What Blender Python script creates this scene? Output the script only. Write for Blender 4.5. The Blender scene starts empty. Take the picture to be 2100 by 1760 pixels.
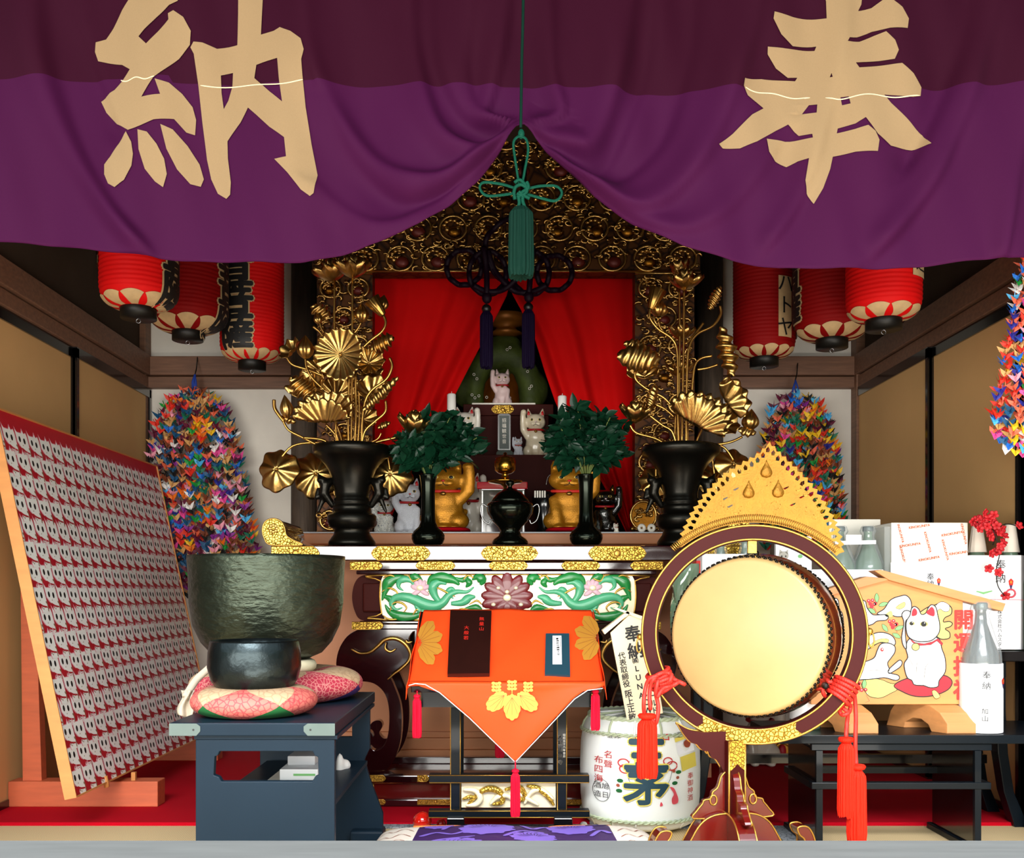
import bpy, bmesh, math, random
import numpy as np
from mathutils import Vector, Matrix, noise
from mathutils.geometry import tessellate_polygon
R = math.radians
pi = math.pi
random.seed(7)
SC = bpy.context.scene
COL = SC.collection
# ---------------------------------------------------------------- camera
F, VX, VY, EYE = 2000.0, 1030.0, 1215.0, 0.80      # focal length in pixels of a 2100x1760 frame, eye level above the tatami
cam = bpy.data.cameras.new('camera')
cam.sensor_fit = 'HORIZONTAL'; cam.sensor_width = 36; cam.lens = F / 2100 * 36
cam.shift_x = (1050 - VX) / 2100; cam.shift_y = (VY - 880) / 2100
cam.clip_start = 0.02
co = bpy.data.objects.new('camera', cam); COL.objects.link(co)
co.location = (0, 0, EYE); co.rotation_euler = (pi / 2, 0, 0)
SC.camera = co
SC.view_settings.view_transform = 'Standard'; SC.view_settings.look = 'None'
SC.view_settings.gamma = 1; SC.view_settings.use_curve_mapping = False
SC.view_settings.exposure = 0.5
SC.cycles.max_bounces = 7; SC.cycles.diffuse_bounces = 3; SC.cycles.glossy_bounces = 3
SC.cycles.transparent_max_bounces = 8; SC.cycles.transmission_bounces = 4
SC.cycles.caustics_reflective = False; SC.cycles.caustics_refractive = False
SC.cycles.sample_clamp_indirect = 4
# ---------------------------------------------------------------- daylight
W = bpy.data.worlds.new('sky'); SC.world = W; W.use_nodes = True
nt = W.node_tree; N = nt.nodes; L = nt.links
for n in list(N): N.remove(n)
wo = N.new('ShaderNodeOutputWorld'); wb = N.new('ShaderNodeBackground'); L.new(wb.outputs[0], wo.inputs[0])
tc = N.new('ShaderNodeTexCoord'); sp = N.new('ShaderNodeSeparateXYZ'); L.new(tc.outputs['Generated'], sp.inputs[0])
nz = N.new('ShaderNodeTexNoise'); nz.inputs['Scale'].default_value = 9; nz.inputs['Detail'].default_value = 6
L.new(tc.outputs['Generated'], nz.inputs['Vector'])
ad = N.new('ShaderNodeMath'); ad.operation = 'MULTIPLY_ADD'; ad.inputs[1].default_value = 0.5; L.new(nz.outputs[0], ad.inputs[0]); L.new(sp.outputs[2], ad.inputs[2])
cr = N.new('ShaderNodeValToRGB'); L.new(ad.outputs[0], cr.inputs[0])
e = cr.color_ramp.elements
e[0].position = 0.26; e[0].color = (0.34, 0.32, 0.29, 1)      # gravel court
e[1].position = 0.60; e[1].color = (0.80, 0.93, 1.0, 1)       # sky
for p_, c_ in ((0.285, (0.10, 0.16, 0.08, 1)), (0.46, (0.12, 0.2, 0.10, 1)), (0.50, (0.7, 0.85, 0.9, 1))):   # trees
    k = e.new(p_); k.color = c_
L.new(cr.outputs[0], wb.inputs[0]); wb.inputs[1].default_value = 1.4
def area(name, loc, target, sx, sy, power, col, spread=180):
    l = bpy.data.lights.new(name, 'AREA'); l.shape = 'RECTANGLE'; l.size = sx; l.size_y = sy; l.energy = power; l.color = col
    l.spread = R(spread)
    o = bpy.data.objects.new(name, l); COL.objects.link(o); o.location = loc
    o.rotation_euler = (Vector(target) - Vector(loc)).to_track_quat('-Z', 'Y').to_euler()
    return o
area('daylight_from_court', (-0.8, -3.0, 0.85), (0.0, 4.0, 0.9), 9.0, 1.5, 440, (1.0, 0.97, 0.92))
area('floor_fill_lamp', (0.3, 0.0, 2.3), (0.3, 2.3, -0.9), 4.2, 0.8, 78, (0.97, 0.98, 1.0), 72)  # added fill lamp above the camera, brightens the floor and low fronts
area('sunlit_ground_glow', (0.6, 0.3, -0.55), (0.35, 3.2, 0.6), 3.2, 1.0, 45, (1.0, 0.95, 0.86), 120)
# ---------------------------------------------------------------- helpers
def P(px, py, d): return Vector(((px - VX) * d / F, d, EYE + (VY - py) * d / F))
def S(h):
    h = h.lstrip('#'); c = [int(h[i:i + 2], 16) / 255 for i in (0, 2, 4)]
    return tuple((x / 12.92 if x <= 0.04045 else ((x + 0.055) / 1.055) ** 2.4) for x in c) + (1,)
MATS = {}
def mat(name, col, rough=0.5, metal=0.0, var=0.12, vs=8.0, bump=0.0, bs=60.0, col2=None, coat=0.0, kind='noise', alpha=1.0, trans=0.0, emit=0.0, stretch=None, sheen=0.0):
    m = bpy.data.materials.new(name); m.use_nodes = True; t = m.node_tree; n = t.nodes; l = t.links
    b = n['Principled BSDF']; b.inputs['Roughness'].default_value = rough; b.inputs['Metallic'].default_value = metal
    b.inputs['Coat Weight'].default_value = coat; b.inputs['Coat Roughness'].default_value = 0.06
    b.inputs['Alpha'].default_value = alpha; b.inputs['Transmission Weight'].default_value = trans
    b.inputs['Sheen Weight'].default_value = sheen
    c = S(col); c2 = S(col2) if col2 else tuple(x * (1 - var) for x in c[:3]) + (1,)
    tcn = n.new('ShaderNodeTexCoord'); mp = n.new('ShaderNodeMapping'); l.new(tcn.outputs['Object'], mp.inputs[0])
    if stretch: mp.inputs['Scale'].default_value = stretch
    if kind == 'noise':
        tx = n.new('ShaderNodeTexNoise'); tx.inputs['Scale'].default_value = vs; tx.inputs['Detail'].default_value = 5; out = tx.outputs[0]
    elif kind == 'voronoi':
        tx = n.new('ShaderNodeTexVoronoi'); tx.feature = 'DISTANCE_TO_EDGE'; tx.inputs['Scale'].default_value = vs; out = tx.outputs[0]
    elif kind == 'wave':
        tx = n.new('ShaderNodeTexWave'); tx.inputs['Scale'].default_value = vs; tx.inputs['Distortion'].default_value = 1.5; tx.inputs['Detail'].default_value = 2; out = tx.outputs[0]
    elif kind == 'weave':
        tx = n.new('ShaderNodeTexBrick'); tx.inputs['Scale'].default_value = vs; out = tx.outputs['Fac']
        tx.inputs['Mortar Size'].default_value = 0.03; tx.inputs['Row Height'].default_value = .12; tx.inputs['Brick Width'].default_value = .3
    l.new(mp.outputs[0], tx.inputs['Vector'])
    rp = n.new('ShaderNodeValToRGB'); l.new(out, rp.inputs[0]); lo, hi = (0.3, 0.7) if kind == 'noise' else ((0.0, 0.12) if kind == 'voronoi' else (0, 1))
    rp.color_ramp.elements[0].position = lo; rp.color_ramp.elements[0].color = c2
    rp.color_ramp.elements[1].position = hi; rp.color_ramp.elements[1].color = c
    l.new(rp.outputs[0], b.inputs['Base Color'])
    if emit:
        l.new(rp.outputs[0], b.inputs['Emission Color']); b.inputs['Emission Strength'].default_value = emit
    if bump:
        if kind == 'noise':
            bt = n.new('ShaderNodeTexNoise'); bt.inputs['Scale'].default_value = bs; bt.inputs['Detail'].default_value = 3
            l.new(mp.outputs[0], bt.inputs['Vector']); bo = bt.outputs[0]
        else: bo = rp.outputs[0]
        bm_ = n.new('ShaderNodeBump'); bm_.inputs['Strength'].default_value = bump; bm_.inputs['Distance'].default_value = 0.006
        l.new(bo, bm_.inputs['Height']); l.new(bm_.outputs[0], b.inputs['Normal'])
    MATS[name] = m; return m
class MB:
    """collects shapes and links them as ONE mesh object"""
    def __init__(s, m='white'): s.v = []; s.f = []; s.mi = []; s.sm = []; s.mats = []; s.use(m)
    def use(s, m):
        if m not in s.mats: s.mats.append(m)
        s.c = s.mats.index(m); return s
    def add(s, vs, fs, smooth=False, M=None):
        b = len(s.v)
        if M is not None: vs = [M @ Vector(v) for v in vs]
        s.v.extend([tuple(v) for v in vs]); s.f.extend([tuple(i + b for i in f) for f in fs])
        s.mi.extend([s.c] * len(fs)); s.sm.extend([smooth] * len(fs)); return s
    def box(s, x0, x1, y0, y1, z0, z1, M=None):
        v = [(x, y, z) for x in (x0, x1) for y in (y0, y1) for z in (z0, z1)]
        return s.add(v, [(0, 1, 3, 2), (4, 6, 7, 5), (0, 4, 5, 1), (2, 3, 7, 6), (0, 2, 6, 4), (1, 5, 7, 3)], False, M)
    def hexa(s, a, b):   # two quads (lists of 4 points)
        return s.add(list(a) + list(b), [(0, 3, 2, 1), (4, 5, 6, 7), (0, 1, 5, 4), (1, 2, 6, 5), (2, 3, 7, 6), (3, 0, 4, 7)])
    def grid(s, fn, nu, nv, smooth=True, cu=False, cv=False, M=None):
        mu = nu if cu else nu + 1; mv = nv if cv else nv + 1
        v = [fn(i / nu, j / nv) for i in range(mu) for j in range(mv)]
        f = [(i * mv + j, ((i + 1) % mu) * mv + j, ((i + 1) % mu) * mv + (j + 1) % mv, i * mv + (j + 1) % mv) for i in range(nu) for j in range(nv)]
        return s.add(v, f, smooth, M)
    def lathe(s, prof, n=32, M=None, smooth=True, cap=True):
        v = [(r * math.cos(2 * pi * i / n), r * math.sin(2 * pi * i / n), z) for i in range(n) for r, z in prof]; k = len(prof)
        f = [(i * k + j, ((i + 1) % n) * k + j, ((i + 1) % n) * k + j + 1, i * k + j + 1) for i in range(n) for j in range(k - 1)]
        if cap:
            if prof[0][0] > 1e-5: f.append(tuple(i * k for i in range(n))[::-1])
            if prof[-1][0] > 1e-5: f.append(tuple(i * k + k - 1 for i in range(n)))
        return s.add(v, f, smooth, M)
    def tube(s, pts, r, n=8, closed=False, flat=1.0, up=None):
        pts = [Vector(p) for p in pts]; k = len(pts); v = []; nrm = None
        for i, p in enumerate(pts):
            if closed: t = pts[(i + 1) % k] - pts[i - 1]
            else: t = pts[min(i + 1, k - 1)] - pts[max(i - 1, 0)]
            if t.length < 1e-9: t = Vector((0, 0, 1))
            t.normalize()
            if up is not None: a = Vector(up) - t * Vector(up).dot(t)
            elif nrm is None:
                a = t.orthogonal()
            else: a = nrm - t * nrm.dot(t)
            if a.length < 1e-6: a = t.orthogonal()
            nrm = a.normalized(); b = t.cross(nrm); rr = r[i] if hasattr(r, '__len__') else r
            for j in range(n):
                q = 2 * pi * j / n; v.append(p + nrm * math.cos(q) * rr * flat + b * math.sin(q) * rr)
        f = [(i * n + j, i * n + (j + 1) % n, ((i + 1) % k) * n + (j + 1) % n, ((i + 1) % k) * n + j) for i in range(k if closed else k - 1) for j in range(n)]
        if not closed: f.append(tuple(range(n))[::-1]); f.append(tuple((k - 1) * n + j for j in range(n)))
        return s.add(v, f, True)
    def ball(s, c, r, n=12, M=None):
        c = Vector(c); r = (r, r, r) if not hasattr(r, '__len__') else r; m = max(5, n // 2 + 1)
        def fn(u, w):
            a = 2 * pi * u; b = pi * (w - .5); return (c.x + r[0] * math.cos(b) * math.cos(a), c.y + r[1] * math.cos(b) * math.sin(a), c.z + r[2] * math.sin(b))
        return s.grid(fn, n, m, cu=True, M=M)
    def poly(s, loops, fr, z0=0.0, z1=None, smooth=False):
        """2D outline with holes in the plane fr (a function x,y,h -> point), extruded from z0 to z1"""
        if not hasattr(loops[0][0], '__len__'): loops = [loops]
        tri = tessellate_polygon([[Vector((p[0], p[1], 0)) for p in lp] for lp in loops])
        fl = [p for lp in loops for p in lp]; n = len(fl)
        if z1 is None: return s.add([fr(p[0], p[1], z0) for p in fl], tri, smooth)
        v = [fr(p[0], p[1], z1) for p in fl] + [fr(p[0], p[1], z0) for p in fl]
        f = [tuple(t) for t in tri] + [tuple(i + n for i in t[::-1]) for t in tri]; b = 0
        for lp in loops:
            k = len(lp)
            for i in range(k): f.append((b + i, b + (i + 1) % k, n + b + (i + 1) % k, n + b + i))
            b += k
        return s.add(v, f, smooth)
    def line(s, pts, w, fr, h=0.0):
        """painted stroke of width w"""
        pts = [Vector((p[0], p[1])) for p in pts]; k = len(pts); v = []
        for i in range(k):
            t = pts[min(i + 1, k - 1)] - pts[max(i - 1, 0)]; t = t.normalized() if t.length else Vector((1, 0)); q = Vector((-t.y, t.x)) * w / 2
            if i in (0, k - 1): q *= 0.5
            v += [fr(*(pts[i] + q), h), fr(*(pts[i] - q), h)]
        return s.add(v, [(2 * i, 2 * i + 1, 2 * i + 3, 2 * i + 2) for i in range(k - 1)])
    def text(s, txt, size, fr, x=0, y=0, bold=0.0, h=0.0, rot=0.0, sx=1.0, cut=None, vertical=False, pitch=1.05):
        if vertical:
            for i, ch in enumerate(txt): s.text(ch, size, fr, x, y - i * size * pitch, bold, h, rot, sx, cut)
            return s
        v, f = glyphs(txt, size, bold, cut)
        c, q = math.cos(rot), math.sin(rot)
        n9 = len(v) // 9 if bold else len(v) + 1
        return s.add([fr(x + (a * c * sx - b * q), y + (a * q * sx + b * c), h + 6e-5 * (i // n9)) for i, (a, b) in enumerate(v)], f)
    def raw(s, geo, M=None, smooth=True): return s.add(geo[0], geo[1], smooth, M)
    def build(s, name, parent=None, label=None, cat=None, group=None, kind=None, bevel=0, solid=0, subsurf=0, origin=None, auto=False):
        o = Vector((0, 0, 0))
        pr = parent
        while pr is not None: o = o + pr.location; pr = pr.parent
        if parent is None and origin is not None: o = Vector(origin)
        elif parent is None and kind != 'structure' and kind != 'stuff':
            a = np.array(s.v); lo, hi = a.min(0), a.max(0); o = Vector(((lo[0] + hi[0]) / 2, (lo[1] + hi[1]) / 2, lo[2]))
        me = bpy.data.meshes.new(name); me.from_pydata([(x - o.x, y - o.y, z - o.z) for x, y, z in s.v], [], s.f)
        for m in s.mats: me.materials.append(MATS[m])
        me.polygons.foreach_set('material_index', s.mi); me.polygons.foreach_set('use_smooth', s.sm)
        b = bmesh.new(); b.from_mesh(me); bmesh.ops.recalc_face_normals(b, faces=b.faces); b.to_mesh(me); b.free(); me.update()
        ob = bpy.data.objects.new(name, me); COL.objects.link(ob)
        if parent is None: ob.location = o
        else: ob.parent = parent
        if bevel:
            q = ob.modifiers.new('bevel', 'BEVEL'); q.width = bevel; q.segments = 2; q.limit_method = 'ANGLE'; q.angle_limit = R(40); q.harden_normals = False
        if solid:
            q = ob.modifiers.new('solid', 'SOLIDIFY'); q.thickness = solid; q.offset = 0
        if subsurf:
            q = ob.modifiers.new('sub', 'SUBSURF'); q.levels = subsurf; q.render_levels = subsurf
        return tag(ob, label, cat, group, kind)
def tag(o, label=None, cat=None, group=None, kind=None):
    for k, v in (('label', label), ('category', cat), ('group', group), ('kind', kind)):
        if v: o[k] = v
    return o
def thing(name, loc, label, cat, group=None, rz=0):
    o = bpy.data.objects.new(name, None); COL.objects.link(o); o.location = loc; o.rotation_euler = (0, 0, rz); o.empty_display_size = .05
    return tag(o, label, cat, group)
def kids(o): return [c for c in CH.get(o.name, [])]
def dup(root, loc=None, rz=None, label=None, group=None, scale=None):
    def cp(o, p):
        c = o.copy(); COL.objects.link(c); c.parent = p
        for ch in o.children: cp(ch, c)
        return c
    r = cp(root, None)
    if loc is not None: r.location = loc
    if rz is not None: r.rotation_euler = (0, 0, rz)
    if scale: r.scale = (scale,) * 3
    if label: r['label'] = label
    if group: r['group'] = group
    return r
GC = {}
def cutgrid(v, f, step):
    b = bmesh.new(); vs = [b.verts.new((x, y, 0)) for x, y in v]
    for q in f:
        try: b.faces.new([vs[i] for i in q])
        except ValueError: pass
    xs = [p[0] for p in v]; ys = [p[1] for p in v]
    for ax, lo, hi in ((0, min(xs), max(xs)), (1, min(ys), max(ys))):
        k = math.ceil(lo / step)
        while k * step < hi:
            c = [0, 0, 0]; c[ax] = k * step; nn = [0, 0, 0]; nn[ax] = 1
            bmesh.ops.bisect_plane(b, geom=b.verts[:] + b.edges[:] + b.faces[:], plane_co=c, plane_no=nn, dist=1e-7); k += 1
    b.verts.index_update()
    r = [(w.co.x, w.co.y) for w in b.verts], [tuple(w.index for w in q.verts) for q in b.faces]; b.free(); return r
def glyphs(txt, size, bold=0.0, cut=None):
    key = (txt, size, bold, cut)
    if key in GC: return GC[key]
    cu = bpy.data.curves.new('g', 'FONT'); cu.body = txt; cu.size = size; cu.align_x = 'CENTER'; cu.align_y = 'CENTER'; cu.resolution_u = 2
    o = bpy.data.objects.new('g', cu); COL.objects.link(o); bpy.context.view_layer.update()
    me = bpy.data.meshes.new_from_object(o.evaluated_get(bpy.context.evaluated_depsgraph_get()))
    v = [(q.co.x, q.co.y) for q in me.vertices]; f = [tuple(q.vertices) for q in me.polygons]
    bpy.data.objects.remove(o); bpy.data.curves.remove(cu); bpy.data.meshes.remove(me)
    if cut: v, f = cutgrid(v, f, cut)
    if bold:       # brush weight: the outline repeated a little way out in every direction
        n0 = len(v); v0, f0 = list(v), list(f)
        for k in range(8): a = k * pi / 4; v = v + [(x + bold * math.cos(a), y + bold * math.sin(a)) for x, y in v0]; f = f + [tuple(i + n0 * (k + 1) for i in q) for q in f0]
    GC[key] = (v, f); return v, f
def evalgeo(me, mods):
    o = bpy.data.objects.new('t', me); COL.objects.link(o)
    for ty, kw in mods:
        q = o.modifiers.new('m', ty)
        for k, v in kw.items(): setattr(q, k, v)
    bpy.context.view_layer.update()
    r = bpy.data.meshes.new_from_object(o.evaluated_get(bpy.context.evaluated_depsgraph_get()))
    g = ([tuple(v.co) for v in r.vertices], [tuple(p.vertices) for p in r.polygons])
    bpy.data.objects.remove(o); bpy.data.meshes.remove(r); bpy.data.meshes.remove(me); return g
def blob(items, voxel, smooth=6):
    """union of ellipsoids (centre, radii[, rotation]) and tapered limbs ([(point, radius), ...]) grown into one skin"""
    m = MB()
    for it in items:
        if isinstance(it, list):
            for (a, ra), (b, rb) in zip(it, it[1:]):
                a = Vector(a); b = Vector(b); k = max(2, int((b - a).length / (min(ra, rb) * .5)))
                for i in range(k + 1): m.ball(a.lerp(b, i / k), ra + (rb - ra) * i / k, 10)
        else:
            c, r = it[0], it[1]; M = Matrix.Translation(c)
            if len(it) > 2: M = M @ it[2]
            m.ball((0, 0, 0), r, 14, M)
    me = bpy.data.meshes.new('b'); me.from_pydata(m.v, [], m.f)
    return evalgeo(me, [('REMESH', dict(mode='VOXEL', voxel_size=voxel)), ('SMOOTH', dict(factor=.5, iterations=smooth))])
def fr_wall(px, py, d, s=None):
    """upright plane facing the camera side; x right, y up, h towards the viewer"""
    o = P(px, py, d); return lambda x, y, h=0: (o.x + x, o.y - h, o.z + y)
def fr_px(d):
    """upright plane at depth d measured off the drawing: pixel x, pixel y"""
    return lambda x, y, h=0: tuple(P(x, y, d) - Vector((0, h, 0)))
def fr_gen(o, U, V):
    o = Vector(o); U = Vector(U).normalized(); V = Vector(V).normalized(); Nn = U.cross(V)
    return lambda x, y, h=0: tuple(o + U * x + V * y + Nn * h)
def smoothp(pts, n=6, closed=False):
    """Catmull-Rom through the points"""
    k = len(pts); out = []; D = len(pts[0])
    for i in range(k if closed else k - 1):
        p = [pts[(i + j) % k] if closed else pts[min(max(i + j, 0), k - 1)] for j in (-1, 0, 1, 2)]
        for q in range(n):
            t = q / n
            out.append(tuple(0.5 * (2 * p[1][a] + (p[2][a] - p[0][a]) * t + (2 * p[0][a] - 5 * p[1][a] + 4 * p[2][a] - p[3][a]) * t * t + (3 * p[1][a] - p[0][a] - 3 * p[2][a] + p[3][a]) * t ** 3) for a in range(D)))
    if not closed: out.append(tuple(pts[-1]))
    return out
def circ(cx, cy, rx, ry=None, n=20, a0=0, a1=2 * pi):
    ry = ry or rx; full = abs(a1 - a0 - 2 * pi) < 1e-6; m = n if full else n + 1
    return [(cx + rx * math.cos(a0 + (a1 - a0) * i / n), cy + ry * math.sin(a0 + (a1 - a0) * i / n)) for i in range(m)]
# ---------------------------------------------------------------- materials
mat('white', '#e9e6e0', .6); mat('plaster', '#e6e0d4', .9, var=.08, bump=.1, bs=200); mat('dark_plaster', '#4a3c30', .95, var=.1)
mat('beam_wood', '#7c553c', .55, var=.35, vs=6, stretch=(1.2, 1.2, 14), bump=.15, bs=20); mat('beam_wood_h', '#805a44', .55, var=.35, vs=6, stretch=(1.2, 8, 14), bump=.1, bs=20)
mat('old_pillar', '#57483a', .75, var=.5, vs=9, stretch=(6, 6, .7), bump=.5, bs=14)
mat('fusuma', '#d2a66e', .75, var=.08, vs=3); mat('black_lacquer', '#0a0a0c', .18, coat=.5, var=.0)
mat('tatami', '#d3b98c', .8, kind='wave', vs=42, var=.22, bump=.3, stretch=(1, 3, 1)); mat('heri', '#8d9296', .8, kind='voronoi', vs=60, col2='#4a4f54')
mat('red_carpet', '#b00018', .9, var=.12, vs=4, bump=.15, bs=600)
mat('sill_wood', '#484a49', .7, var=.2, vs=10, stretch=(1, 8, 8)); mat('roof_wood', '#3a2c22', .9)
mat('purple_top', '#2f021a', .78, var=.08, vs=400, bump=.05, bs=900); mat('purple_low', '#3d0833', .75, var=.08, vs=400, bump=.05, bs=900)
mat('dye_white', '#977d5c', .85, var=.05, vs=300, bump=.05, bs=900); mat('seam', '#e6cfa8', .8)
mat('green_cord', '#0a4a38', .6, bump=.4, bs=300); mat('green_dark', '#062a20', .75, bump=.5, bs=40, stretch=(8, 8, .4))
mat('gold', '#c89a50', .3, 1.0, var=.25, vs=10, bump=.05, bs=60); mat('gold_leaf', '#c9a05c', .3, 1.0, var=.3, vs=14, bump=.12, bs=90)
mat('gold_dark', '#8a5a1c', .38, 1.0, var=.35, vs=20, bump=.2, bs=60); mat('gold_bright', '#cc9a44', .33, .85, var=.12, vs=20, bump=.15, bs=120)
mat('ring_lacquer', '#3c0b0a', .5, var=.12); mat('ink_lacquer', '#0a1218', .35, coat=.15, var=.1); mat('crest_gold', '#966512', .4, .6, var=.2, vs=26, bump=.35, bs=150); mat('gold_engraved', '#f0c450', .35, .7, kind='voronoi', vs=95, col2='#8f5f14', bump=.8); mat('carved_gold', '#8d5f22', .38, .9, kind='voronoi', vs=26, col2='#1d0a04', bump=1.0)
mat('carved_ground', '#55300f', .5, .6, kind='voronoi', vs=18, col2='#180703', bump=1.0); mat('carved_red', '#5a1408', .5, .3)
mat('red_cloth', '#c20303', .85, var=.12, vs=3, bump=.05, bs=700); mat('maroon', '#240508', .12, var=.1, coat=1.0); mat('maroon_dark', '#1c0507', .12, coat=.9)
mat('tablet_grey', '#46504c', .5); mat('old_cloth', '#b8ab98', .85, var=.15); mat('maroon_satin', '#3c0d06', .6, var=.3); mat('red_lacquer', '#5e0c08', .2, coat=.6, var=.15); mat('crimson_gloss', '#9a0a1c', .12, coat=1.0)
mat('bronze', '#23211c', .32, .85, var=.3, vs=6, bump=.05, bs=60); mat('bronze_gloss', '#1c2019', .16, .9, var=.3, vs=8)
mat('bowl_metal', '#3d4438', .36, .85, var=.35, vs=9, bump=.9, bs=26, stretch=(1, 1, 2.2)); mat('bowl_small', '#30383a', .3, .9, var=.4, vs=12, bump=.25, bs=45)
mat('brass', '#b98a35', .22, 1.0, var=.2); mat('chrome', '#8c8c8c', .25, 1.0); mat('black_iron', '#15130f', .45, .5)
mat('navy_lacquer', '#14232f', .42, var=.12, vs=5); mat('navy_edge', '#45566a', .35, coat=.3); mat('pewter', '#56635f', .4, .5, var=.15)
mat('ivory', '#e8e2d4', .35, var=.05, coat=.3); mat('cream_cat', '#d9ccb0', .3, var=.1, coat=.4); mat('rose_white', '#e0c4c0', .45, var=.08)
mat('black', '#060606', .4, var=0); mat('ear_red', '#c4121a', .35, coat=.3); mat('collar_red', '#a80c14', .5); mat('gold_paint', '#c8871c', .38, .55, var=.25, vs=18, bump=.25, bs=90)
mat('speckled_white', '#dfe2ea', .5, var=.25, vs=90, bump=.5, bs=90); mat('blue_print', '#d8d8cc', .4, kind='voronoi', vs=38, col2='#22335c'); mat('black_gloss', '#0a0907', .08, .6, coat=1, var=.2, bump=.3, bs=90)
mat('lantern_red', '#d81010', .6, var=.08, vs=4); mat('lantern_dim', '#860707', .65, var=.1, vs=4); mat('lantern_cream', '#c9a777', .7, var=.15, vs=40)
mat('orange_cloth', '#f2481a', .45, var=.06, vs=5, bump=.1, bs=30); mat('orange_gold', '#dd9a3a', .4, .35); mat('white_lining', '#f2eee8', .7)
mat('pale_wood', '#c68750', .5, var=.18, vs=7, stretch=(.6, 6, 10)); mat('board_wood', '#d28c4c', .5, var=.14, vs=5, stretch=(2, 2, 9)); mat('cedar', '#c8603a', .55, var=.2, vs=7, stretch=(1, 8, 8))
mat('plinth_wood', '#c07a4c', .5, var=.15, vs=4); mat('plaque', '#ecdcb8', .6, var=.06, vs=6); mat('ink', '#0c0b0b', .6, var=0); mat('ink_red', '#c01c1c', .6); mat('seal_red', '#d8281c', .5)
mat('print_red', '#c00f26', .5); mat('print_white', '#fbfbf6', .5, var=.03); mat('print_pink', '#f0a0b0', .5); mat('print_tan', '#9a7a5c', .6); mat('picture_yellow', '#f4d76a', .5); mat('leaf_green', '#7ac070', .5)
mat('tassel_red', '#d01030', .6, bump=.5, bs=40, stretch=(8, 8, .4)); mat('tassel_orange', '#d82410', .6, bump=.5, bs=40, stretch=(8, 8, .4)); mat('cord_red', '#e02a1c', .6, kind='wave', vs=60, var=.5, bump=.6)
mat('purple_cord', '#140412', .5, bump=.3, bs=200); mat('violet_tassel', '#100322', .7, bump=.5, bs=40, stretch=(8, 8, .4))
mat('skin', '#b08f5c', .36, var=.16, vs=5, bump=.05, bs=50); mat('drum_wood', '#5f2410', .2, coat=.8, var=.4, vs=8, stretch=(1, 1, 4)); mat('nail', '#1a140e', .35, .8)
mat('straw_white', '#eef0ea', .75, var=.06, vs=6, bump=.15, bs=24); mat('straw_green', '#b8c2a0', .8, var=.15); mat('paper', '#f4f4f6', .7, var=.03); mat('label_yellow', '#e8d45a', .6); mat('plastic_clear', '#dfe8ea', .15, alpha=.2, var=.05); mat('glass_dark', '#232b2e', .12, coat=1, trans=.2)
mat('glass_green', '#7f9c80', .12, coat=1, trans=.3); mat('grey_paper', '#b8b4a8', .7); mat('logo_orange', '#c8541e', .6); mat('flower_red', '#c0101c', .6, var=.3, vs=40)
mat('leaf_dark', '#0b301e', .42, var=.45, vs=60, coat=.1); mat('twig', '#5d6a30', .7); mat('moss_rock', '#465412', .7, var=.6, vs=14, bump=.8, bs=30); mat('old_gold', '#a8641a', .45, .5, var=.4, vs=14)
mat('brocade_pink', '#c4665a', .7, kind='voronoi', vs=62, col2='#a3303a'); mat('brocade_red', '#a82a40', .7, kind='voronoi', vs=80, col2='#d08a80'); mat('brocade_tan', '#b89a78', .7, kind='voronoi', vs=50, col2='#a08060'); mat('felt_green', '#0c5c26', .85); mat('satin_violet', '#34205e', .6); mat('rope_white', '#d8cfae', .85, var=.15, vs=40)
mat('purple_brocade', '#3a1a58', .6, var=.15); mat('lilac', '#8266cc', .55); mat('cushion_cream', '#f0e4d4', .7, var=.06); mat('russet', '#a0482c', .6); mat('piping_orange', '#f09048', .6)
mat('relief_green', '#1f8a3c', .35, coat=.4, var=.2, vs=20); mat('relief_jade', '#4cae7c', .4, coat=.3, var=.1, vs=20); mat('relief_cream', '#fff0c8', .3, .2, var=.05, coat=.5); mat('relief_red', '#741016', .4, coat=.3, var=.15); mat('relief_pink', '#e0b4c0', .45)
mat('ball_red', '#c81c12', .08, coat=1); mat('grey_box', '#c3c4c8', .7); mat('dark_void', '#0c0806', .9); mat('book_navy', '#123a48', .6, var=.1); mat('wood_plaque_dark', '#260c08', .35, coat=.4, var=.2, vs=6, stretch=(4, 4, 1)); mat('gourd_red', '#d84a58', .5)
PAPER = ['#e0301c', '#f07818', '#f4c41c', '#1c9a3c', '#1f6fd0', '#50b4e8', '#2a2a90', '#8a2a90', '#e84a9a', '#f4a0b4', '#f4f0ec', '#141414', '#7a3a1c', '#e86a4a', '#12507a', '#d4a060', '#600c30', '#0c6c50']
for i, c in enumerate(PAPER): mat('origami_%d' % i, c, .6, var=.05)

for nme in ('purple_top', 'purple_low', 'dye_white', 'red_cloth', 'red_carpet', 'tatami', 'fusuma', 'plaster', 'dark_plaster', 'roof_wood', 'dark_void', 'orange_cloth', 'leaf_dark', 'maroon_satin', 'green_dark', 'ring_lacquer', 'navy_lacquer', 'ink_lacquer', 'lantern_red', 'lantern_dim', 'tassel_orange', 'tassel_red', 'violet_tassel', 'purple_cord', 'green_cord'): MATS[nme].node_tree.nodes['Principled BSDF'].inputs['Specular IOR Level'].default_value = .12
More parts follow.
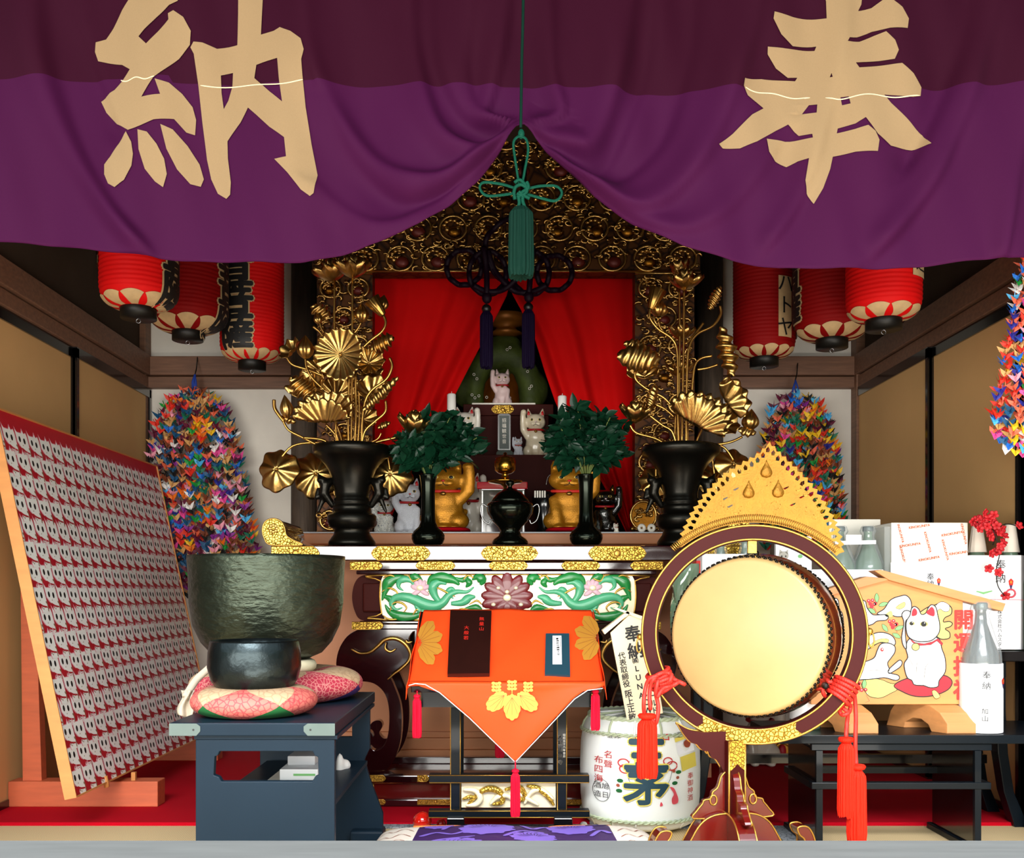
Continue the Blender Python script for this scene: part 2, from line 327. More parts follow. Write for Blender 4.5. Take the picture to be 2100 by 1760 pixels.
# ---------------------------------------------------------------- the room
XW, YB, YF = 1.83, 5.0, 2.42
def sbox(name, m, x0, x1, y0, y1, z0, z1, bevel=0): return MB(m).box(x0, x1, y0, y1, z0, z1).build(name, kind='structure', bevel=bevel)
sbox('floor', 'tatami', -2.2, 2.2, 1.6, 6.2, -.06, 0)
sbox('floor_carpet', 'red_carpet', -XW, XW, 3.34, YB, 0, .012)
h = MB('heri'); h.box(-.455, -.40, 2.2, 3.34, 0, .006); h.box(.90, .96, 2.2, 3.32, 0, .006); h.box(-.40, .90, 3.30, 3.345, 0, .006); h.build('trim_1', kind='structure')
h = MB('beam_wood_h'); h.box(-2.4, 2.4, 1.50, 1.60, -.12, .012); h.build('trim_2', kind='structure')
sbox('trim_3', 'sill_wood', -1.1, 1.1, .94, 1.06, .10, EYE - (1752 - VY) * 1.0 / F, .006)
sbox('ceiling', 'roof_wood', -2.3, 2.3, 1.0, 6.2, 2.85, 2.95)
# back wall: plaster either side of the alcove, alcove shell behind
xl0, xl1 = P(300, 0, YB).x, P(596, 0, YB).x
xr0, xr1 = P(1484, 0, YB).x, P(1757, 0, YB).x
w = MB('plaster'); w.box(-XW, xl1 + .03, YB, YB + .08, 0, 2.85); w.box(xr0 - .03, XW, YB, YB + .08, 0, 2.85)
w.box(xl1 + .03, xr0 - .03, YB, YB + .08, 2.62, 2.85); w.build('wall_back', kind='structure')
w = MB('dark_void'); w.box(xl1, xr0, 6.0, 6.05, 0, 2.85); w.box(xl1 - .05, xl1, YB + .08, 6.0, 0, 2.85); w.box(xr0, xr0 + .05, YB + .08, 6.0, 0, 2.85); w.build('wall_alcove', kind='structure')
for s in (-1, 1):
    side = 'left' if s < 0 else 'right'
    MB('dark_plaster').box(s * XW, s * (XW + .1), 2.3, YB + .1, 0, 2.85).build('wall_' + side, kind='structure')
    b = MB('beam_wood_h'); b.box(s * (XW - .05), s * XW, 2.5, YB - .05, 1.90, 2.0); b.box(s * (XW - .035), s * XW, 2.5, YB - .05, 1.835, 1.895); b.build('trim_nageshi_' + side, kind='structure', bevel=.004)
    # sliding doors
    for k, (y0, y1, off) in enumerate(((3.42, 4.13, .0), (4.11, 4.98, .018))):
        r_ = thing('door_%d' % (1 + k + (2 if s > 0 else 0)), (s * XW, (y0 + y1) / 2, 0), None, None); r_['kind'] = 'structure'
        m = MB('fusuma'); xa = s * (XW - .012 - off); m.box(xa, s * XW, y0, y1, .02, 1.80); m.build('door_panel', r_)
        m = MB('black_lacquer'); xb = s * (XW - .02 - off)
        for a, c in ((y0, y0 + .022), (y1 - .022, y1)): m.box(xb, s * XW, a, c, .02, 1.83)
        m.box(xb, s * XW, y0, y1, 1.79, 1.835); m.box(xb, s * XW, y0, y1, .0, .04); m.build('door_frame', r_)
    MB('beam_wood').box(s * (XW - .06), s * (XW + .02), 3.16, 3.30, 0, 2.85).build('trim_front_post_' + side, kind='structure', bevel=.006)
# posts at the back
pb = MB('beam_wood'); pb.box(P(284, 0, 4.95).x, P(303, 0, 4.95).x, 4.92, 5.0, 0, 2.85); pb.build('trim_corner_post_left', kind='structure', bevel=.004)
pb = MB('beam_wood'); pb.box(P(1752, 0, 4.95).x, P(1788, 0, 4.95).x, 4.92, 5.0, 0, 2.85); pb.build('trim_corner_post_right', kind='structure', bevel=.004)
for side, a, b in (('left', 303, 600), ('right', 1480, 1752)):
    m = MB('beam_wood_h'); m.box(P(a, 0, 4.96).x, P(b, 0, 4.96).x, 4.93, 5.0, 1.90, 1.995); m.box(P(a, 0, 4.96).x, P(b, 0, 4.96).x, 4.95, 5.0, 1.84, 1.896); m.build('trim_beam_back_' + side, kind='structure', bevel=.004)
for side, a, b in (('left', 596, 648), ('right', 1432, 1484)):
    x0, x1 = P(a, 0, 4.9).x, P(b, 0, 4.9).x; m = MB('old_pillar')
    m.lathe([((x1 - x0) / 2, 0), ((x1 - x0) / 2 * 1.02, 1.2), ((x1 - x0) / 2, 2.85)], 28, Matrix.Translation(((x0 + x1) / 2, 4.92, 0))); m.build('trim_pillar_' + side, kind='structure')
# ---------------------------------------------------------------- the purple curtain
YC = 2.4
bot_pts = [(-160, 480), (0, 497), (60, 499), (120, 503), (200, 516), (330, 530), (450, 538), (560, 541), (620, 538), (700, 521), (780, 498), (860, 463), (920, 424), (980, 372), (1030, 312), (1056, 272), (1070, 262), (1084, 272), (1120, 318), (1160, 356), (1220, 408), (1300, 458), (1400, 506), (1500, 535), (1600, 549), (1700, 553), (1800, 551), (1900, 545), (2000, 536), (2100, 528), (2260, 515)]
bx = np.array([p[0] for p in bot_pts], float); by = np.array([p[1] for p in bot_pts], float)
folds = [([(70, -350), (75, 0), (95, 150), (150, 300), (230, 430), (310, 520)], 26, .035), ([(120, -350), (135, 0), (180, 130), (250, 300)], 30, -.015),
    ([(615, -350), (620, 0), (640, 130), (690, 240), (790, 350), (900, 370), (1040, 290)], 34, .035), ([(660, 200), (720, 330), (830, 420), (950, 375), (1055, 280)], 24, -.03),
    ([(835, -350), (838, 0), (855, 140), (900, 270), (980, 310), (1060, 270)], 26, .04), ([(870, -300), (880, 60), (905, 180), (960, 260), (1060, 265)], 24, -.02), ([(1045, -350), (1040, 0), (1010, 180), (1000, 240), (1060, 266)], 20, .03),
    ([(960, -350), (960, 0), (950, 150), (980, 240), (1060, 262)], 26, .02),
    ([(640, 380), (760, 460), (880, 430), (990, 345), (1060, 275)], 16, .02),
    ([(1130, -350), (1125, 0), (1130, 150), (1150, 240), (1085, 265)], 22, .025), ([(1290, -350), (1290, 0), (1260, 180), (1215, 300), (1150, 300), (1085, 268)], 28, .04), ([(1330, -300), (1330, 60), (1290, 230), (1230, 350), (1160, 340), (1090, 275)], 26, -.025),
    ([(1550, -350), (1545, 0), (1510, 150), (1440, 320), (1330, 420), (1200, 370), (1095, 285)], 30, .035), ([(1420, -350), (1420, 0), (1400, 150), (1350, 290), (1240, 370), (1100, 285)], 30, -.022), ([(1620, 250), (1500, 420), (1380, 470), (1220, 390), (1100, 290)], 18, .022),
    ([(1740, -350), (1735, 0), (1700, 200), (1640, 400), (1560, 520)], 30, .02), ([(2040, -350), (2030, 0), (1970, 230), (1890, 400), (1780, 530)], 36, .035), ([(1990, -350), (1985, 0), (1930, 200), (1850, 360)], 30, -.02), ([(2120, 100), (2080, 350), (2050, 540)], 24, .02)]
def foldD(X, Y):
    D = np.zeros_like(X)
    for pts, w_, a_ in folds:
        pts = smoothp(pts, 5); best = np.full(X.shape, 1e9); cum = 0; tt = np.zeros_like(X); tot = len(pts) - 1
        for i in range(tot):
            (x0, y0), (x1, y1) = pts[i], pts[i + 1]; dx, dy = x1 - x0, y1 - y0; l2 = dx * dx + dy * dy + 1e-9
            t = np.clip(((X - x0) * dx + (Y - y0) * dy) / l2, 0, 1); d = np.hypot(X - x0 - t * dx, Y - y0 - t * dy)
            side = np.sign((X - x0) * dy - (Y - y0) * dx); m_ = d < np.abs(best); best = np.where(m_, d * np.where(side == 0, 1, side), best); tt = np.where(m_, (i + t) / tot, tt)
        wv = w_ * (1.15 - .75 * tt)
        u = best / wv; D += a_ * (.45 + .55 * tt) * np.where(u < 0, np.exp(-(u / 1.9) ** 2), np.exp(-(u / .75) ** 2)) * np.minimum(1, (1 - tt) * 8 + .25)
    D += .010 * np.sin(X / 47.0 + Y / 190.0) + .004 * np.sin(X / 19.0 - Y / 70.0) + .02 * np.exp(-np.abs(X - 1070) / 60) * np.cos(np.clip((Y - 265) / 200, -1, 1))
    return D
def curtain_pt(X, Y, off=0.0):
    d = YC - foldD(np.asarray(X, float), np.asarray(Y, float)) - off
    return d
nx, ny = 300, 96
gx = np.linspace(-160, 2260, nx + 1); bb = np.interp(gx, bx, by); 
top = -330.0; T = np.linspace(0, 1, ny + 1)
seamy = 180 - 8 * np.sin(gx / 300) - np.where(gx < 350, 14, 0); K = 42
GX = np.repeat(gx[:, None], ny + 1, 1); GY = np.concatenate([top + (seamy[:, None] - top) * np.linspace(0, 1, K + 1)[None, :-1], seamy[:, None] + (bb - seamy)[:, None] * np.linspace(0, 1, ny - K + 1)[None, :]], 1)
GD = curtain_pt(GX, GY)
# real place: plane at YC carries the outline, folds push towards / away from the viewer
CX = (GX - VX) * YC / F; CZ = EYE + (VY - GY) * YC / F
cur = thing('curtain', (0, YC, EYE + (VY - 520) * YC / F), 'wide purple temple curtain with two large cream characters, drawn up at its middle', 'curtain')
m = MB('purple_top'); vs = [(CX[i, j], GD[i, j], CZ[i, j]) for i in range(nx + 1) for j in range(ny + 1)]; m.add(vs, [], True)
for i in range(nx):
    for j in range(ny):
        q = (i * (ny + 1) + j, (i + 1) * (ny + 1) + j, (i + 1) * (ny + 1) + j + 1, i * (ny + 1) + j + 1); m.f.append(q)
        lowp = j >= K  # two cloth bands; the lower one's brighter purple has light through cloth painted in
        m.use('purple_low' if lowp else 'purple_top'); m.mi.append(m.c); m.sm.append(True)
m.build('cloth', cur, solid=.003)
def frC(x, y, h=0):
    d = float(curtain_pt(np.array([x]), np.array([y]), 0)[0]) - .004 - h
    return ((x - VX) * YC / F, d, EYE + (VY - y) * YC / F)
Z = lambda pts: [(p[0] / 2, p[1] / 2) for p in pts]
ZR = lambda pts: [(1050 + p[0] / 2, p[1] / 2) for p in pts]
nou = [
 [Z([(545, -120), (742, -120), (742, 0), (738, 20), (700, 32), (650, 78), (600, 130), (575, 160), (608, 192), (655, 140), (697, 90), (695, 65), (718, 55), (760, 85), (790, 140), (785, 195), (740, 250), (690, 290), (640, 332), (588, 408), (667, 400), (645, 338), (700, 350), (750, 390), (790, 440), (803, 490), (798, 552), (765, 545), (720, 497), (640, 503), (530, 540), (480, 510), (430, 455), (407, 408), (470, 370), (500, 335), (535, 288), (500, 265), (440, 256), (400, 248), (387, 210), (390, 170), (430, 155), (460, 110), (500, 40), (530, 0)])],
 [Z([(522, 546), (545, 590), (553, 640), (548, 690), (520, 750), (480, 778), (450, 760), (432, 720), (432, 680), (460, 650)])],
 [Z([(570, 538), (610, 550), (650, 600), (680, 660), (689, 720), (672, 772), (640, 750), (600, 700), (575, 620)])],
 [Z([(667, 522), (715, 540), (770, 600), (815, 670), (832, 730), (820, 762), (780, 755), (730, 700), (690, 620)])],
 [Z([(980, -120), (1082, -120), (1072, 146), (1125, 135), (1152, 123), (1200, 150), (1245, 190), (1258, 235), (1246, 270), (1250, 350), (1258, 450), (1280, 600), (1303, 720), (1290, 800), (1275, 813), (1240, 790), (1185, 720), (1130, 662), (1180, 655), (1172, 577), (1110, 530), (1050, 470), (1015, 437), (985, 500), (933, 580), (935, 650), (948, 750), (945, 800), (928, 815), (890, 790), (862, 730), (845, 650), (828, 500), (815, 350), (800, 230), (787, 205), (800, 182), (835, 183), (890, 200), (970, 178), (975, 60)]),
  Z([(905, 308), (952, 292), (950, 350), (935, 410), (917, 447), (908, 380)]), Z([(1052, 268), (1142, 250), (1150, 340), (1163, 430), (1110, 385), (1043, 320)])]]
hou = [
 [ZR([(1265, -60), (1440, -60), (1432, 20), (1418, 48), (1470, 40), (1510, 15), (1540, 8), (1590, 45), (1618, 90), (1612, 130), (1540, 130), (1470, 138), (1410, 160), (1378, 165), (1368, 182), (1420, 178), (1480, 155), (1525, 142), (1560, 180), (1575, 220), (1560, 255), (1500, 260), (1404, 266), (1418, 287), (1500, 280), (1590, 272), (1640, 310), (1678, 360), (1675, 395), (1640, 404), (1520, 397), (1550, 430), (1620, 490), (1690, 550), (1710, 598), (1650, 607), (1550, 602), (1490, 560), (1440, 495), (1400, 518), (1334, 530), (1330, 550), (1400, 540), (1450, 527), (1480, 550), (1497, 585), (1490, 632), (1400, 632), (1312, 648), (1300, 700), (1270, 780), (1235, 840), (1205, 800), (1196, 750), (1210, 660), (1170, 665), (1128, 682), (1080, 660), (1050, 630), (1041, 576), (1120, 580), (1226, 576), (1224, 560), (1175, 560), (1130, 515), (1080, 540), (1000, 590), (930, 618), (860, 619), (842, 606), (900, 560), (980, 480), (1030, 448), (960, 405), (941, 372), (945, 343), (1020, 330), (1160, 335), (1170, 320), (1130, 322), (1080, 285), (1045, 230), (1045, 200), (1120, 205), (1243, 205), (1250, 188), (1150, 192), (1100, 150), (1066, 90), (1070, 62), (1150, 72), (1288, 80), (1285, 10)]),
  ZR([(1298, 325), (1305, 308), (1309, 325)]), ZR([(1187, 472), (1215, 436), (1248, 435), (1244, 470)]), ZR([(1343, 405), (1375, 404), (1382, 434), (1350, 437)])]]
def dye(loops_list, name):
    m = MB('dye_white')
    for loops in loops_list:
        tri = tessellate_polygon([[Vector((a, b, 0)) for a, b in lp] for lp in loops]); fl = [p for lp in loops for p in lp]
        v, f = cutgrid(fl, tri, 9.0)
        X = np.array([q[0] for q in v]); Y = np.array([q[1] for q in v]); D = curtain_pt(X, Y) - .005
        m.add([((x - VX) * YC / F, float(d), EYE + (VY - y) * YC / F) for x, y, d in zip(X, Y, D)], f, True)
    m.build(name, cur, label='cream dyed character')
dye(nou, 'painted_character'); dye(hou, 'painted_character')
for a, b, y0, y1 in ((248, 322, 165, 167), (412, 625, 177, 176), (1524, 1660, 188, 205), (1690, 1885, 205, 200)):
    k = 30; pts = [(a + (b - a) * i / k, y0 + (y1 - y0) * i / k + 3 * math.sin(i * .35)) for i in range(k + 1)]; MB('seam').line(pts, 2.4, frC, .002).build('seam_stitching', cur)
# green cord with the ornamental knot and tassel
YG = 2.30
def G(pts): return [P(x, y, YG) for x, y in pts]
gc = thing('tasselled_cord', P(1068, 560, YG), 'dark green knotted cord and tassel holding up the middle of the purple curtain', 'cord')
m = MB('green_dark'); pts = smoothp([(1073, -250), (1073, 0), (1070, 130), (1068, 262)], 6); m.tube(G(pts), .0035, 8); m.build('hanging_cord', gc)
m = MB('green_cord')
loops = [smoothp([(1064, 376), (1057, 330), (1053, 295), (1060, 282), (1070, 280), (1080, 288), (1083, 310), (1077, 345), (1071, 378)], 6),
 smoothp([(1056, 386), (1030, 378), (1000, 374), (988, 376), (984, 386), (992, 398), (1005, 402), (1030, 400), (1056, 396)], 6),
 smoothp([(1078, 388), (1105, 382), (1135, 381), (1148, 387), (1152, 397), (1146, 408), (1133, 412), (1105, 405), (1080, 398)], 6)]
for lp in loops:
    m.tube(G(lp), .0032, 8)
    m.tube([p + Vector((0, -.004, -.003)) for p in G(lp)], .0022, 8)
for lp in ([(1055, 378), (1066, 372), (1078, 384), (1080, 396), (1070, 404), (1060, 400)], [(1080, 376), (1083, 388), (1070, 398), (1064, 408)], [(1056, 412), (1054, 398), (1058, 386), (1070, 382), (1084, 392)], [(1064, 396), (1074, 404), (1086, 410)], [(1062, 404), (1065, 418), (1062, 430)], [(1072, 404), (1072, 416), (1077, 430)]):
    m.tube([p + Vector((0, -.008, 0)) for p in G(smoothp(lp, 5))], .0042, 8)
m.ball(P(1069, 275, YG), (.008, .008, .012), 10); m.build('cord_knot', gc)
def tassel_geo(m, top, length, rad, seedn=0, flare=1.08):
    """round thread bundle hanging from top, built of fluted strands"""
    rr = random.Random(seedn); n = 40; ph = [rr.random() for _ in range(n)]
    def fn(u, v):
        i = int(u * n) % n; a = 2 * pi * u; k = (1 - .09 * (i % 2)) * (1 + .03 * math.sin(ph[i] * 6))
        prof = min(1, .55 + v * 5) * (1 + (flare - 1) * v)
        z = -length * v * (1 + (.04 * ph[i] if v > .95 else 0))
        if v >= .999: k *= .9
        return (top[0] + rad * k * prof * math.cos(a), top[1] + rad * k * prof * math.sin(a), top[2] + z)
    m.grid(fn, n, 12, cu=True, smooth=False)
    c = len(m.v) - 1; m.add([(top[0], top[1], top[2])] + [fn(i / n, 0) for i in range(n)], [(0, 1 + (i + 1) % n, 1 + i) for i in range(n)])
    m.add([(top[0], top[1], top[2] - length * .98)] + [fn(i / n, 1) for i in range(n)], [(0, 1 + i, 1 + (i + 1) % n) for i in range(n)])
t0 = P(1068, 426, YG); m = MB('green_dark'); tassel_geo(m, t0, P(0, 426, YG).z - P(0, 566, YG).z, 25 * YG / F, 3); m.build('tassel', gc)
# ---------------------------------------------------------------- altar table with lacquer and gold fittings
D1 = 3.6
def qx(x, d=D1): return (x - VX) * d / F
def qz(y, d=D1): return EYE + (VY - y) * d / F
def pbox(m, x0, x1, y0, y1, d0, d1, ref=None):
    """box whose front face covers pixels x0..x1, y0..y1 at depth d0 and runs straight back to d1"""
    r = ref or d0
    return m.box(qx(x0, r), qx(x1, r), d0, d1, qz(y1, r), qz(y0, r))
MX = 2077   # mirror axis doubled
al = thing('altar_table', (qx(1038), 3.8, 0.012), 'dark red lacquered altar table with gold fittings and a carved floral frieze', 'table')
m = MB('maroon'); pbox(m, 557, 1520, 1119, 1150, D1, D1 + .40); m.build('table_top', al, bevel=.004)
prof = smoothp([(620, 1118), (557, 1118), (543, 1104), (539, 1086), (545, 1070), (560, 1064), (576, 1069), (584, 1082), (588, 1098), (602, 1108)], 5, True)
for s in (0, 1):
    pr = [(MX - x if s else x, y) for x, y in prof]
    m = MB('maroon'); m.poly(pr, fr_px(D1), -.34, 0); o = m.build('scroll_end', al, label='rolled lacquer end of the table top with gold face')
    m = MB('gold_engraved'); m.poly(pr, fr_px(D1), .001, .006); m.use('gold'); m.tube([fr_px(D1)(x, y, .006) for x, y in pr], .003, 6, closed=True)
    c = (561, 1084) if not s else (MX - 561, 1084)
    for k in range(8): m.ball(fr_px(D1)(c[0] + 7 * math.cos(k * pi / 4), c[1] + 7 * math.sin(k * pi / 4), .006), (.007, .002, .007), 8)
    m.build('gold_face', o)
def plate(x0, x1, y0, y1, d, par, e0=True, e1=True, name='gold_fitting'):
    h = (y1 - y0) / 2; k = min(h * .9, (x1 - x0) * .3); c = (y0 + y1) / 2
    L0 = [(x0 + k, y1), (x0 + k * .35, c + h * .55), (x0, c), (x0 + k * .35, c - h * .55), (x0 + k, y0)] if e0 else [(x0, y1), (x0, y0)]
    L1 = [(x1 - k, y0), (x1 - k * .35, c - h * .55), (x1, c), (x1 - k * .35, c + h * .55), (x1 - k, y1)] if e1 else [(x1, y0), (x1, y1)]
    pr = L0 + L1; m = MB('gold_engraved'); f = fr_px(d); m.poly(pr, f, -.002, .003); m.use('gold_bright'); m.tube([f(a, b, .003) for a, b in pr], .0016, 6, closed=True)
    n = max(2, int((x1 - x0) / h / 1.6)); xs = [x0 + k + (x1 - x0 - 2 * k) * (i + .5) / n for i in range(n)]
    for i, x in enumerate(xs):
        m.tube([f(a, b, .004) for a, b in circ(x, c, h * .55, n=12)], .0011, 5, closed=True)
        m.tube([f(a, b, .004) for a, b in [(x - h * .7, c + h * .6 * (-1) ** i), (x, c), (x + h * .7, c - h * .6 * (-1) ** i)]], .0011, 5)
    m.ball(f((x0 + x1) / 2, c, .003), (h * d / F * .5, .003, h * d / F * .5), 10)
    return m.build(name, par)
for a, b, e0, e1 in ((557, 655, 0, 1), (762, 882, 1, 1), (987, 1103, 1, 1), (1207, 1325, 1, 1), (MX - 655, MX - 557, 1, 0)): plate(a, b, 1121, 1149, D1 - .001, al, e0, e1)
m = MB('maroon'); pbox(m, 716, 1361, 1152, 1169, D1 + .02, D1 + .36, D1); m.build('upper_moulding', al, bevel=.004)
for a, b, e0, e1 in ((718, 784, 0, 1), (853, 933, 1, 1), (1003, 1082, 1, 1), (1152, 1230, 1, 1), (MX - 784, MX - 718, 1, 0)): plate(a, b, 1152.5, 1168.5, D1 + .017, al, e0, e1)
m = MB('maroon'); pbox(m, 728, 1349, 1170, 1178, D1 + .03, D1 + .35, D1); m.build('cyma_moulding', al, bevel=.003)
# waist: rounded ends, frieze between
w = smoothp([(783, 1178), (745, 1180), (728, 1195), (722, 1225), (728, 1255), (742, 1272), (783, 1273)], 6)
m = MB('maroon_satin'); pr = w + [(MX - x, y) for x, y in w[::-1]]; m.poly(pr, fr_px(D1 + .06), -.30, 0); m.build('waist', al, bevel=.004)
for a, b in ((740, 783), (1302, 1340)): pbox(MB('maroon_satin'), a, b, 1196, 1256, D1 + .045, D1 + .06, D1).build('waist_side_panel', al, bevel=.006)
fz = MB('relief_cream'); f = fr_px(D1 + .04)
fp = [(786, 1180), (1296, 1180), (1302, 1192), (1304, 1225), (1300, 1258), (1292, 1271), (790, 1271), (783, 1258), (779, 1225), (781, 1192)]
fz.poly(fp, f, -.01, 0); fr = fz.build('frieze', al, label='cream and gold frieze carved with green scrolls and a red peony')
def stroke(m, pts, r0, r1=None, h=.004, n=8, mirror=True, rm=None):
    r1 = r1 if r1 is not None else r0; p = smoothp(pts, 5); k = len(p); rm = (rm or max(r0, r1)) * (1.5 if n == 8 else 1)
    rr = [((r0 + (rm - r0) * min(1, i / k * 2.2)) if i < k / 2 else (r1 + (rm - r1) * min(1, (k - i) / k * 2.2))) * D1 / F for i in range(k)]
    for s in (SD,):
        m.tube([f(MX - a if s else a, b, h) for a, b in p], rr, n, flat=.6, up=(0, 1, 0))
for SD in (0, 1):
  m = MB('relief_green')
  for pts, r0, rm, r1 in (([(784, 1232), (790, 1212), (796, 1196), (812, 1186), (835, 1184)], 1, 8, 2), ([(835, 1190), (850, 1183), (866, 1192)], 2, 6, 1), ([(878, 1204), (884, 1188), (905, 1184), (930, 1190), (942, 1200)], 1, 8, 1),
    ([(968, 1190), (978, 1184), (990, 1190), (985, 1200)], 1, 7, 1), ([(790, 1240), (800, 1255), (820, 1264), (850, 1264), (868, 1256)], 1, 7, 2), ([(955, 1205), (962, 1196), (957, 1186)], 1, 5, 1), ([(950, 1250), (975, 1246), (990, 1256)], 1, 5, 1), ([(784, 1222), (800, 1228), (812, 1240)], 1, 5, 1), ([(852, 1250), (880, 1262), (905, 1256)], 1, 5, 1), ([(930, 1184), (948, 1190), (960, 1182)], 1, 4, 1), ([(900, 1262), (930, 1266), (960, 1262)], 1, 5, 1)): stroke(m, pts, r0, r1, .006, rm=rm)
  m.build('carved_leaves', fr)
  m = MB('relief_jade')
  for pts, r0, rm, r1 in (([(826, 1246), (812, 1250), (803, 1240), (808, 1228), (824, 1224), (846, 1228), (868, 1238), (890, 1243), (908, 1236), (920, 1222), (936, 1214), (958, 1214), (972, 1204)], 1, 8, 1), ([(905, 1238), (892, 1222), (888, 1204), (900, 1194), (916, 1198)], 4, 7, 1),
    ([(828, 1212), (818, 1204), (820, 1192), (833, 1188), (846, 1194), (848, 1206)], 1, 5, 1), ([(925, 1238), (948, 1236), (962, 1226), (975, 1224)], 4, 6, 1), ([(930, 1228), (918, 1216), (926, 1208), (934, 1212)], 1, 4, 1), ([(848, 1230), (860, 1252), (880, 1256), (905, 1248)], 2, 5, 1)): stroke(m, pts, r0, r1, .009, rm=rm)
  m.build('carved_scrolls', fr)
  m = MB('gold_bright')
  for pts in ([(783, 1215), (797, 1206), (812, 1212), (818, 1222)], [(800, 1256), (806, 1238), (822, 1236), (834, 1246), (828, 1256)], [(838, 1178), (846, 1192), (862, 1186)], [(878, 1214), (896, 1206), (918, 1216), (934, 1224)], [(950, 1190), (960, 1180), (972, 1186)], [(962, 1240), (978, 1232), (988, 1240)], [(936, 1262), (944, 1250), (962, 1250)], [(846, 1264), (856, 1250), (868, 1262)], [(786, 1186), (800, 1180), (812, 1184)], [(786, 1262), (798, 1270), (816, 1270)]): stroke(m, pts, .8, .5, .012, 6, rm=2.6)
  if SD == 0: m.tube([f(a, b, .002) for a, b in smoothp(fp, 4, True)], .003, 6, closed=True)
  m.build('gilded_edges', fr)
def petals(m, cx, cy, specs, h=.008):
    for a, l, w, dy in specs:
        c = Vector(f(cx + l * .5 * math.cos(a), cy - l * .5 * math.sin(a) + dy, h)); k = D1 / F
        m.ball((0, 0, 0), (l * .55 * k, .006, w * k), 12, Matrix.Translation(c) @ Matrix.Rotation(-a, 4, 'Y'))
m = MB('relief_red')
petals(m, 1040, 1226, [(a, 52, 13, 0) for a in (0.1, .55, 1.0, 1.57, 2.14, 2.59, 3.04, -.3, -2.84)] + [(a, 34, 11, 2) for a in (-.9, -1.57, -2.2)]); petals(m, 1040, 1244, [(a, 44, 11, 0) for a in (.1, 3.04, -.5, -2.6)], .006)
m.build('carved_peony', fr)
for x, y, r in ((1040, 1226, 9), (1022, 1206, 4.5), (1058, 1206, 4.5), (1012, 1240, 5), (1068, 1240, 5), (1040, 1214, 5)): m = MB('relief_cream'); m.ball(f(x, y, .014), (r * D1 / F, .006, r * .8 * D1 / F), 10); m.build('carved_heart', fr)
for x in (862, MX - 862): m = MB('relief_pink'); petals(m, x, 1208, [(a, 20, 6, 0) for a in (.3, 1.0, 1.57, 2.14, 2.84)] + [(-.5, 20, 5, 3), (-2.6, 20, 5, 3)], .010); m.use('relief_cream'); m.ball(f(x, 1206, .014), (8 * D1 / F, .006, 6 * D1 / F), 10); m.build('carved_lotus', fr)

m = MB('maroon'); pbox(m, 735, 1342, 1274, 1280, D1 + .03, D1 + .35, D1); pbox(m, 722, 1355, 1280, 1291, D1 + .01, D1 + .37, D1); m.build('lower_moulding', al, bevel=.003)
for a, b, e0, e1 in ((722, 786, 0, 1), (MX - 786, MX - 722, 1, 0)): plate(a, b, 1276, 1291, D1 + .006, al, e0, e1)
# scrolled legs and shaped apron
leg = smoothp([(735, 1291), (712, 1305), (694, 1335), (690, 1370), (705, 1400), (745, 1398), (770, 1404), (790, 1425), (798, 1460), (796, 1505), (785, 1532), (768, 1540), (757, 1528), (764, 1512), (758, 1500), (742, 1503), (733, 1520), (733, 1545), (738, 1570), (760, 1588), (785, 1584), (806, 1562), (820, 1525), (824, 1480), (820, 1440), (806, 1402), (800, 1385), (818, 1370), (838, 1352), (843, 1330), (838, 1310), (846, 1296)], 4) + [(860, 1291)]
for s in (0, 1):
    for dz, nm in ((0, 'leg'), (.30, 'leg')):
        pr = [(MX - x if s else x, y) for x, y in leg]; m = MB('maroon'); m.poly(pr, lambda x, y, h, dz=dz: tuple(P(x, y, D1 + .02) + Vector((0, dz - h, 0))), -.05, 0)
        lg = m.build(nm, al, bevel=.006)
        if dz == 0:
            g = MB('gold'); fx = lambda a: MX - a if s else a
            for pts, r in (([(720, 1331), (738, 1340), (758, 1338), (775, 1325), (790, 1312), (812, 1310), (832, 1322), (842, 1340), (838, 1356), (822, 1372), (808, 1382), (795, 1394)], 4.5), ([(792, 1318), (790, 1330), (800, 1337), (812, 1331)], 3), ([(832, 1312), (836, 1318), (846, 1316)], 2.5)):
                pp = smoothp([(fx(a), b) for a, b in pts], 4); g.tube([fr_px(D1)(a, b, 0.0) for a, b in pp], [r * D1 / F * (.35 + .65 * math.sin(pi * (i + .7) / (len(pp) + .4))) for i in range(len(pp))], 8)
            g.build('gold_scrollwork', lg)
m = MB('maroon_dark'); pbox(m, 846, 1231, 1291, 1330, D1 + .03, D1 + .06, D1); m.build('apron', al, bevel=.006)
# base frame on the floor
m = MB('maroon'); pbox(m, 690, 1387, 1589, 1604, D1 - .02, D1 + .02, D1); pbox(m, 690, 1387, 1589, 1604, D1 + .38, D1 + .42, D1); m.build('base_top_rail', al, bevel=.003)
m = MB('maroon'); pbox(m, 690, 1387, 1638, 1652, D1 - .02, D1 + .44, D1); m.build('base_bottom_rail', al, bevel=.003)
m = MB('red_lacquer'); pbox(m, 700, 1377, 1604, 1638, D1 + .0, D1 + .4, D1); m.build('base_panel', al)
for a, b, y0, y1 in ((690, 791, 1590, 1603), (856, 880, 1590, 1603), (690, 791, 1640, 1650), (856, 930, 1640, 1650), (1200, 1260, 1590, 1603), (1160, 1260, 1640, 1650)): plate(a, b, y0, y1, D1 - .021, al, False, True)
m = MB('gold'); f = fr_px(D1 - .004)
for x in (766, 1311):
    m.tube([f(x, 1606), f(x, 1636)], .003, 6); m.tube([f(x, 1606), f(x + 60, 1606)], .002, 6)
m.build('gilt_edging', al)
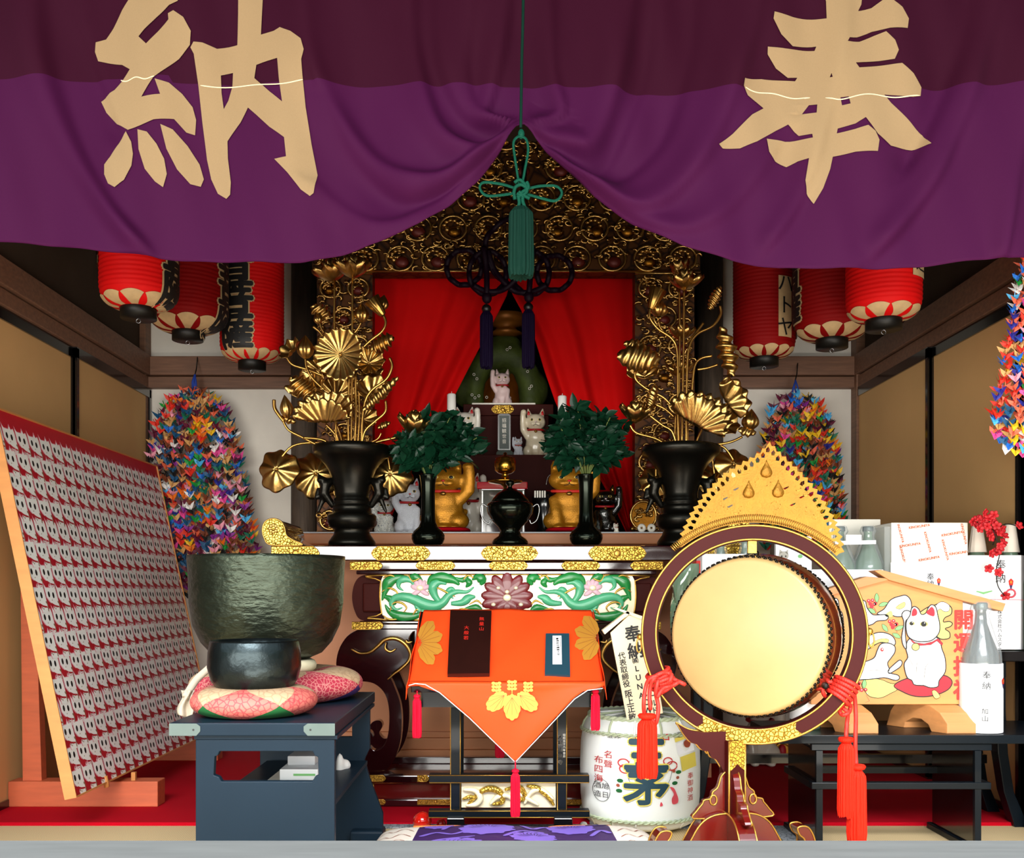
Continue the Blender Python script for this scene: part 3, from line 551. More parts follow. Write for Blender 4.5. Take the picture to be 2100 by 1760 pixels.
# plain wood platform behind
D2 = 4.12
pf = thing('altar_platform', (0, 4.9, 0.012), 'broad plain wood platform with moulded front behind the lacquered altar table', 'platform')
m = MB('plinth_wood'); m.box(qx(602, D2), qx(1462, D2), D2 + .03, 5.9, .012, qz(1097, D2)); m.build('platform_body', pf)
m = MB('plinth_wood'); pbox(m, 598, 1466, 1095, 1117, D2 - .04, D2 + .03, D2); m.build('cornice', pf, bevel=.004)
m = MB('grey_box'); pbox(m, 598, 1466, 1092.4, 1095, D2 - .045, D2 + .3, D2); m.build('top_lip', pf)
for y0, y1, dd in ((1500, 1512, .02), (1512, 1535, .035), (1535, 1552, .05), (1552, 1640, .02)):
    m = MB('plinth_wood'); pbox(m, 640, 1440, y0, y1, D2 + .03 - dd, D2 + .05, D2 + .03); m.build('moulding', pf, bevel=.003)
# ---------------------------------------------------------------- carved gold canopy frame
D3 = 4.45
cf = thing('carved_gold_canopy', (qx(1035, D3), D3, qz(1092, D2)), 'dark gilded canopy frame carved with rows of medallions above the red drapes', 'canopy')
def medal(m, x, y, r, d, seed):
    rr = random.Random(seed); k = d / F; f = fr_px(d); c = f(x, y, 0)
    m.use('gold_leaf'); 
    if rr.random() < .9: m.tube([f(a, b, .012) for a, b in circ(x, y, r, r * .92, 20)], .007, 6, closed=True)
    a0 = rr.uniform(-.5, .5); m.use('carved_red' if rr.random() < .45 else 'gold_dark')
    m.ball(f(x + rr.uniform(-.2, .2) * r, y + r * .25, .008), (r * .55 * k, .02, r * .42 * k), 10)
    m.use('gold_leaf')
    for i in range(5):
        a = a0 + pi * .15 + i * pi * .175 ; c1 = (x - r * .1 + r * .55 * math.cos(a), y - r * .05 - r * .5 * math.sin(a)); m.ball(f(*c1, .014), (r * .20 * k, .012, r * .13 * k), 8)
    m.ball(f(x - r * .45, y + r * .1, .012), (r * .22 * k, .014, r * .22 * k), 8)
def curls(m, x0, x1, y0, y1, d, n, seed):
    rr = random.Random(seed); f = fr_px(d); m.use('gold_leaf')
    for i in range(n):
        x, y = rr.uniform(x0, x1), rr.uniform(y0, y1); a = rr.uniform(0, 2 * pi); r = rr.uniform(6, 13); sg = rr.choice((-1, 1))
        pts = [f(x + r * (1 - t * .75) * math.cos(a + sg * t * 4.2), y + .6 * r * (1 - t * .75) * math.sin(a + sg * t * 4.2), .010 + .012 * t) for t in (0, .17, .33, .5, .67, .83, 1)]
        m.tube(pts, [.0035, .006, .006, .005, .005, .004, .003], 5)
def carving(name, x0, x1, y0, y1, d, seed, sx=73, sy=68, ncurl=None, off=0, ground='carved_ground'):
    m = MB(ground); pbox(m, x0, x1, y0, y1, d, d + .08); 
    ny_ = max(1, round((y1 - y0) / sy)); nx_ = max(1, round((x1 - x0) / sx))
    for j in range(ny_):
        for i in range(nx_ + (j % 2)):
            x = x0 + (i + .5 - .5 * (j % 2)) * (x1 - x0) / nx_; y = y0 + (j + .55) * (y1 - y0) / ny_
            if x0 + 12 < x < x1 - 12: medal(m, x, y, min(sx, (x1 - x0) / nx_) * .38, d, seed * 100 + i * 13 + j * 7)
    curls(m, x0 + 6, x1 - 6, y0 + 6, y1 - 6, d, ncurl or int((x1 - x0) * (y1 - y0) / 330), seed); m.use('gold_leaf')
    f = fr_px(d)
    for y in (y0 + 2, y1 - 2): m.tube([f(x0, y, .01), f(x1, y, .01)], .006, 6)
    return m
carving('lintel', 640, 1436, 250, 560, D3, 1, ncurl=900).build('carved_lintel', cf, label='lintel carved with rows of round medallions')
m = carving('column', 650, 764, 560, 1094, D3, 2, 55, 62, 300); m.build('carved_column', cf, label='left carved gilt column')
m = carving('column', 1302, 1424, 560, 1094, D3, 3, 60, 62, 320); m.build('carved_column', cf, label='right carved gilt column')
m = MB('gold_dark'); f = fr_px(D3 - .03); m.poly(circ(1318, 1058, 27, 30, 28), f, 0, .02); m.use('gold_leaf'); m.tube([f(a, b, .02) for a, b in circ(1318, 1058, 26, 29, 28)], .006, 6, closed=True); curls(m, 1300, 1336, 1042, 1076, D3 - .05, 9, 9)
for k in range(6): m.ball(f(1296 + k * 9, 1085, .01), (.012, .012, .012), 8)
m.build('carved_roundel', cf, label='round carved shield at the foot of the right column')
# red drapes of the inner shrine
D4 = 4.62
for s in (0, 1):
    edge = [(560, 1045), (600, 1042), (640, 1022), (700, 990), (760, 958), (830, 922), (900, 880), (1000, 825), (1092, 790)] if not s else [(560, 1040), (600, 1048), (640, 1070), (700, 1098), (760, 1116), (830, 1140), (900, 1180), (1000, 1240), (1092, 1284)]
    ys = [e[0] for e in edge]; xs = [e[1] for e in edge]; xo = 762 if not s else 1304
    def fn(u, v, s=s, ys=ys, xs=xs, xo=xo):
        y = 552 + (1092 - 552) * v; xe = float(np.interp(y, ys, xs)); x = xo + (xe - xo) * u
        w_ = (abs(xe - xo) / 270) * .6 + .4
        dd = (.016 + .02 * v) * math.sin(u * 15 + v * 1.2 + s) * (.35 + .65 * u) + .010 * math.sin(u * 37 + 3 * v) * u
        p = P(x, y, D4); return (p.x, p.y + dd + .02 * (1 - w_), p.z)
    MB('red_cloth').grid(fn, 70, 40).build('shrine_drape', None, 'bright red shrine drape gathered to the %s of the cat statue' % ('left' if not s else 'right'), 'curtain', 'red drapes of the shrine', solid=.004)
# purple ornamental knot in front of the drapes
D5 = 4.32; kn = thing('ornamental_cord_knot', P(1045, 560, D5), 'dark purple looped rope ornament with two tassels before the red drapes', 'cord')
m = MB('purple_cord'); f = fr_px(D5)
def loop(pts, h, closed=False): m.tube([f(a, b, h + .006 * math.sin(i * .8)) for i, (a, b) in enumerate(smoothp(pts, 6, closed))], .0125, 8, closed)
loop(circ(952, 549, 36, 36, 12), 0, True); loop(circ(1000, 562, 38, 44, 12), .015, True); loop(circ(1088, 562, 38, 44, 12), .015, True); loop(circ(1137, 560, 36, 36, 12), 0, True)
loop([(1045, 590), (1015, 565), (996, 520), (1000, 490), (1020, 468), (1045, 452), (1068, 448)], .03); loop([(1000, 520), (1015, 560), (1045, 595), (1080, 606), (1120, 590)], .035); loop([(1095, 520), (1075, 560), (1045, 592), (1010, 606), (972, 592)], .045)
loop([(992, 516), (998, 560), (999, 612)], .05); loop([(1092, 516), (1088, 560), (1084, 612)], .05)
m.ball(f(999, 618, .05), (.022, .02, .026), 12); m.ball(f(1084, 616, .05), (.022, .02, .026), 12); m.tube([f(1066, 450, .03), P(1072, 420, D5 + .03), P(1076, 330, D3 - .015)], .0125, 8); m.build('knotted_rope', kn)
for x, y in ((998, 640), (1083, 637)):
    m = MB('violet_tassel'); t = f(x, y, .05); tassel_geo(m, (t[0], t[1], t[2] - .012), (752 - y) * D5 / F, .028, int(x), 1.02); m.use('black'); m.ball((t[0], t[1], t[2]), (.022, .022, .02), 10); m.tube([(t[0], t[1], t[2]), f(x, 620, .05)], .003, 6); m.build('tassel', kn)
# ---------------------------------------------------------------- stepped dais inside the shrine
zt = qz(1092.4, D2); ds = thing('stepped_dais', (qx(1035, 4.8), 4.8, zt), 'dark red lacquered stepped dais inside the shrine between the drapes', 'dais')
m = MB('maroon_satin'); m.box(qx(905, 4.62), qx(1165, 4.62), 4.62, 5.3, zt, qz(935, 4.66)); m.build('lower_step', ds, bevel=.003)
m = MB('maroon_satin'); m.box(qx(960, 4.86), qx(1125, 4.86), 4.86, 5.3, qz(935, 4.66), qz(852, 4.86)); m.build('middle_step', ds, bevel=.003)
m = MB('maroon_satin'); m.box(qx(950, 4.84), qx(1135, 4.84), 4.84, 5.4, qz(852, 4.84), qz(829, 4.84)); m.build('top_step', ds, bevel=.003)
m = MB('ivory'); m.box(qx(968, 4.83), qx(1098, 4.83), 4.83, 4.845, qz(829.5, 4.83), qz(826.5, 4.83)); m.build('step_edge', ds, label='pale edge strip of the top step')
plate(1008, 1054, 832, 848, 4.838, ds)
# mossy rock shrine with hollow, little lotus stand above
zc = qz(828, 4.86)
rk = thing('rock_shrine', (qx(1032, 5.2), 5.2, zc), 'mossy green carved rock shrine with a gold brown hollow behind the white cat', 'sculpture')
it = []; rr = random.Random(5)
for k in range(26):
    a = pi * k / 25; x = 1030 + 58 * math.cos(a); y = 822 - 95 * math.sin(a) ** .8
    it.append((tuple(P(x, y, 5.12)), (.05 + .02 * rr.random(), .07, .06 + .02 * rr.random())))
it += [(tuple(P(1030, 735, 5.2)), (.13, .08, .12)), (tuple(P(960, 800, 5.15)), (.09, .08, .1)), (tuple(P(1095, 800, 5.15)), (.08, .08, .1)), (tuple(P(1035, 705, 5.15)), (.09, .07, .05))]
m = MB('moss_rock'); m.raw(blob(it, .014, 4)); m.build('rock', rk)
m = MB('old_gold'); m.grid(lambda u, v: tuple(P(1030 + 42 * math.cos(pi * u) * (.3 + .7 * v), 826 - 82 * math.sin(pi * u) * (.3 + .7 * v), 5.22 - .12 * v * v)), 28, 8); m.build('gilded_hollow', rk)
m = MB('old_gold'); c = P(1038, 690, 5.1); m.lathe([(.02, 0), (.09, .01), (.06, .03), (.05, .045), (.10, .06), (.12, .10), (.11, .105), (.09, .09)], 24, Matrix.Translation(c)); m.build('lotus_pedestal', rk)
m = MB('ivory')
for x, y in ((972, 768), (978, 777), (968, 810), (974, 816), (982, 812), (998, 815), (1046, 713), (1082, 762), (1090, 792), (1086, 797), (1040, 717)): m.tube([P(a, b, 5.02) for a, b in circ(x, y, 2.4, n=10)], .0016, 5, closed=True)
m.build('flower_rings', rk)
# ---------------------------------------------------------------- gilded lotus arrangements in bronze vases
def frame_to(n, up=(0, 0, 1), roll=0.0):
    n = Vector(n).normalized(); u = Vector(up); u = (u - n * u.dot(n)).normalized() if abs(u.dot(n)) < .99 else n.orthogonal(); x = u.cross(n); M = Matrix((x, u, n)).transposed().to_4x4()
    return M @ Matrix.Rotation(roll, 4, 'Z')       # local x right, y up, z towards n
def g_leaf(m, c, n, Rr, roll=0, ruff=11, amp=.09, cup=.25, fold=None, seed=0, ell=1.0):
    rr = random.Random(seed); ph = [rr.uniform(0, 6.28) for _ in range(4)]; M = Matrix.Translation(c) @ frame_to(n, roll=roll)
    def fn(u, v):
        a = 2 * pi * u; r = v
        rad = Rr * r * (1 + .05 * r * math.sin(ruff * a + ph[0]) + .05 * r * math.sin(3 * a + ph[1]))
        x = rad * math.cos(a); y = rad * math.sin(a) * ell
        h = Rr * (cup * r * r + amp * r ** 1.2 * math.sin(ruff * a + ph[0] + 1) + .06 * r * r * math.sin(2 * a + ph[2])) - (.06 * Rr if r < .08 else 0)
        if fold is not None and y < -fold * Rr:
            e = -fold * Rr - y; y = -fold * Rr + e * .85; h += .05 * Rr + .35 * Rr * math.sin(min(1, e / Rr) * pi * .8)
        return (x, y, h)
    m.grid(fn, 88, 12, cu=True, M=M); m.ball(M @ Vector((0, 0, -.02 * Rr)), Rr * .06, 8)
def g_bud(m, c, d, Rr, Hh, flute=9):
    M = Matrix.Translation(c) @ frame_to(d)
    def fn(u, v):
        a = 2 * pi * u; r = Rr * math.sin(pi * min(1, v * .96 + .04)) ** .8 * (1.25 - .75 * v) * (1 + .07 * math.cos(flute * a)); return (r * math.cos(a), r * math.sin(a), Hh * v)
    m.grid(fn, 54, 12, cu=True, M=M)
def g_petal(m, M, l, w, curl):
    def fn(u, v):
        s_ = (u - .5) * 2; ww = w * math.sin(pi * (v * .86 + .07)) ** .7 * (1 - v ** 4); t = v * curl
        return (s_ * ww, l * v * math.cos(t * .35), l * .42 * v * math.sin(t) + .4 * w * s_ * s_ + .02 * l * math.cos(14 * s_) * .3)
    m.grid(fn, 8, 9, M=M)
def g_flower(m, c, d, Rr, opening=.7, n=8):
    B = Matrix.Translation(c) @ frame_to(d)
    for ring, (k, op, l, off) in enumerate(((n, opening, 1.0, 0), (n - 1, opening * .55, .9, .4), (5, opening * .25, .75, .2))):
        for i in range(k):
            M = B @ Matrix.Rotation(2 * pi * i / k + off, 4, 'Z') @ Matrix.Rotation(pi / 2 - op * 1.5, 4, 'X') @ Matrix.Translation((0, Rr * .05, 0))
            g_petal(m, M, Rr * l * 1.05, Rr * .44, 1.0)
    m.lathe([(Rr * .08, 0), (Rr * .2, Rr * .25), (Rr * .02, Rr * .3)], 12, B)
def g_pod(m, c, d, Rr, Hh):
    M = Matrix.Translation(c) @ frame_to(d); prof = [(Rr * .35, 0), (Rr * .5, Hh * .15), (Rr, Hh), (Rr * .92, Hh * 1.02), (Rr * .85, Hh * .95), (.0005, Hh * .93)]
    v = []; n = 36
    for i in range(n):
        for r, z in prof: k = 1 + .06 * math.cos(12 * 2 * pi * i / n); v.append((r * k * math.cos(2 * pi * i / n), r * k * math.sin(2 * pi * i / n), z))
    K_ = len(prof); m.add(v, [(i * K_ + j, ((i + 1) % n) * K_ + j, ((i + 1) % n) * K_ + j + 1, i * K_ + j + 1) for i in range(n) for j in range(K_ - 1)], True, M)
    for i in range(7): m.ball(M @ Vector((Rr * .6 * math.cos(i * .9), Rr * .6 * math.sin(i * .9), Hh * .96)), Rr * .13, 6)
def g_rolled(m, a, b, Rr, waves=6, amp=.35, seed=0):
    """withered leaf rolled into a ridged spindle between two points"""
    a = Vector(a); b = Vector(b); l = (b - a).length; M = Matrix.Translation(a) @ frame_to(b - a, (0, -1, 0.01))
    def fn(u, v):
        q = 2 * pi * u; r = Rr * (math.sin(pi * min(1, v * .9 + .06)) ** .7) * (1 + amp * .5 * math.sin(waves * 2 * pi * v + q * 1.0)) * (1 + .12 * math.cos(2 * q + seed)) ; return (r * math.cos(q), r * math.sin(q) * .7, l * v + .1 * Rr * math.sin(q * 2))
    m.grid(fn, 22, 40, cu=True, M=M)
DL = 3.74
def arrangement(label, items, base):
    t = thing('gilded_lotus_arrangement', base, label, 'ornamental flowers', 'gilded lotus arrangements on the altar')
    for it in items:
        k = it[0]; m = MB('gold_leaf')
        if k == 'stem':
            dd = it[2] if len(it) > 2 else 0; r_ = it[3] if len(it) > 3 else .0048; m = MB('gold'); m.tube([P(x, y, DL + dd) for x, y in smoothp(it[1], 6)], r_, 8); m.build('stem', t); continue
        x, y, dd = it[1]; c = P(x, y, DL + dd); s_ = (DL + dd) / F
        if k == 'leaf': g_leaf(m, c, it[2], it[3] * s_, **it[4]); o = m.build('leaf', t, solid=.0015)
        elif k == 'bud': g_bud(m, c, it[2], it[3] * s_, it[4] * s_); m.build('bud', t)
        elif k == 'flower': g_flower(m, c, it[2], it[3] * s_, it[4]); m.build('lotus_flower', t, solid=.001)
        elif k == 'pod': m = MB('gold'); g_pod(m, c, it[2], it[3] * s_, it[4] * s_); m.build('seed_pod', t)
        elif k == 'roll': x2, y2, d2 = it[2]; g_rolled(m, c, P(x2, y2, DL + d2), it[3] * s_, it[4], it[5] if len(it) > 5 else .35, x); m.build('rolled_leaf', t)
    return t
LF = [('stem', [(686, 575), (686, 760), (690, 920)]), ('stem', [(723, 566), (722, 760), (720, 920)], -.01), ('stem', [(716, 770), (714, 850), (715, 920)], -.03), ('stem', [(729, 765), (730, 850), (727, 920)], -.02), ('stem', [(736, 800), (737, 860), (733, 920)], -.01),
 ('stem', [(690, 890), (694, 905), (698, 930)], 0), ('stem', [(668, 870), (690, 895), (700, 925)], .01), ('stem', [(640, 776), (650, 810), (690, 870), (705, 925)], .03),
 ('flower', (724, 572, -.01), (0, -.25, 1), 46, .85), ('flower', (684, 578, .06), (-.2, -.15, 1), 44, .9),
 ('leaf', (697, 727, -.07), (-.25, -1, -.12), 52, dict(ruff=18, amp=.05, cup=.18, seed=1)), ('leaf', (668, 856, -.10), (-.15, -1, .30), 62, dict(ruff=20, amp=.06, cup=.25, fold=.22, seed=2, ell=.86)),
 ('leaf', (640, 800, .06), (-.5, -1, .6), 46, dict(ruff=9, amp=.12, cup=.5, seed=3, ell=.7)), ('roll', (598, 778, .0), (646, 812, .02), 20, 5, .5),
 ('bud', (627, 736, -.02), (0, -.1, 1), 13, 48), ('stem', [(626, 735), (629, 755), (640, 775), (665, 800)], -.01),
 ('bud', (590, 858, -.03), (-.1, -.2, 1), 14, 48), ('stem', [(580, 862), (592, 882), (620, 897), (655, 915)], -.03), ('stem', [(562, 820), (563, 836), (571, 850), (582, 864)], -.03, .007), ('roll', (575, 856, 0), (606, 866, 0), 9, 3),
 ('pod', (786, 646, -.03), (-.75, -.2, 1), 17, 38), ('bud', (782, 636, .0), (.2, 0, 1), 13, 32), ('stem', [(786, 646), (791, 662), (783, 680), (760, 698), (745, 712)], -.02, .005),
 ('bud', (742, 662, .0), (0, -.1, 1), 11, 40), ('stem', [(740, 662), (733, 675), (722, 688)], 0), ('bud', (655, 665, .05), (-.3, 0, 1), 9, 26), ('stem', [(642, 670), (655, 680), (662, 690)], .04), ('stem', [(655, 658), (660, 675), (670, 690)], .05),
 ('roll', (640, 628, .08), (676, 655, .08), 14, 4, .5), ('roll', (762, 716, .05), (806, 690, .03), 17, 5, .6), ('leaf', (756, 745, .10), (.3, -1, .3), 30, dict(ruff=9, amp=.14, cup=.5, seed=4)),
 ('stem', [(799, 734), (804, 752), (792, 778), (765, 798), (750, 820), (743, 860), (742, 920)], -.04, .0055), ('roll', (745, 842, -.05), (816, 774, -.05), 11, 8, .55), ('leaf', (765, 812, .05), (.2, -1, .7), 34, dict(ruff=8, amp=.12, cup=.7, seed=5)),
 ('stem', [(791, 822), (790, 845), (768, 865), (748, 885), (741, 920)], -.04), ('flower', (848, 893, -.06), (.15, -.3, 1), 48, .8), ('stem', [(842, 892), (810, 898), (770, 908), (745, 922)], -.03), ('stem', [(782, 888), (772, 902), (740, 915)], -.05, .003), ('stem', [(622, 898), (660, 902), (690, 918)], -.05),
 ('roll', (775, 878, -.02), (800, 866, -.02), 7, 3), ('leaf', (600, 722, .10), (-.6, -.7, .5), 26, dict(ruff=7, amp=.12, cup=.5, seed=6)), ('stem', [(588, 733), (600, 748), (630, 758), (665, 772)], .02), ('leaf', (755, 760, .12), (.5, -1, .4), 26, dict(ruff=8, amp=.15, cup=.5, seed=16)),
 ('leaf', (566, 962, .02), (-.2, -1, .15), 44, dict(ruff=8, amp=.05, cup=-.35, seed=7)), ('leaf', (648, 970, .10), (.1, -1, .2), 50, dict(ruff=10, amp=.05, cup=-.3, seed=8)), ('leaf', (800, 972, .08), (.1, -1, .1), 45, dict(ruff=9, amp=.04, cup=-.3, seed=9)),
 ('stem', [(566, 955), (600, 915), (660, 908), (690, 918)], .04), ('stem', [(800, 965), (790, 925), (760, 908), (735, 916)], .05), ('leaf', (690, 812, .12), (0, -1, .3), 40, dict(ruff=9, amp=.12, cup=.3, seed=10))]
RF = [('stem', [(1403, 592), (1402, 700), (1398, 920)]), ('stem', [(1393, 592), (1394, 700), (1392, 920)], .03), ('stem', [(1386, 850), (1384, 890), (1384, 925)], .0), ('stem', [(1408, 850), (1410, 890), (1408, 925)], .02),
 ('flower', (1405, 596, -.02), (0, -.3, 1), 42, .88), ('flower', (1398, 572, .08), (-.2, -.2, 1), 36, .6),
 ('pod', (1335, 634, -.02), (.35, -.15, 1), 18, 42), ('bud', (1351, 650, .0), (.1, 0, 1), 13, 36), ('stem', [(1333, 633), (1333, 652), (1350, 675), (1378, 695), (1389, 725), (1390, 820), (1391, 920)], -.03, .0052), ('stem', [(1350, 660), (1356, 675), (1372, 690)], .0),
 ('roll', (1455, 635, -.02), (1478, 588, -.02), 11, 7, .5), ('stem', [(1477, 628), (1478, 645), (1462, 668), (1430, 685), (1414, 710), (1409, 760), (1407, 920)], -.03, .005), ('stem', [(1443, 662), (1425, 685), (1406, 706)], .0),
 ('flower', (1395, 700, .06), (.1, -.3, 1), 36, .8), ('flower', (1398, 775, .07), (-.2, -.4, 1), 36, .8), ('roll', (1480, 672, -.02), (1503, 772, -.02), 19, 5, .6), ('stem', [(1460, 730), (1438, 735), (1425, 750), (1420, 790), (1417, 830)], -.02, .005), ('stem', [(1472, 748), (1450, 755), (1430, 758)], .0),
 ('roll', (1268, 730, -.03), (1352, 740, -.03), 26, 6, .22), ('leaf', (1322, 772, .03), (-.3, -1, .6), 34, dict(ruff=7, amp=.1, cup=.6, seed=21, ell=.7)), ('roll', (1280, 705, .02), (1325, 712, .02), 12, 4),
 ('stem', [(1302, 760), (1305, 780), (1330, 800), (1360, 815), (1380, 835)], -.02, .005), ('stem', [(1345, 830), (1365, 840), (1382, 855)], -.01), ('leaf', (1494, 822, -.04), (.5, -1, .15), 44, dict(ruff=10, amp=.08, cup=.3, fold=.25, roll=-.9, seed=22)),
 ('leaf', (1430, 866, -.12), (.1, -1, .35), 64, dict(ruff=20, amp=.06, cup=.25, fold=.18, roll=-.55, seed=23)), ('roll', (1330, 842, -.02), (1345, 788, -.02), 11, 6, .25), ('flower', (1302, 868, -.04), (.05, -.3, 1), 44, .8),
 ('stem', [(1292, 872), (1305, 888), (1345, 900), (1378, 920)], -.04, .005), ('stem', [(1332, 852), (1358, 872), (1378, 885), (1388, 915)], -.05, .005), ('bud', (1537, 882, -.04), (.1, 0, 1), 13, 44), ('roll', (1515, 882, -.04), (1550, 888, -.04), 10, 3), ('stem', [(1522, 896), (1500, 906), (1470, 912), (1420, 918)], -.03, .005),
 ('leaf', (1505, 952, .05), (.2, -1, .3), 38, dict(ruff=7, amp=.06, cup=-.3, seed=24)), ('stem', [(1505, 945), (1480, 915), (1430, 912)], .05), ('leaf', (1345, 985, .10), (-.2, -1, .2), 34, dict(ruff=8, amp=.06, cup=-.3, seed=25)), ('leaf', (1466, 985, .12), (.2, -1, .2), 36, dict(ruff=8, amp=.06, cup=-.3, seed=26)),
 ('leaf', (1480, 870, .10), (.2, -1, .5), 34, dict(ruff=8, amp=.1, cup=.4, seed=27)), ('stem', [(1345, 980), (1350, 930), (1380, 912)], .06), ('stem', [(1466, 980), (1455, 925), (1425, 912)], .06), ('stem', [(1495, 835), (1450, 865), (1425, 912)], -.01)]
LF += [('leaf', (x, y, d), n, r, dict(ruff=9, amp=.13, cup=.4, seed=40 + i)) for i, (x, y, d, n, r) in enumerate([(655, 760, .14, (-.4, -1, .3), 30), (745, 860, .14, (.4, -1, .5), 28)])]
zv = qz(1116, 3.62)
VC = (3.74)
def lathe_px(prof, cx, ybase, d, scale=1.0):
    return [(w_ * d / F, (ybase - y) * d / F) for w_, y in prof]
def bigvase(cx, label):
    v = thing('bronze_vase', (qx(cx, VC), VC, zv + .0005), label, 'vase', 'large bronze lotus vases')
    yb = 1116; k = VC / F
    pf_ = [(48, 1116), (48, 1109), (45, 1104), (38, 1094), (35, 1084), (38, 1082), (46, 1078), (50, 1066), (50, 1056), (46, 1052), (40, 1050), (39, 1040), (40, 1036), (37, 1034), (37, 1030), (39, 1028), (36, 1025), (37, 1021), (35, 1018), (35, 1008), (39, 990), (43, 975), (48, 962), (56, 950), (68, 938), (78, 930), (80, 922), (80, 914), (76, 912), (66, 916), (48, 930), (36, 955), (0.1, 958)]
    z0 = qz(1116, VC) - zv
    m = MB('bronze'); m.lathe([(w_ * k, (yb - y) * k) for w_, y in pf_], 48, Matrix.Translation((qx(cx, VC), VC, zv))); m.build('vase_body', v)
    for s in (-1, 1):
        m = MB('bronze'); X = qx(cx, VC)
        m.raw(blob([[((X + s * .075, VC, zv + .155), .012), ((X + s * .105, VC - .01, zv + .20), .018), ((X + s * .10, VC - .01, zv + .235), .022), ((X + s * .075, VC, zv + .25), .012)], [((X + s * .10, VC, zv + .20), .012), ((X + s * .135, VC, zv + .185), .010), ((X + s * .13, VC, zv + .215), .008)], ((X + s * .115, VC - .015, zv + .25), (.018, .018, .015)), [((X + s * .105, VC, zv + .19), .012), ((X + s * .12, VC, zv + .155), .009), ((X + s * .13, VC, zv + .13), .006)], [((X + s * .12, VC - .015, zv + .26), .007), ((X + s * .128, VC - .015, zv + .275), .004)]], .004, 2)); m.build('lion_handle', v)
    return v
bigvase(722, 'large dark bronze vase holding lotuses beside the pair of gold-edged table scrolls, left one'); bigvase(1396, 'large dark bronze vase holding lotuses, the one behind the drum crest')
arrangement('gilded lotus flowers and leaves rising from the bronze vase left of the shrine', LF, (qx(722, VC), VC, qz(912, VC)))
arrangement('gilded lotus flowers and leaves rising from the bronze vase behind the drum crest', RF, (qx(1396, VC), VC, qz(912, VC)))
# slim vases with green branches
def slimvase(cx, label):
    k = 3.70 / F; pf_ = [(27, 1117), (31, 1112), (34, 1104), (34, 1097), (29, 1088), (20, 1080), (15.5, 1070), (14, 1050), (14, 1010), (15, 990), (17.5, 976), (19, 973), (17, 972), (14, 978), (.1, 985)]
    m = MB('bronze_gloss'); m.lathe([(w_ * k, (1117 - y) * k) for w_, y in pf_], 40, Matrix.Translation((qx(cx, 3.70), 3.70, zv))); return m.build('flower_vase', None, label, 'vase', 'slim bronze vases with green branches')
slimvase(878, 'slim dark bronze vase in front of the left gold beckoning cat'); slimvase(1202, 'slim dark bronze vase in front of the right gold beckoning cat')
def leafgeo():
    v = []; f = []; n = 6
    for i in range(n + 1):
        t = i / n; w_ = .24 * math.sin(pi * t ** .8) ** .9; z = -.12 * t * t
        v += [(-w_, t, z + .05), (0, t, z), (w_, t, z + .05)]
    for i in range(n): b = i * 3; f += [(b, b + 3, b + 4, b + 1), (b + 1, b + 4, b + 5, b + 2)]
    return v, f
LG = leafgeo()
def bouquet(cx, cyt, hw, hh, label, seed, base):
    rr = random.Random(seed); t = thing('evergreen_branches', base, label, 'branches', 'green branches in the slim vases'); D = 3.70
    tips = []
    for b in range(19):
        a = R(-96 + 192 * (b + rr.random() * .8) / 19); l = rr.uniform(.75, 1.02); dpt = rr.uniform(-.10, .10)
        p0 = Vector(base); tip = P(cx + hw * math.sin(a) * l, cyt + hh - (hh * 2) * (.45 + .55 * math.cos(a)) * l, D + dpt); mid = p0.lerp(tip, .5) + Vector((0, 0, .02))
        pts = [p0 + Vector((0, 0, -.02)), p0.lerp(mid, .5), mid, tip]; m = MB('twig'); m.tube(smoothp([tuple(q) for q in pts], 4), .0022, 5); br = m.build('branch', t)
        m = MB('leaf_dark')
        for q in range(46):
            f_ = rr.uniform(.28, 1.0); c = (p0.lerp(mid, f_ * 2) if f_ < .5 else mid.lerp(tip, f_ * 2 - 1)) + Vector([rr.uniform(-.018, .018) for _ in range(3)])
            out = (tip - p0).normalized() * .6 + Vector((rr.uniform(-1, 1), rr.uniform(-1.1, .5), rr.uniform(-.5, .9))); s_ = rr.uniform(.045, .068)
            M = Matrix.Translation(c) @ frame_to(out.orthogonal() * rr.uniform(-1, 1) + Vector((0, -1, .6)), out) @ Matrix.Rotation(rr.uniform(-.5, .5), 4, 'Z') @ Matrix.Diagonal((s_, s_, s_, 1))
            m.add(LG[0], LG[1], True, M)
        m.build('leaves', br, kind=None)
    return t
bouquet(898, 912, 84, 66, 'bunch of dark green leafy branches in the slim vase before the left gold cat', 11, (qx(878, 3.7), 3.70, qz(976, 3.7)))
bouquet(1203, 908, 77, 70, 'bunch of dark green leafy branches in the slim vase before the right gold cat', 12, (qx(1202, 3.7), 3.70, qz(976, 3.7)))
# incense burner
k = 3.68 / F; B = thing('incense_burner', (qx(1046, 3.68), 3.68, zv), 'round black bronze incense burner with wire handles at the altar centre', 'incense burner')
m = MB('bronze_gloss'); T_ = Matrix.Translation((qx(1046, 3.68), 3.68, zv))
m.lathe([(w_ * k, (1118 - y) * k) for w_, y in [(37, 1118), (37, 1112), (33, 1106), (24, 1100), (20, 1090), (24, 1082), (36, 1070), (46, 1054), (48, 1042), (46, 1034), (38, 1030), (.1, 1030)]], 44, T_); m.build('burner_body', B)
m = MB('bronze_gloss'); m.lathe([(w_ * k, (1118 - y) * k) for w_, y in [(40, 1031), (36, 1024), (26, 1012), (14, 1004), (5, 1002), (4, 998), (9, 993), (9, 988), (4, 985), (.1, 985)]], 40, T_); m.build('lid', B)
for s in (-1, 1):
    m = MB('chrome'); m.tube([P(1046 + s * x, y, 3.68) for x, y in smoothp([(44, 1042), (56, 1034), (60, 1046), (55, 1066), (44, 1074), (40, 1066)], 5)], .003, 6); m.build('wire_handle', B)
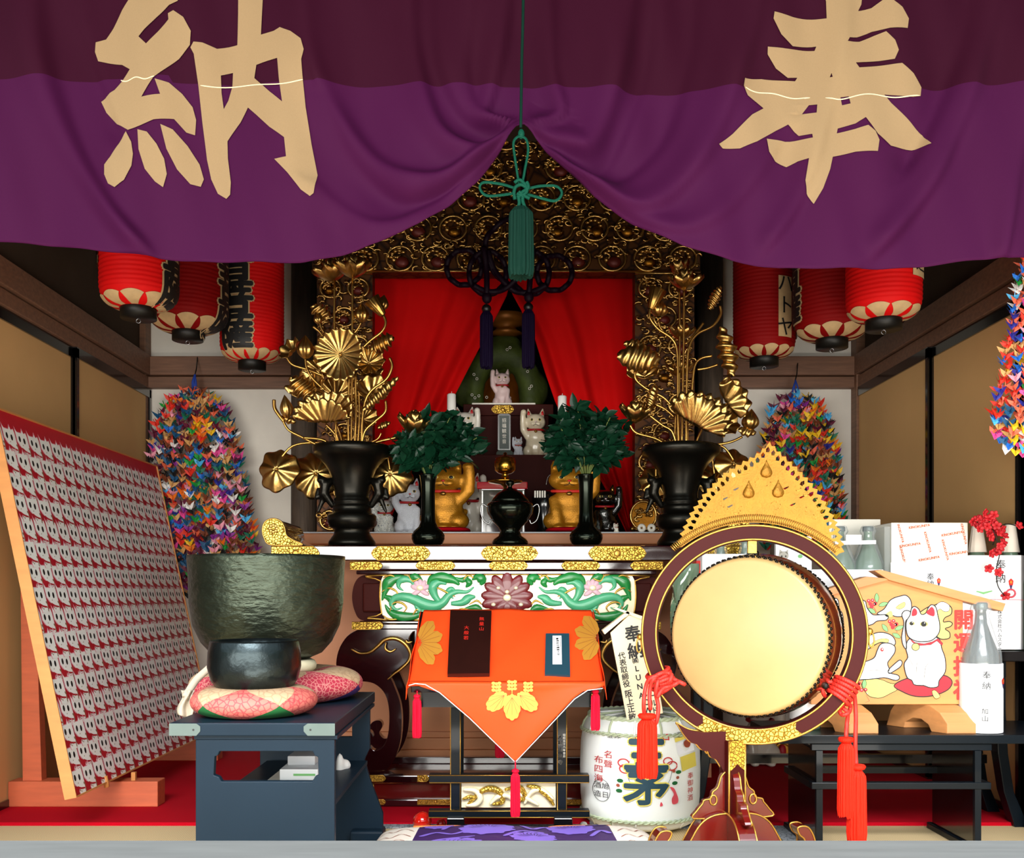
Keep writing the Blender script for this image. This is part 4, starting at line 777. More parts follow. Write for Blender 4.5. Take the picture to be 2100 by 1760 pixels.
# brass offering stand
k = 4.0 / F; m = MB('brass'); zb = qz(1092.4, D2)
m.lathe([(w_ * 3.98 / F, (1088 - y) * 3.98 / F) for w_, y in [(30, 1088), (28, 1082), (8, 1070), (4, 1050), (4, 962), (10, 957), (34, 953), (36, 950), (20, 950), (6, 948), (8, 940), (5, 936), (14, 934), (21, 928), (22, 910), (19, 906), (20, 903), (12, 900), (3, 897), (4, 893), (.1, 890)]], 36, Matrix.Translation((qx(1036, 3.98), 3.98, zv)))
m.build('offering_stand', None, 'tall brass covered offering cup on stem behind the incense burner', 'stand')
# ---------------------------------------------------------------- beckoning cats (height 1 in their own measure, facing the viewer)
def cat_body(arm, raised=.90, fat=1.0, voxel=.019):
    s = arm
    it = [((0, .02, .25), (.20 * fat, .17, .25)), ((0, -.02, .42), (.155 * fat, .125, .18)), ((.14, -.03, .13), (.11, .15, .13)), ((-.14, -.03, .13), (.11, .15, .13)), ((0, 0, .05), (.2, .17, .05)),
        ((0, -.02, .70), (.20, .165, .165)), ((0, -.10, .655), (.13, .09, .085)), ((-.055, -.165, .645), (.05, .04, .035)), ((.055, -.165, .645), (.05, .04, .035)),
        [((.11, .0, .80), .065), ((.135, .01, .90), .042), ((.145, .01, .965), .016)], [((-.11, .0, .80), .065), ((-.135, .01, .90), .042), ((-.145, .01, .965), .016)],
        [((s * .15, -.02, .42), .075), ((s * .235, -.06, .55), .07), ((s * .25, -.08, .70), .058), ((s * .245, -.10, raised - .07), .06)], ((s * .235, -.125, raised - .02), (.062, .055, .055)),
        [((-s * .13, -.06, .42), .07), ((-s * .125, -.13, .25), .058), ((-s * .10, -.155, .07), .052)], ((-s * .10, -.18, .035), (.06, .065, .036)), ((s * .10, -.17, .035), (.06, .085, .038)),
        [((.05, .14, .08), .05), ((.17, .16, .16), .045), ((.2, .12, .28), .035)]]
    return blob(it, voxel, 5)
CB = {1: cat_body(1), -1: cat_body(-1)}
SPC = {}
def cat(label, x, ytop, ybot, d, arm, coat, ear='ear_red', collar='collar_red', group='beckoning cat figurines', yaw=0, nose='rose_white', eyes=True, name='beckoning_cat', zb=None, bell='gold', cushion=None, wide=1.0):
    h = (ybot - ytop) * d / F; base = Vector((qx(x, d), d, qz(ybot, d) if zb is None else zb))
    t = thing(name, base, label, 'figurine', group, rz=yaw); t.scale = (h * wide, h * (1 if wide < 1.3 else .8), h)
    def put(m, nm, par=None, **k):
        o = m.build(nm, None, origin=(0, 0, 0), **k); o.location = (0, 0, 0); o.parent = par or t; return o
    key = (coat, arm)
    if key not in SPC:
        m = MB(coat); m.raw(CB[arm]); SPC[key] = put(m, 'body')
    else:
        o = SPC[key].copy(); COL.objects.link(o); o.parent = t
    for s in (-1, 1):
        m = MB(ear); m.add([(s * .105, -.065, .83), (s * .165, -.045, .84), (s * .143, -.022, .935)], [(0, 1, 2)]); m.ball((s * .133, -.038, .865), (.026, .016, .045), 8); put(m, 'inner_ear')
        if eyes:
            m = MB('picture_yellow'); m.ball((s * .075, -.165, .725), (.034, .018, .024), 10); m.use('black'); m.ball((s * .075, -.176, .725), (.021, .014, .022), 10); put(m, 'eye')
    m = MB(nose); m.ball((0, -.205, .675), (.02, .014, .014), 8); m.use('ink'); m.tube([(0, -.208, .668), (0, -.2, .635)], .004, 5); m.tube([(-.05, -.188, .612), (-.02, -.205, .617), (0, -.2, .635), (.02, -.205, .617), (.05, -.188, .612)], .004, 5); put(m, 'muzzle')
    m = MB(collar); m.tube([(.155 * math.cos(a), -.025 + .128 * math.sin(a) - .012, .545 + .012 * math.sin(a)) for a in [2 * pi * i / 28 for i in range(28)]], .021, 8, closed=True, flat=1.0); cl = put(m, 'collar')
    m = MB(bell); m.ball((0, -.185, .50), .03, 12); m.tube([(.028 * math.cos(a), -.185 + .03 * math.sin(a), .50) for a in [2 * pi * i / 16 for i in range(16)]], .004, 5, closed=True); b = put(m, 'bell', cl)
    if cushion: 
        m = MB(cushion); m.grid(lambda u, v: (lambda a, b: (.30 * abs(math.cos(a)) ** .5 * math.copysign(1, math.cos(a)) * math.cos(b) ** .4, .2 * abs(math.sin(a)) ** .5 * math.copysign(1, math.sin(a)) * math.cos(b) ** .4 - .02, -.012 + .045 * math.sin(b)))(2 * pi * u, pi * (v - .5) * .998), 40, 12, cu=True)
    return t
def cushion_at(x, y, hw, hh, d, dep, m_, label, group=None):
    c = P(x, y, d); k = d / F; m = MB(m_)
    m.grid(lambda u, v: (lambda a, b: (c.x + hw * k * abs(math.cos(a)) ** .5 * math.copysign(1, math.cos(a)) * math.cos(b) ** .35, c.y + dep * abs(math.sin(a)) ** .5 * math.copysign(1, math.sin(a)) * math.cos(b) ** .35, c.z + hh * k * math.sin(b)))(2 * pi * u, pi * (v - .5) * .998), 48, 12, cu=True)
    return m.build('cushion', None, label, 'cushion', group)
zp = qz(1092.4, D2)
cat('small white beckoning cat alone on the top step inside the rock hollow', 1030, 745, 826.5, 4.93, -1, 'rose_white', ear='rose_white', zb=qz(829, 4.84), bell='gold')
cat('white beckoning cat with red ears left of the memorial tablet, half behind leaves', 953, 826, 935, 4.745, 1, 'ivory', zb=qz(935, 4.66))
cat('cream glazed beckoning cat with red ears right of the memorial tablet', 1098, 830, 935, 4.745, -1, 'cream_cat', zb=qz(935, 4.66))
cat('tiny grey white cat figurine between the memorial tablet and the cream cat', 1063, 892, 935, 4.70, -1, 'speckled_white', ear='speckled_white', zb=qz(935, 4.66))
cu = []
for x, s, lab, clab in ((914, 1, 'large gold beckoning cat with orange collar behind the left slim vase', 'red cushion under the left gold cat'), (1170, 1, 'large gold beckoning cat with red collar behind the right slim vase', 'red cushion under the right gold cat')):
    cushion_at(x, 1088, 51, 5.2, 4.30, .11, 'red_carpet', clab, 'red cushions under gold cats')
    cat(lab, x - 4, 938, 1085, 4.29, s, 'gold_paint', ear='gold_paint', collar='seal_red', nose='seal_red', eyes=True, zb=zp + .020, wide=1.45)
cat('large plain white cat figurine hidden behind the left gold cat', 962, 955, 1092, 4.50, 1, 'ivory', zb=zp, wide=.9)
cat('white speckled cat figurine turned towards the left slim vase, paw raised', 838, 972, 1092, 4.27, -1, 'speckled_white', zb=zp, yaw=R(12), nose='ear_red', wide=1.0)
cat('blue and white patterned cat figurine beside the left large vase', 790, 1008, 1092, 4.33, -1, 'blue_print', ear='blue_print', zb=zp, wide=1.1)
cat('glossy black cat figurine with gold flecks right of the right gold cat', 1240, 985, 1092, 4.30, 1, 'black_gloss', ear='gold', zb=zp, wide=1.1)
cat('tiny white cat figurine standing beside the glossy black cat', 1264, 1073, 1094, 4.14, -1, 'ivory', zb=zp)
for x, w_ in ((1316, 'left'), (1336, 'right')):
    m = MB('ivory'); c = P(x, 1085, 4.10); m.tube([(c.x + .011 * math.cos(a), c.y, zp + .018 + .011 * math.sin(a)) for a in [2 * pi * i / 24 for i in range(24)]], .0075, 8, closed=True); m.build('tape_ring', None, 'small white ring standing at the foot of the carved shield, %s of two' % w_, 'ring', 'white rings')
# candles on stands
for x, y0, y1, w_ in ((926, 808, 878, 'left'), (1153, 812, 874, 'right')):
    d = 4.4; c = P(x, y1, d); k = d / F
    m = MB('white'); m.lathe([(9 * k, 0), (9 * k, (y1 - y0 - 2) * k), (7 * k, (y1 - y0) * k), (.0005, (y1 - y0) * k)], 24, Matrix.Translation(c)); m.tube([c + Vector((0, 0, (y1 - y0) * k)), c + Vector((.001, 0, (y1 - y0 + 5) * k))], .0012, 5)
    m.build('candle', None, 'thick white candle before the %s red drape' % w_, 'candle', 'white altar candles')
    m = MB('brass'); h = c.z - zp; m.lathe([(.05, 0), (.045, .01), (.015, .03), (.010, .08), (.016, h * .5), (.010, h * .6), (.010, h - .03), (.035, h - .012), (.035, h - .006), (.0005, h - .004)], 24, Matrix.Translation((c.x, c.y, zp))); m.build('candlestick', None, 'brass candlestick under the %s white candle' % w_, 'candlestick', 'brass candlesticks')
# memorial tablet
t = thing('memorial_tablet', P(1035, 935, 4.68), 'grey inscribed memorial tablet in silver frame between the two cats', 'tablet')
f = fr_px(4.68); m = MB('black_lacquer'); m.poly([(1018, 935), (1018, 928), (1024, 922), (1046, 922), (1052, 928), (1052, 935)], f, -.05, 0); m.build('base', t)
m = MB('chrome'); m.poly([[(1021, 923), (1021, 852), (1025, 849), (1043, 849), (1047, 852), (1047, 923)], [(1024, 921), (1044, 921), (1044, 853), (1024, 853)]], f, -.01, .004); m.build('frame', t)
m = MB('grey_box'); m.mats = []; m.use('tablet_grey'); m.poly([(1024, 921), (1044, 921), (1044, 853), (1024, 853)], f, -.01, 0); m.use('ivory'); m.text('招福観世音', .022, lambda x, y, h: (P(1034, 863, 4.68).x + x, 4.68 - .0015 - h, P(1034, 863, 4.68).z + y), vertical=True, pitch=1.15); m.build('plaque', t)
# crimson lacquer box and small black stand
t = thing('lacquer_box', P(1032, 1090, 4.24), 'glossy crimson lacquer box with pale imitated reflection strips behind the incense burner', 'box')
m = MB('crimson_gloss'); pbox(m, 978, 1082, 988, 1003, 4.22, 4.40, 4.22); m.build('lid', t, bevel=.004)
m = MB('maroon'); m.box(qx(988, 4.24), qx(1076, 4.24), 4.24, 4.38, zp, qz(1003, 4.22)); m.build('box_body', t)
for a in (988, 1072): m = MB('chrome'); m.box(qx(a, 4.235), qx(a + 2.6, 4.235), 4.232, 4.24, zp + .004, qz(1006, 4.22)); m.build('reflection_strip', t)  # bright strips imitate the white reflection lines on the lacquer sides
t = thing('black_figurine', P(1118, 1092, 4.36), 'black lacquer ornament with silver wire handle and white teeth beside the crimson box', 'ornament')
m = MB('black_lacquer'); m.lathe([(.05, 0), (.045, .01), (.03, .04), (.055, .12), (.06, .17), (.04, .2), (.0005, .205)], 24, Matrix.Translation((qx(1118, 4.36), 4.36, zp))); m.build('body', t)
m = MB('ivory'); [m.box(qx(1096 + 5 * i, 4.29), qx(1099 + 5 * i, 4.29), 4.296, 4.31, zp + .165, zp + .195) for i in range(5)]; m.build('comb', t)
m = MB('chrome'); m.tube([P(x, y, 4.33) for x, y in smoothp([(1120, 995), (1124, 978), (1134, 973), (1141, 978), (1139, 992)], 5)], .0025, 6); m.tube([P(1134, 957, 4.33), P(1135, 980, 4.33)], .002, 6); m.build('wire_handle', t)
# ---------------------------------------------------------------- paper lanterns
def lantern(label, x, d, hw, ytop, ybot, hwb, col, n=24, texts=(), petals=9, deco=None):
    k = d / F; Rr = hw * k; zb = qz(ybot, d); ztop = qz(ytop, d); cx = qx(x, d); t = thing('paper_lantern', (cx, d, zb), label, 'lantern', 'red paper lanterns under the ceiling')
    rb = hwb * k; zl = zb + .036; H_ = ztop - zl; nr = int(H_ / .016)
    def rad(z):
        q = min(z, H_ - z) / (Rr * .62); return rb * .98 + (Rr - rb * .98) * (1 - (1 - min(1, max(0, q))) ** 2.6) ** .5 if q < 1 else Rr
    prof = []
    for i in range(nr * 4 + 1): z = H_ * i / (nr * 4); prof.append((rad(z) + .0011 * math.cos(2 * pi * i / 4), zl + z))
    prof = prof; m = MB(col); m.lathe(prof, 56, Matrix.Translation((cx, d, 0)), cap=False); m.build('paper_shade', t)
    m = MB('lantern_cream')     # pale flower painted round the bottom
    for q in range(petals):
        a0 = 2 * pi * q / petals; w_ = pi / petals * .9
        def fn(u, v, a0=a0, w_=w_):
            s_ = (v - .5) * 2; a = a0 + s_ * w_ * (.55 + .5 * u) ; tt = u * (1 - .25 * s_ * s_); sc = Rr * .36 * tt; z = sc ** 1.0 * .75; r = rad(z) + .004; return (cx + r * math.cos(a), d + r * math.sin(a), zl + z * 1.0)
        m.grid(fn, 10, 8)
    m.build('painted_petals', t)
    m = MB('black_iron'); m.lathe([(rb, zb), (rb, zb + .05), (rb * .93, zb + .052), (rb * .93, zb + .006), (.0005, zb + .006)], 40, Matrix.Translation((cx, d, 0))); o = m.build('base_ring', t)
    m = MB('chrome'); m.tube([(cx + .008 * math.cos(a), d, zb - .008 + .008 * math.sin(a)) for a in [2 * pi * i / 14 for i in range(14)]], .0016, 6, closed=True); m.tube([(cx, d, zb), (cx, d, zb + .02)], .0016, 5); m.build('hook', o)
    m = MB('black_iron'); m.lathe([(rb, ztop - .01), (rb, ztop + .03)], 30, Matrix.Translation((cx, d, 0))); m.build('top_ring', t)
    m = MB('black_iron'); m.tube([(cx, d, ztop), (cx, d, 2.86)], .003, 6); m.build('hanging_wire', t)
    for tx, size, a_c, yc, sx, bg in texts:
        def fr(X, Y, h=0, a_c=a_c, yc=yc): r = rad(min(H_, max(0, qz(yc, d) + Y - zl))) + .0045 + h; a = a_c + X / Rr; return (cx + r * math.sin(a), d - r * math.cos(a), qz(yc, d) + Y)
        if bg:
            w_, hh = bg; m = MB('lantern_cream'); m.grid(lambda u, v: fr((u - .5) * w_, (.5 - v) * hh), 10, 20); m.build('paper_label', t)
            m = MB('ink'); m.text(tx, size, fr, 0, (len(tx) - 1) / 2 * size * 1.1, .0006, .002, vertical=True, pitch=1.1, sx=sx, cut=.03); m.build('lettering', t)
        else:
            n_ = len(tx)
            m = MB('lantern_cream'); m.text(tx, size, fr, 0, (n_ - 1) / 2 * size * .92, .011, .0, vertical=True, pitch=.92, sx=sx, cut=.02); m.build('lettering_outline', t)
            m = MB('ink'); m.text(tx, size, fr, 0, (n_ - 1) / 2 * size * .92, .0055, .003, vertical=True, pitch=.92, sx=sx, cut=.02); m.build('lettering', t)
    return t
lantern('bright red paper lantern at the outer left end under the purple curtain', 284, 3.55, 76, 330, 654, 36, 'lantern_red', texts=(('音菩薩', .15, 1.5, 520, 1.0, None), ('世', .15, -1.55, 520, 1.0, None)), petals=9)
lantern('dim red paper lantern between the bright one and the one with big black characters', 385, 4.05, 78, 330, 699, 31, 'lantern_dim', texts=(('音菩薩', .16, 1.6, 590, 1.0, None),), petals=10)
lantern('red paper lantern painted with big black outlined characters on its side', 517, 4.3, 64, 330, 759, 28, 'lantern_red', texts=(('世音菩薩', .155, -.28, 600, 1.05, None),), petals=14)
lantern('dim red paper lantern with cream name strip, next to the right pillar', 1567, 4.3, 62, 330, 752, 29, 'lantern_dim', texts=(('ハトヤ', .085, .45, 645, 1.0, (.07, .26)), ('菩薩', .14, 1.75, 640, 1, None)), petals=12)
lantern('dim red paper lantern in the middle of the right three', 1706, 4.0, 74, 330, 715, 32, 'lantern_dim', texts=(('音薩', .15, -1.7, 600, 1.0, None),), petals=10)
lantern('bright red paper lantern at the outer right end under the purple curtain', 1812, 3.6, 74, 330, 677, 36, 'lantern_red', texts=(('之', .062, .74, 562, 1.0, (.085, .085)),), petals=9)
# ---------------------------------------------------------------- strings of folded paper cranes
def crane_geo():
    v = [(0, -.30, .02), (0, .22, .05), (-.11, -.04, .02), (.11, -.04, .02), (0, -.04, -.30), (0, -.02, .20), (-.56, -.10, .50), (.56, -.10, .50), (-.34, -.16, .06), (.34, -.16, .06), (0, -.36, .50), (.04, -.20, .02), (-.04, -.20, .02), (0, -.52, .36), (0, .50, .52), (.05, .20, .02), (-.05, .20, .02)]
    f = [(0, 4, 2), (0, 3, 4), (1, 2, 4), (1, 4, 3), (0, 2, 5), (0, 5, 3), (1, 5, 2), (1, 3, 5), (5, 6, 8), (5, 8, 4), (5, 9, 7), (5, 4, 9), (11, 10, 12), (10, 13, 12), (10, 11, 13), (15, 14, 16), (1, 14, 15)]
    return v, f
CG = crane_geo(); CRM = []
for i in range(len(PAPER)):
    m = MB('origami_%d' % i); m.add(CG[0], CG[1]); me_o = m.build('paper_crane', None, origin=(0, 0, 0)); CRM.append(me_o.data); bpy.data.objects.remove(me_o)
def senbazuru(label, x, ytop, ybot, d, prof, seed, ystart, pal, dense=1.0, s_=.050, wall=None, hook=True):
    """strands of cranes; prof gives the half width of the bunch in pixels along its height"""
    rr = random.Random(seed); k = d / F; t = thing('paper_crane_strings', P(x, ybot, d), label, 'paper cranes', 'strings of a thousand paper cranes')
    m = MB('blue_cord'); top = P(x, ytop, d)
    for q in range(5): m.tube([P(x + rr.uniform(-1, 1), ytop, d), P(x + rr.uniform(-6, 6), (ytop + ystart) / 2, d), P(x + rr.uniform(-14, 14), ystart + 24, d)], .004, 5)
    m.build('cord', t)
    if hook: m = MB('black_iron'); m.tube([P(x + 5, ytop - 36, 4.935), P(x + 3, ytop - 12, d + .03), P(x, ytop, d)], .003, 6); m.build('hanging_wire', t)
    pts = []; H_ = ybot - ystart; n = int(54 * dense)
    ys = [p[0] for p in prof]; ws = [p[1] for p in prof]; cs = [p[2] if len(p) > 2 else 0 for p in prof]
    rows = int(H_ * k / (s_ * .50))
    for r in range(rows):
        y = ystart + H_ * (r + .5) / rows; w_ = float(np.interp((y - ystart) / H_, ys, ws)); c = float(np.interp((y - ystart) / H_, ys, cs)); m_ = max(2, int(2 * w_ * k / (s_ * .78)))
        for j in range(m_ * 2):
            layer = j >= m_; u = ((j % m_) + .5 + (.5 if layer else 0) + rr.uniform(-.12, .12)) / m_ * 2 - 1
            dep = math.sqrt(max(0, 1 - u * u)) * min(.10, w_ * k * .55); yy = y + rr.uniform(-5, 5) + (8 if layer else 0)
            dd = -dep if not layer else -dep * .45
            pts.append((P(x + c + u * w_, yy, d) + Vector((rr.uniform(-.006, .006), dd + rr.uniform(-.012, .012), 0)), layer))
    front = [p for p in pts if not p[1]]; rr.shuffle(front); ind = front[:100]; rest = front[100:] + [p for p in pts if p[1]]
    def M_(p): return Matrix.Translation(p) @ Matrix.Rotation(rr.gauss(0, .35) + (pi if rr.random() < .3 else 0), 4, 'Z') @ Matrix.Rotation(rr.uniform(-.45, .35), 4, 'X') @ Matrix.Rotation(rr.uniform(-.3, .3), 4, 'Y') @ Matrix.Scale(s_ * rr.uniform(.9, 1.15), 4)
    def colr(p):
        g = noise.noise(Vector((p.x * 7, p.z * 9, seed))); i = int((g * .5 + .5) * len(pal) * 1.6 + rr.uniform(-2.2, 2.2)) % len(pal) if rr.random() < .75 else rr.randrange(len(pal)); return pal[i]
    for p, l in ind:
        o = bpy.data.objects.new('paper_crane', CRM[colr(p)]); COL.objects.link(o); o.parent = t; o.matrix_local = Matrix.Translation(-t.location) @ M_(p)
    m = MB('origami_0')
    for p, l in rest: m.use('origami_%d' % colr(p)); m.add(CG[0], CG[1], False, M_(p))
    m.build('paper_crane_mass', t, kind='stuff'); return t
mat('blue_cord', '#123a9a', .7)
ALL = list(range(len(PAPER)))
senbazuru('long colourful bunch of paper cranes on the wall above the big bowl', 400, 768, 1215, 4.84, [(0, 22), (.05, 52), (.12, 72), (.25, 88), (.5, 98, 8), (.75, 100, 26), (.86, 96, 34), (.90, 60, 0), (1, 40, -16)], 21, 800, ALL)
senbazuru('colourful bunch of paper cranes on the wall right of the altar, behind the drum crest', 1631, 780, 1125, 4.84, [(0, 20), (.06, 50), (.16, 66), (.35, 82), (.7, 92, 4), (1, 86, 10)], 22, 810, [0, 1, 3, 4, 6, 7, 8, 9, 12, 13, 15, 16, 11, 2, 5, 17, 0, 12])
senbazuru('bright bunch of paper cranes cut by the right edge of the view', 2118, 430, 930, 3.1, [(0, 26), (.15, 38), (.3, 54), (.5, 68), (.7, 86), (.85, 100), (.93, 96, 0), (1, 50, -10)], 23, 470, [0, 13, 13, 9, 2, 3, 0, 5, 13, 10, 8, 2, 15, 4, 0, 13, 14, 6], s_=.038, hook=False)
# ---------------------------------------------------------------- panel printed with rows of cats, leaning on its stand
pn = thing('cat_pattern_panel', (-1.42, 3.95, .13), 'large leaning panel printed with rows of white cats on red, in a pale wood frame', 'panel')
A0, A1 = Vector((-1.402, 3.2, .13)), Vector((-1.668, 3.2, 1.405))
def frP(u, v, h=0):       # u metres along the wall, v metres up the slope
    V = (A1 - A0).normalized(); n = Vector((V.z, 0, -V.x)); p = A0 + Vector((0, u, 0)) + V * v + n * h; return tuple(p)
PH = (A1 - A0).length; PL = 1.50
m = MB('pale_wood')
m.poly([(0, 0), (PL, 0), (PL, PH), (0, PH)], frP, -.030, -.004); m.build('backing', pn)
for q in ([(-.004, -.004), (.0, -.004), (.0, PH + .004), (-.004, PH + .004)], [(PL, 0), (PL + .006, 0), (PL + .006, PH), (PL, PH)], [(0, PH), (PL, PH), (PL, PH + .005), (0, PH + .005)], [(0, -.005), (PL, -.005), (PL, 0), (0, 0)]):
    m = MB('board_wood'); m.poly(q, frP, -.034, .006); m.build('frame_strip', pn)
m = MB('print_red'); m.poly([(0, 0), (PL, 0), (PL, PH), (0, PH)], frP, -.004, 0)
cw, ch = .0868, .0775
rows_ = int((PH - .05) / ch) + 1
def cell(x0, y0, row, h):
    T = lambda pts: [(min(PL, max(0, x0 + a * cw)), max(0, y0 + b * ch)) for a, b in pts]
    def pp(mt, pts, hh):
        q = T(pts)
        if abs(sum(q[i][0] * q[(i + 1) % len(q)][1] - q[(i + 1) % len(q)][0] * q[i][1] for i in range(len(q)))) > 2e-6: m.use(mt); m.poly(q, frP, h + hh)
    pp('print_pink', [(-.02, .90), (-.05, 1.20), (.12, .96), (.46, .97), (.56, 1.20), (.68, .97), (.86, 1.04), (.93, .86), (.99, .3), (.98, -.16), (.44, -.18), (.39, .02), (.50, .17), (.16, .31), (.0, .50)], .0003)
    pp('print_white', [(.01, .89), (.0, 1.06), (.13, .93), (.47, .93), (.56, 1.08), (.66, .94), (.84, .99), (.90, .84), (.95, .3), (.955, -.12), (.95, -.17), (.48, -.17), (.44, .02), (.55, .14), (.32, .24), (.04, .52)], .0006)
    pp('print_red', [(.30, .20), (.56, .08), (.92, .04), (.92, .11), (.60, .16), (.34, .27)], .0009)
    pp('print_tan', [(.88, .35), (.98, .32), (1.0, -.12), (.92, -.1), (.94, .2), (.86, .27)], .0010)
    pp('ink', circ(.26, .64, .085, .14, 10), .0009); pp('ink', circ(.62, .60, .085, .14, 10), .0009)
    pp('print_tan', circ(.44, .38, .03, .03, 6), .0009); m.use('print_tan'); 
    for a, b in ((.5, .05), (.6, .0), (.72, .08)): pp('print_tan', circ(a, b, .035, .05, 6), .0009)
for r in range(rows_):
    y0 = PH - .055 - (r + 1) * ch
    if y0 < -ch * .6: break
    off = 0 if r % 4 else .3
    for c in range(int(PL / cw) + 2): 
        x0 = (c - 1 + off) * cw
        if x0 < PL - .01 and x0 + cw > .01: cell(x0, y0, r, .0012 * (r % 2))
m.build('cat_print', pn)
m = MB('board_wood'); m.tube([frP(.25, -.02, 0), frP(.25, .02, .0)], .01, 6); m.build('peg', pn)
for y, x1, nm in ((3.58, -1.265, 'near'), (4.56, -1.33, 'far')):
    t = thing('wood_stand', (-1.55, y, .012), 'reddish cedar stand foot under the %s end of the cat panel' % nm, 'stand', 'cedar stand feet of the cat panel')
    m = MB('cedar'); m.box(-1.815, x1, y, y + .08, .012, .105); m.build('foot_beam', t, bevel=.003)
    m = MB('cedar'); m.hexa([(-1.77, y + .02, .1), (-1.70, y + .02, .1), (-1.73, y + .02, 1.0), (-1.78, y + .02, 1.0)], [(-1.77, y + .06, .1), (-1.70, y + .06, .1), (-1.73, y + .06, 1.0), (-1.78, y + .06, 1.0)]); m.build('upright', t)
    m = MB('board_wood'); m.box(-1.37, -1.355, y + .02, y + .035, .105, .135); m.build('peg', t)
# ---------------------------------------------------------------- dark table with the singing bowls
TF = 2.45; zT = qz(1483, TF)
tb = thing('bowl_table', (-.63, 2.83, 0), 'dark navy lacquered side table with pewter corner plates carrying the bronze bowls', 'table')
m = MB('navy_lacquer'); m.box(qx(347, TF), qx(687, TF), TF, 3.22, qz(1510, TF), zT); m.build('table_top', tb, bevel=.003)
for s, a, b in ((0, 347, 411), (1, 623, 687)):
    q = [(a, 1484), (b - 8, 1484), (b, 1490), (b, 1500), (b - 8, 1509), (a, 1509)] if not s else [(b, 1484), (a + 8, 1484), (a, 1490), (a, 1500), (a + 8, 1509), (b, 1509)]
    m = MB('pewter'); m.poly(q, fr_px(TF), 0, .002); m.use('black'); m.poly(circ(b - 14 if not s else a + 14, 1497, 2.4, n=8), fr_px(TF), .0022); m.build('corner_plate', tb)
m = MB('navy_lacquer'); m.box(qx(395, TF), qx(690, TF), TF + .012, 3.18, qz(1518, TF), qz(1510, TF)); m.build('under_frame', tb)
hole = [(440, 1552), (446, 1550), (450, 1541), (641, 1541), (645, 1550), (652, 1553), (653, 1590), (646, 1593), (640, 1603), (454, 1603), (449, 1594), (438, 1590)]
m = MB('navy_lacquer'); m.poly([[(401, 1517), (686, 1517), (686, 1866), (401, 1866)], hole], fr_px(TF + .015), -.02, 0); m.build('front_panel', tb, label='front end panel with a cloud cut-out', bevel=.002)
h2 = [(1030 + (x - 1030) * .8, 1215 + (y - 1215) * .78) for x, y in hole]
bp = [(401, 1517), (686, 1517), (686, 1620), (672, 1650), (686, 1700), (720, 1790), (720, 1866), (401, 1866)]
kk = (TF + .015) / 3.12; o_ = P(0, 0, 3.12)
def frB(x, y, h=0): q = P(x, y, TF + .015); return (q.x, 3.12 - h, q.z)
m = MB('navy_lacquer'); m.poly([bp, [(640, 1560), (640, 1590), (560, 1590), (560, 1560)]], frB, -.02, 0); m.build('rear_panel', tb, bevel=.002)
m = MB('navy_lacquer'); xr = qx(686, TF); m.box(xr - .06, xr + .045, 3.08, 3.16, 0, .045); m.build('rear_foot', tb, bevel=.008)
m = MB('navy_lacquer'); zs = qz(1604, 2.75); m.box(qx(420, TF), qx(680, TF), 2.5, 3.1, zs - .012, zs); m.build('shelf', tb)
for i, (x0, x1, h0, h1, y0, c, lab) in enumerate(((545, 640, 0, .022, 2.62, 'cushion_cream', 'flat cream box lowest on the shelf of the bowl table'), (572, 650, .022, .052, 2.66, 'paper', 'white box with green print stacked on the flat cream box under the bowls'), (578, 636, .052, .078, 2.72, 'grey_box', 'small bluish grey tin topmost of the stack under the bowls'))):
    m = MB(c); m.box(qx(x0, 2.65), qx(x1, 2.65), y0, y0 + .2, zs + h0 + .0004, zs + h1); 
    if i == 1: m.use('leaf_green'); m.box(qx(600, 2.65), qx(645, 2.65), y0 - .001, y0, zs + .034, zs + .04)
    m.build('box', None, lab, 'box', 'boxes on the shelf of the bowl table', bevel=.002)
t = thing('white_cloth_bundle', (qx(694, 2.9), 2.9, 0), 'crumpled white cloth bundle behind the right side of the bowl table', 'cloth')
m = MB('white_lining'); m.raw(blob([(tuple(P(697, 1578, 2.95)), (.014, .02, .05)), (tuple(P(706, 1570, 2.97)), (.02, .02, .02)), (tuple(P(694, 1600, 2.95)), (.012, .02, .04)), [(tuple(P(694, 1610, 2.95)), .012), ((qx(694, 2.95), 3.0, zs + .01), .015)]], .006, 2)); m.build('cloth', t)
def ringcushion(name, label, cx, cy, z0, R0, r, mats_, hgt, n=5, ph=0, fill=True):
    t = thing(name, (cx, cy, z0), label, 'cushion', 'round brocade cushions')
    hp = pi / n
    def pt(a, q): return (cx + (R0 + r * (1 + .02 * math.cos(n * a)) * math.cos(q)) * math.cos(a), cy + (R0 + r * (1 + .02 * math.cos(n * a)) * math.cos(q)) * math.sin(a), z0 + hgt / 2 + hgt / 2 * math.sin(q))
    def hw(q): return hp * (1 - .88 * abs(math.sin(q)) ** 1.3)
    for i in range(n):
        ac = -pi / 2 + 2 * hp * i + ph
        m = MB(mats_[0] if i % 2 else mats_[3]); m.grid(lambda u, v: pt(ac + (2 * u - 1) * hw(2 * pi * v), 2 * pi * v), 10, 32, cv=True); m.build('lens_panel', t)
        for k, (q0, nm) in enumerate(((pi, 'lower_gusset'), (0, 'upper_gusset'))):
            m = MB(mats_[1 + k]); m.grid(lambda u, v: (lambda q: pt(ac + hw(q) + (2 * hp - 2 * hw(q)) * u, q))(q0 + pi * v), 10, 20); m.build(nm, t)
    if fill: m = MB(mats_[0]); m.lathe([(.0005, z0 + .02), (R0, z0 + .02), (R0, z0 + hgt * .72), (.0005, z0 + hgt * .72)], 30, Matrix.Translation((cx, cy, 0))); m.build('cushion_centre', t)
    return t
yb, ys = 3.02, 2.63; xb, xs_ = qx(568, yb), qx(522, ys)
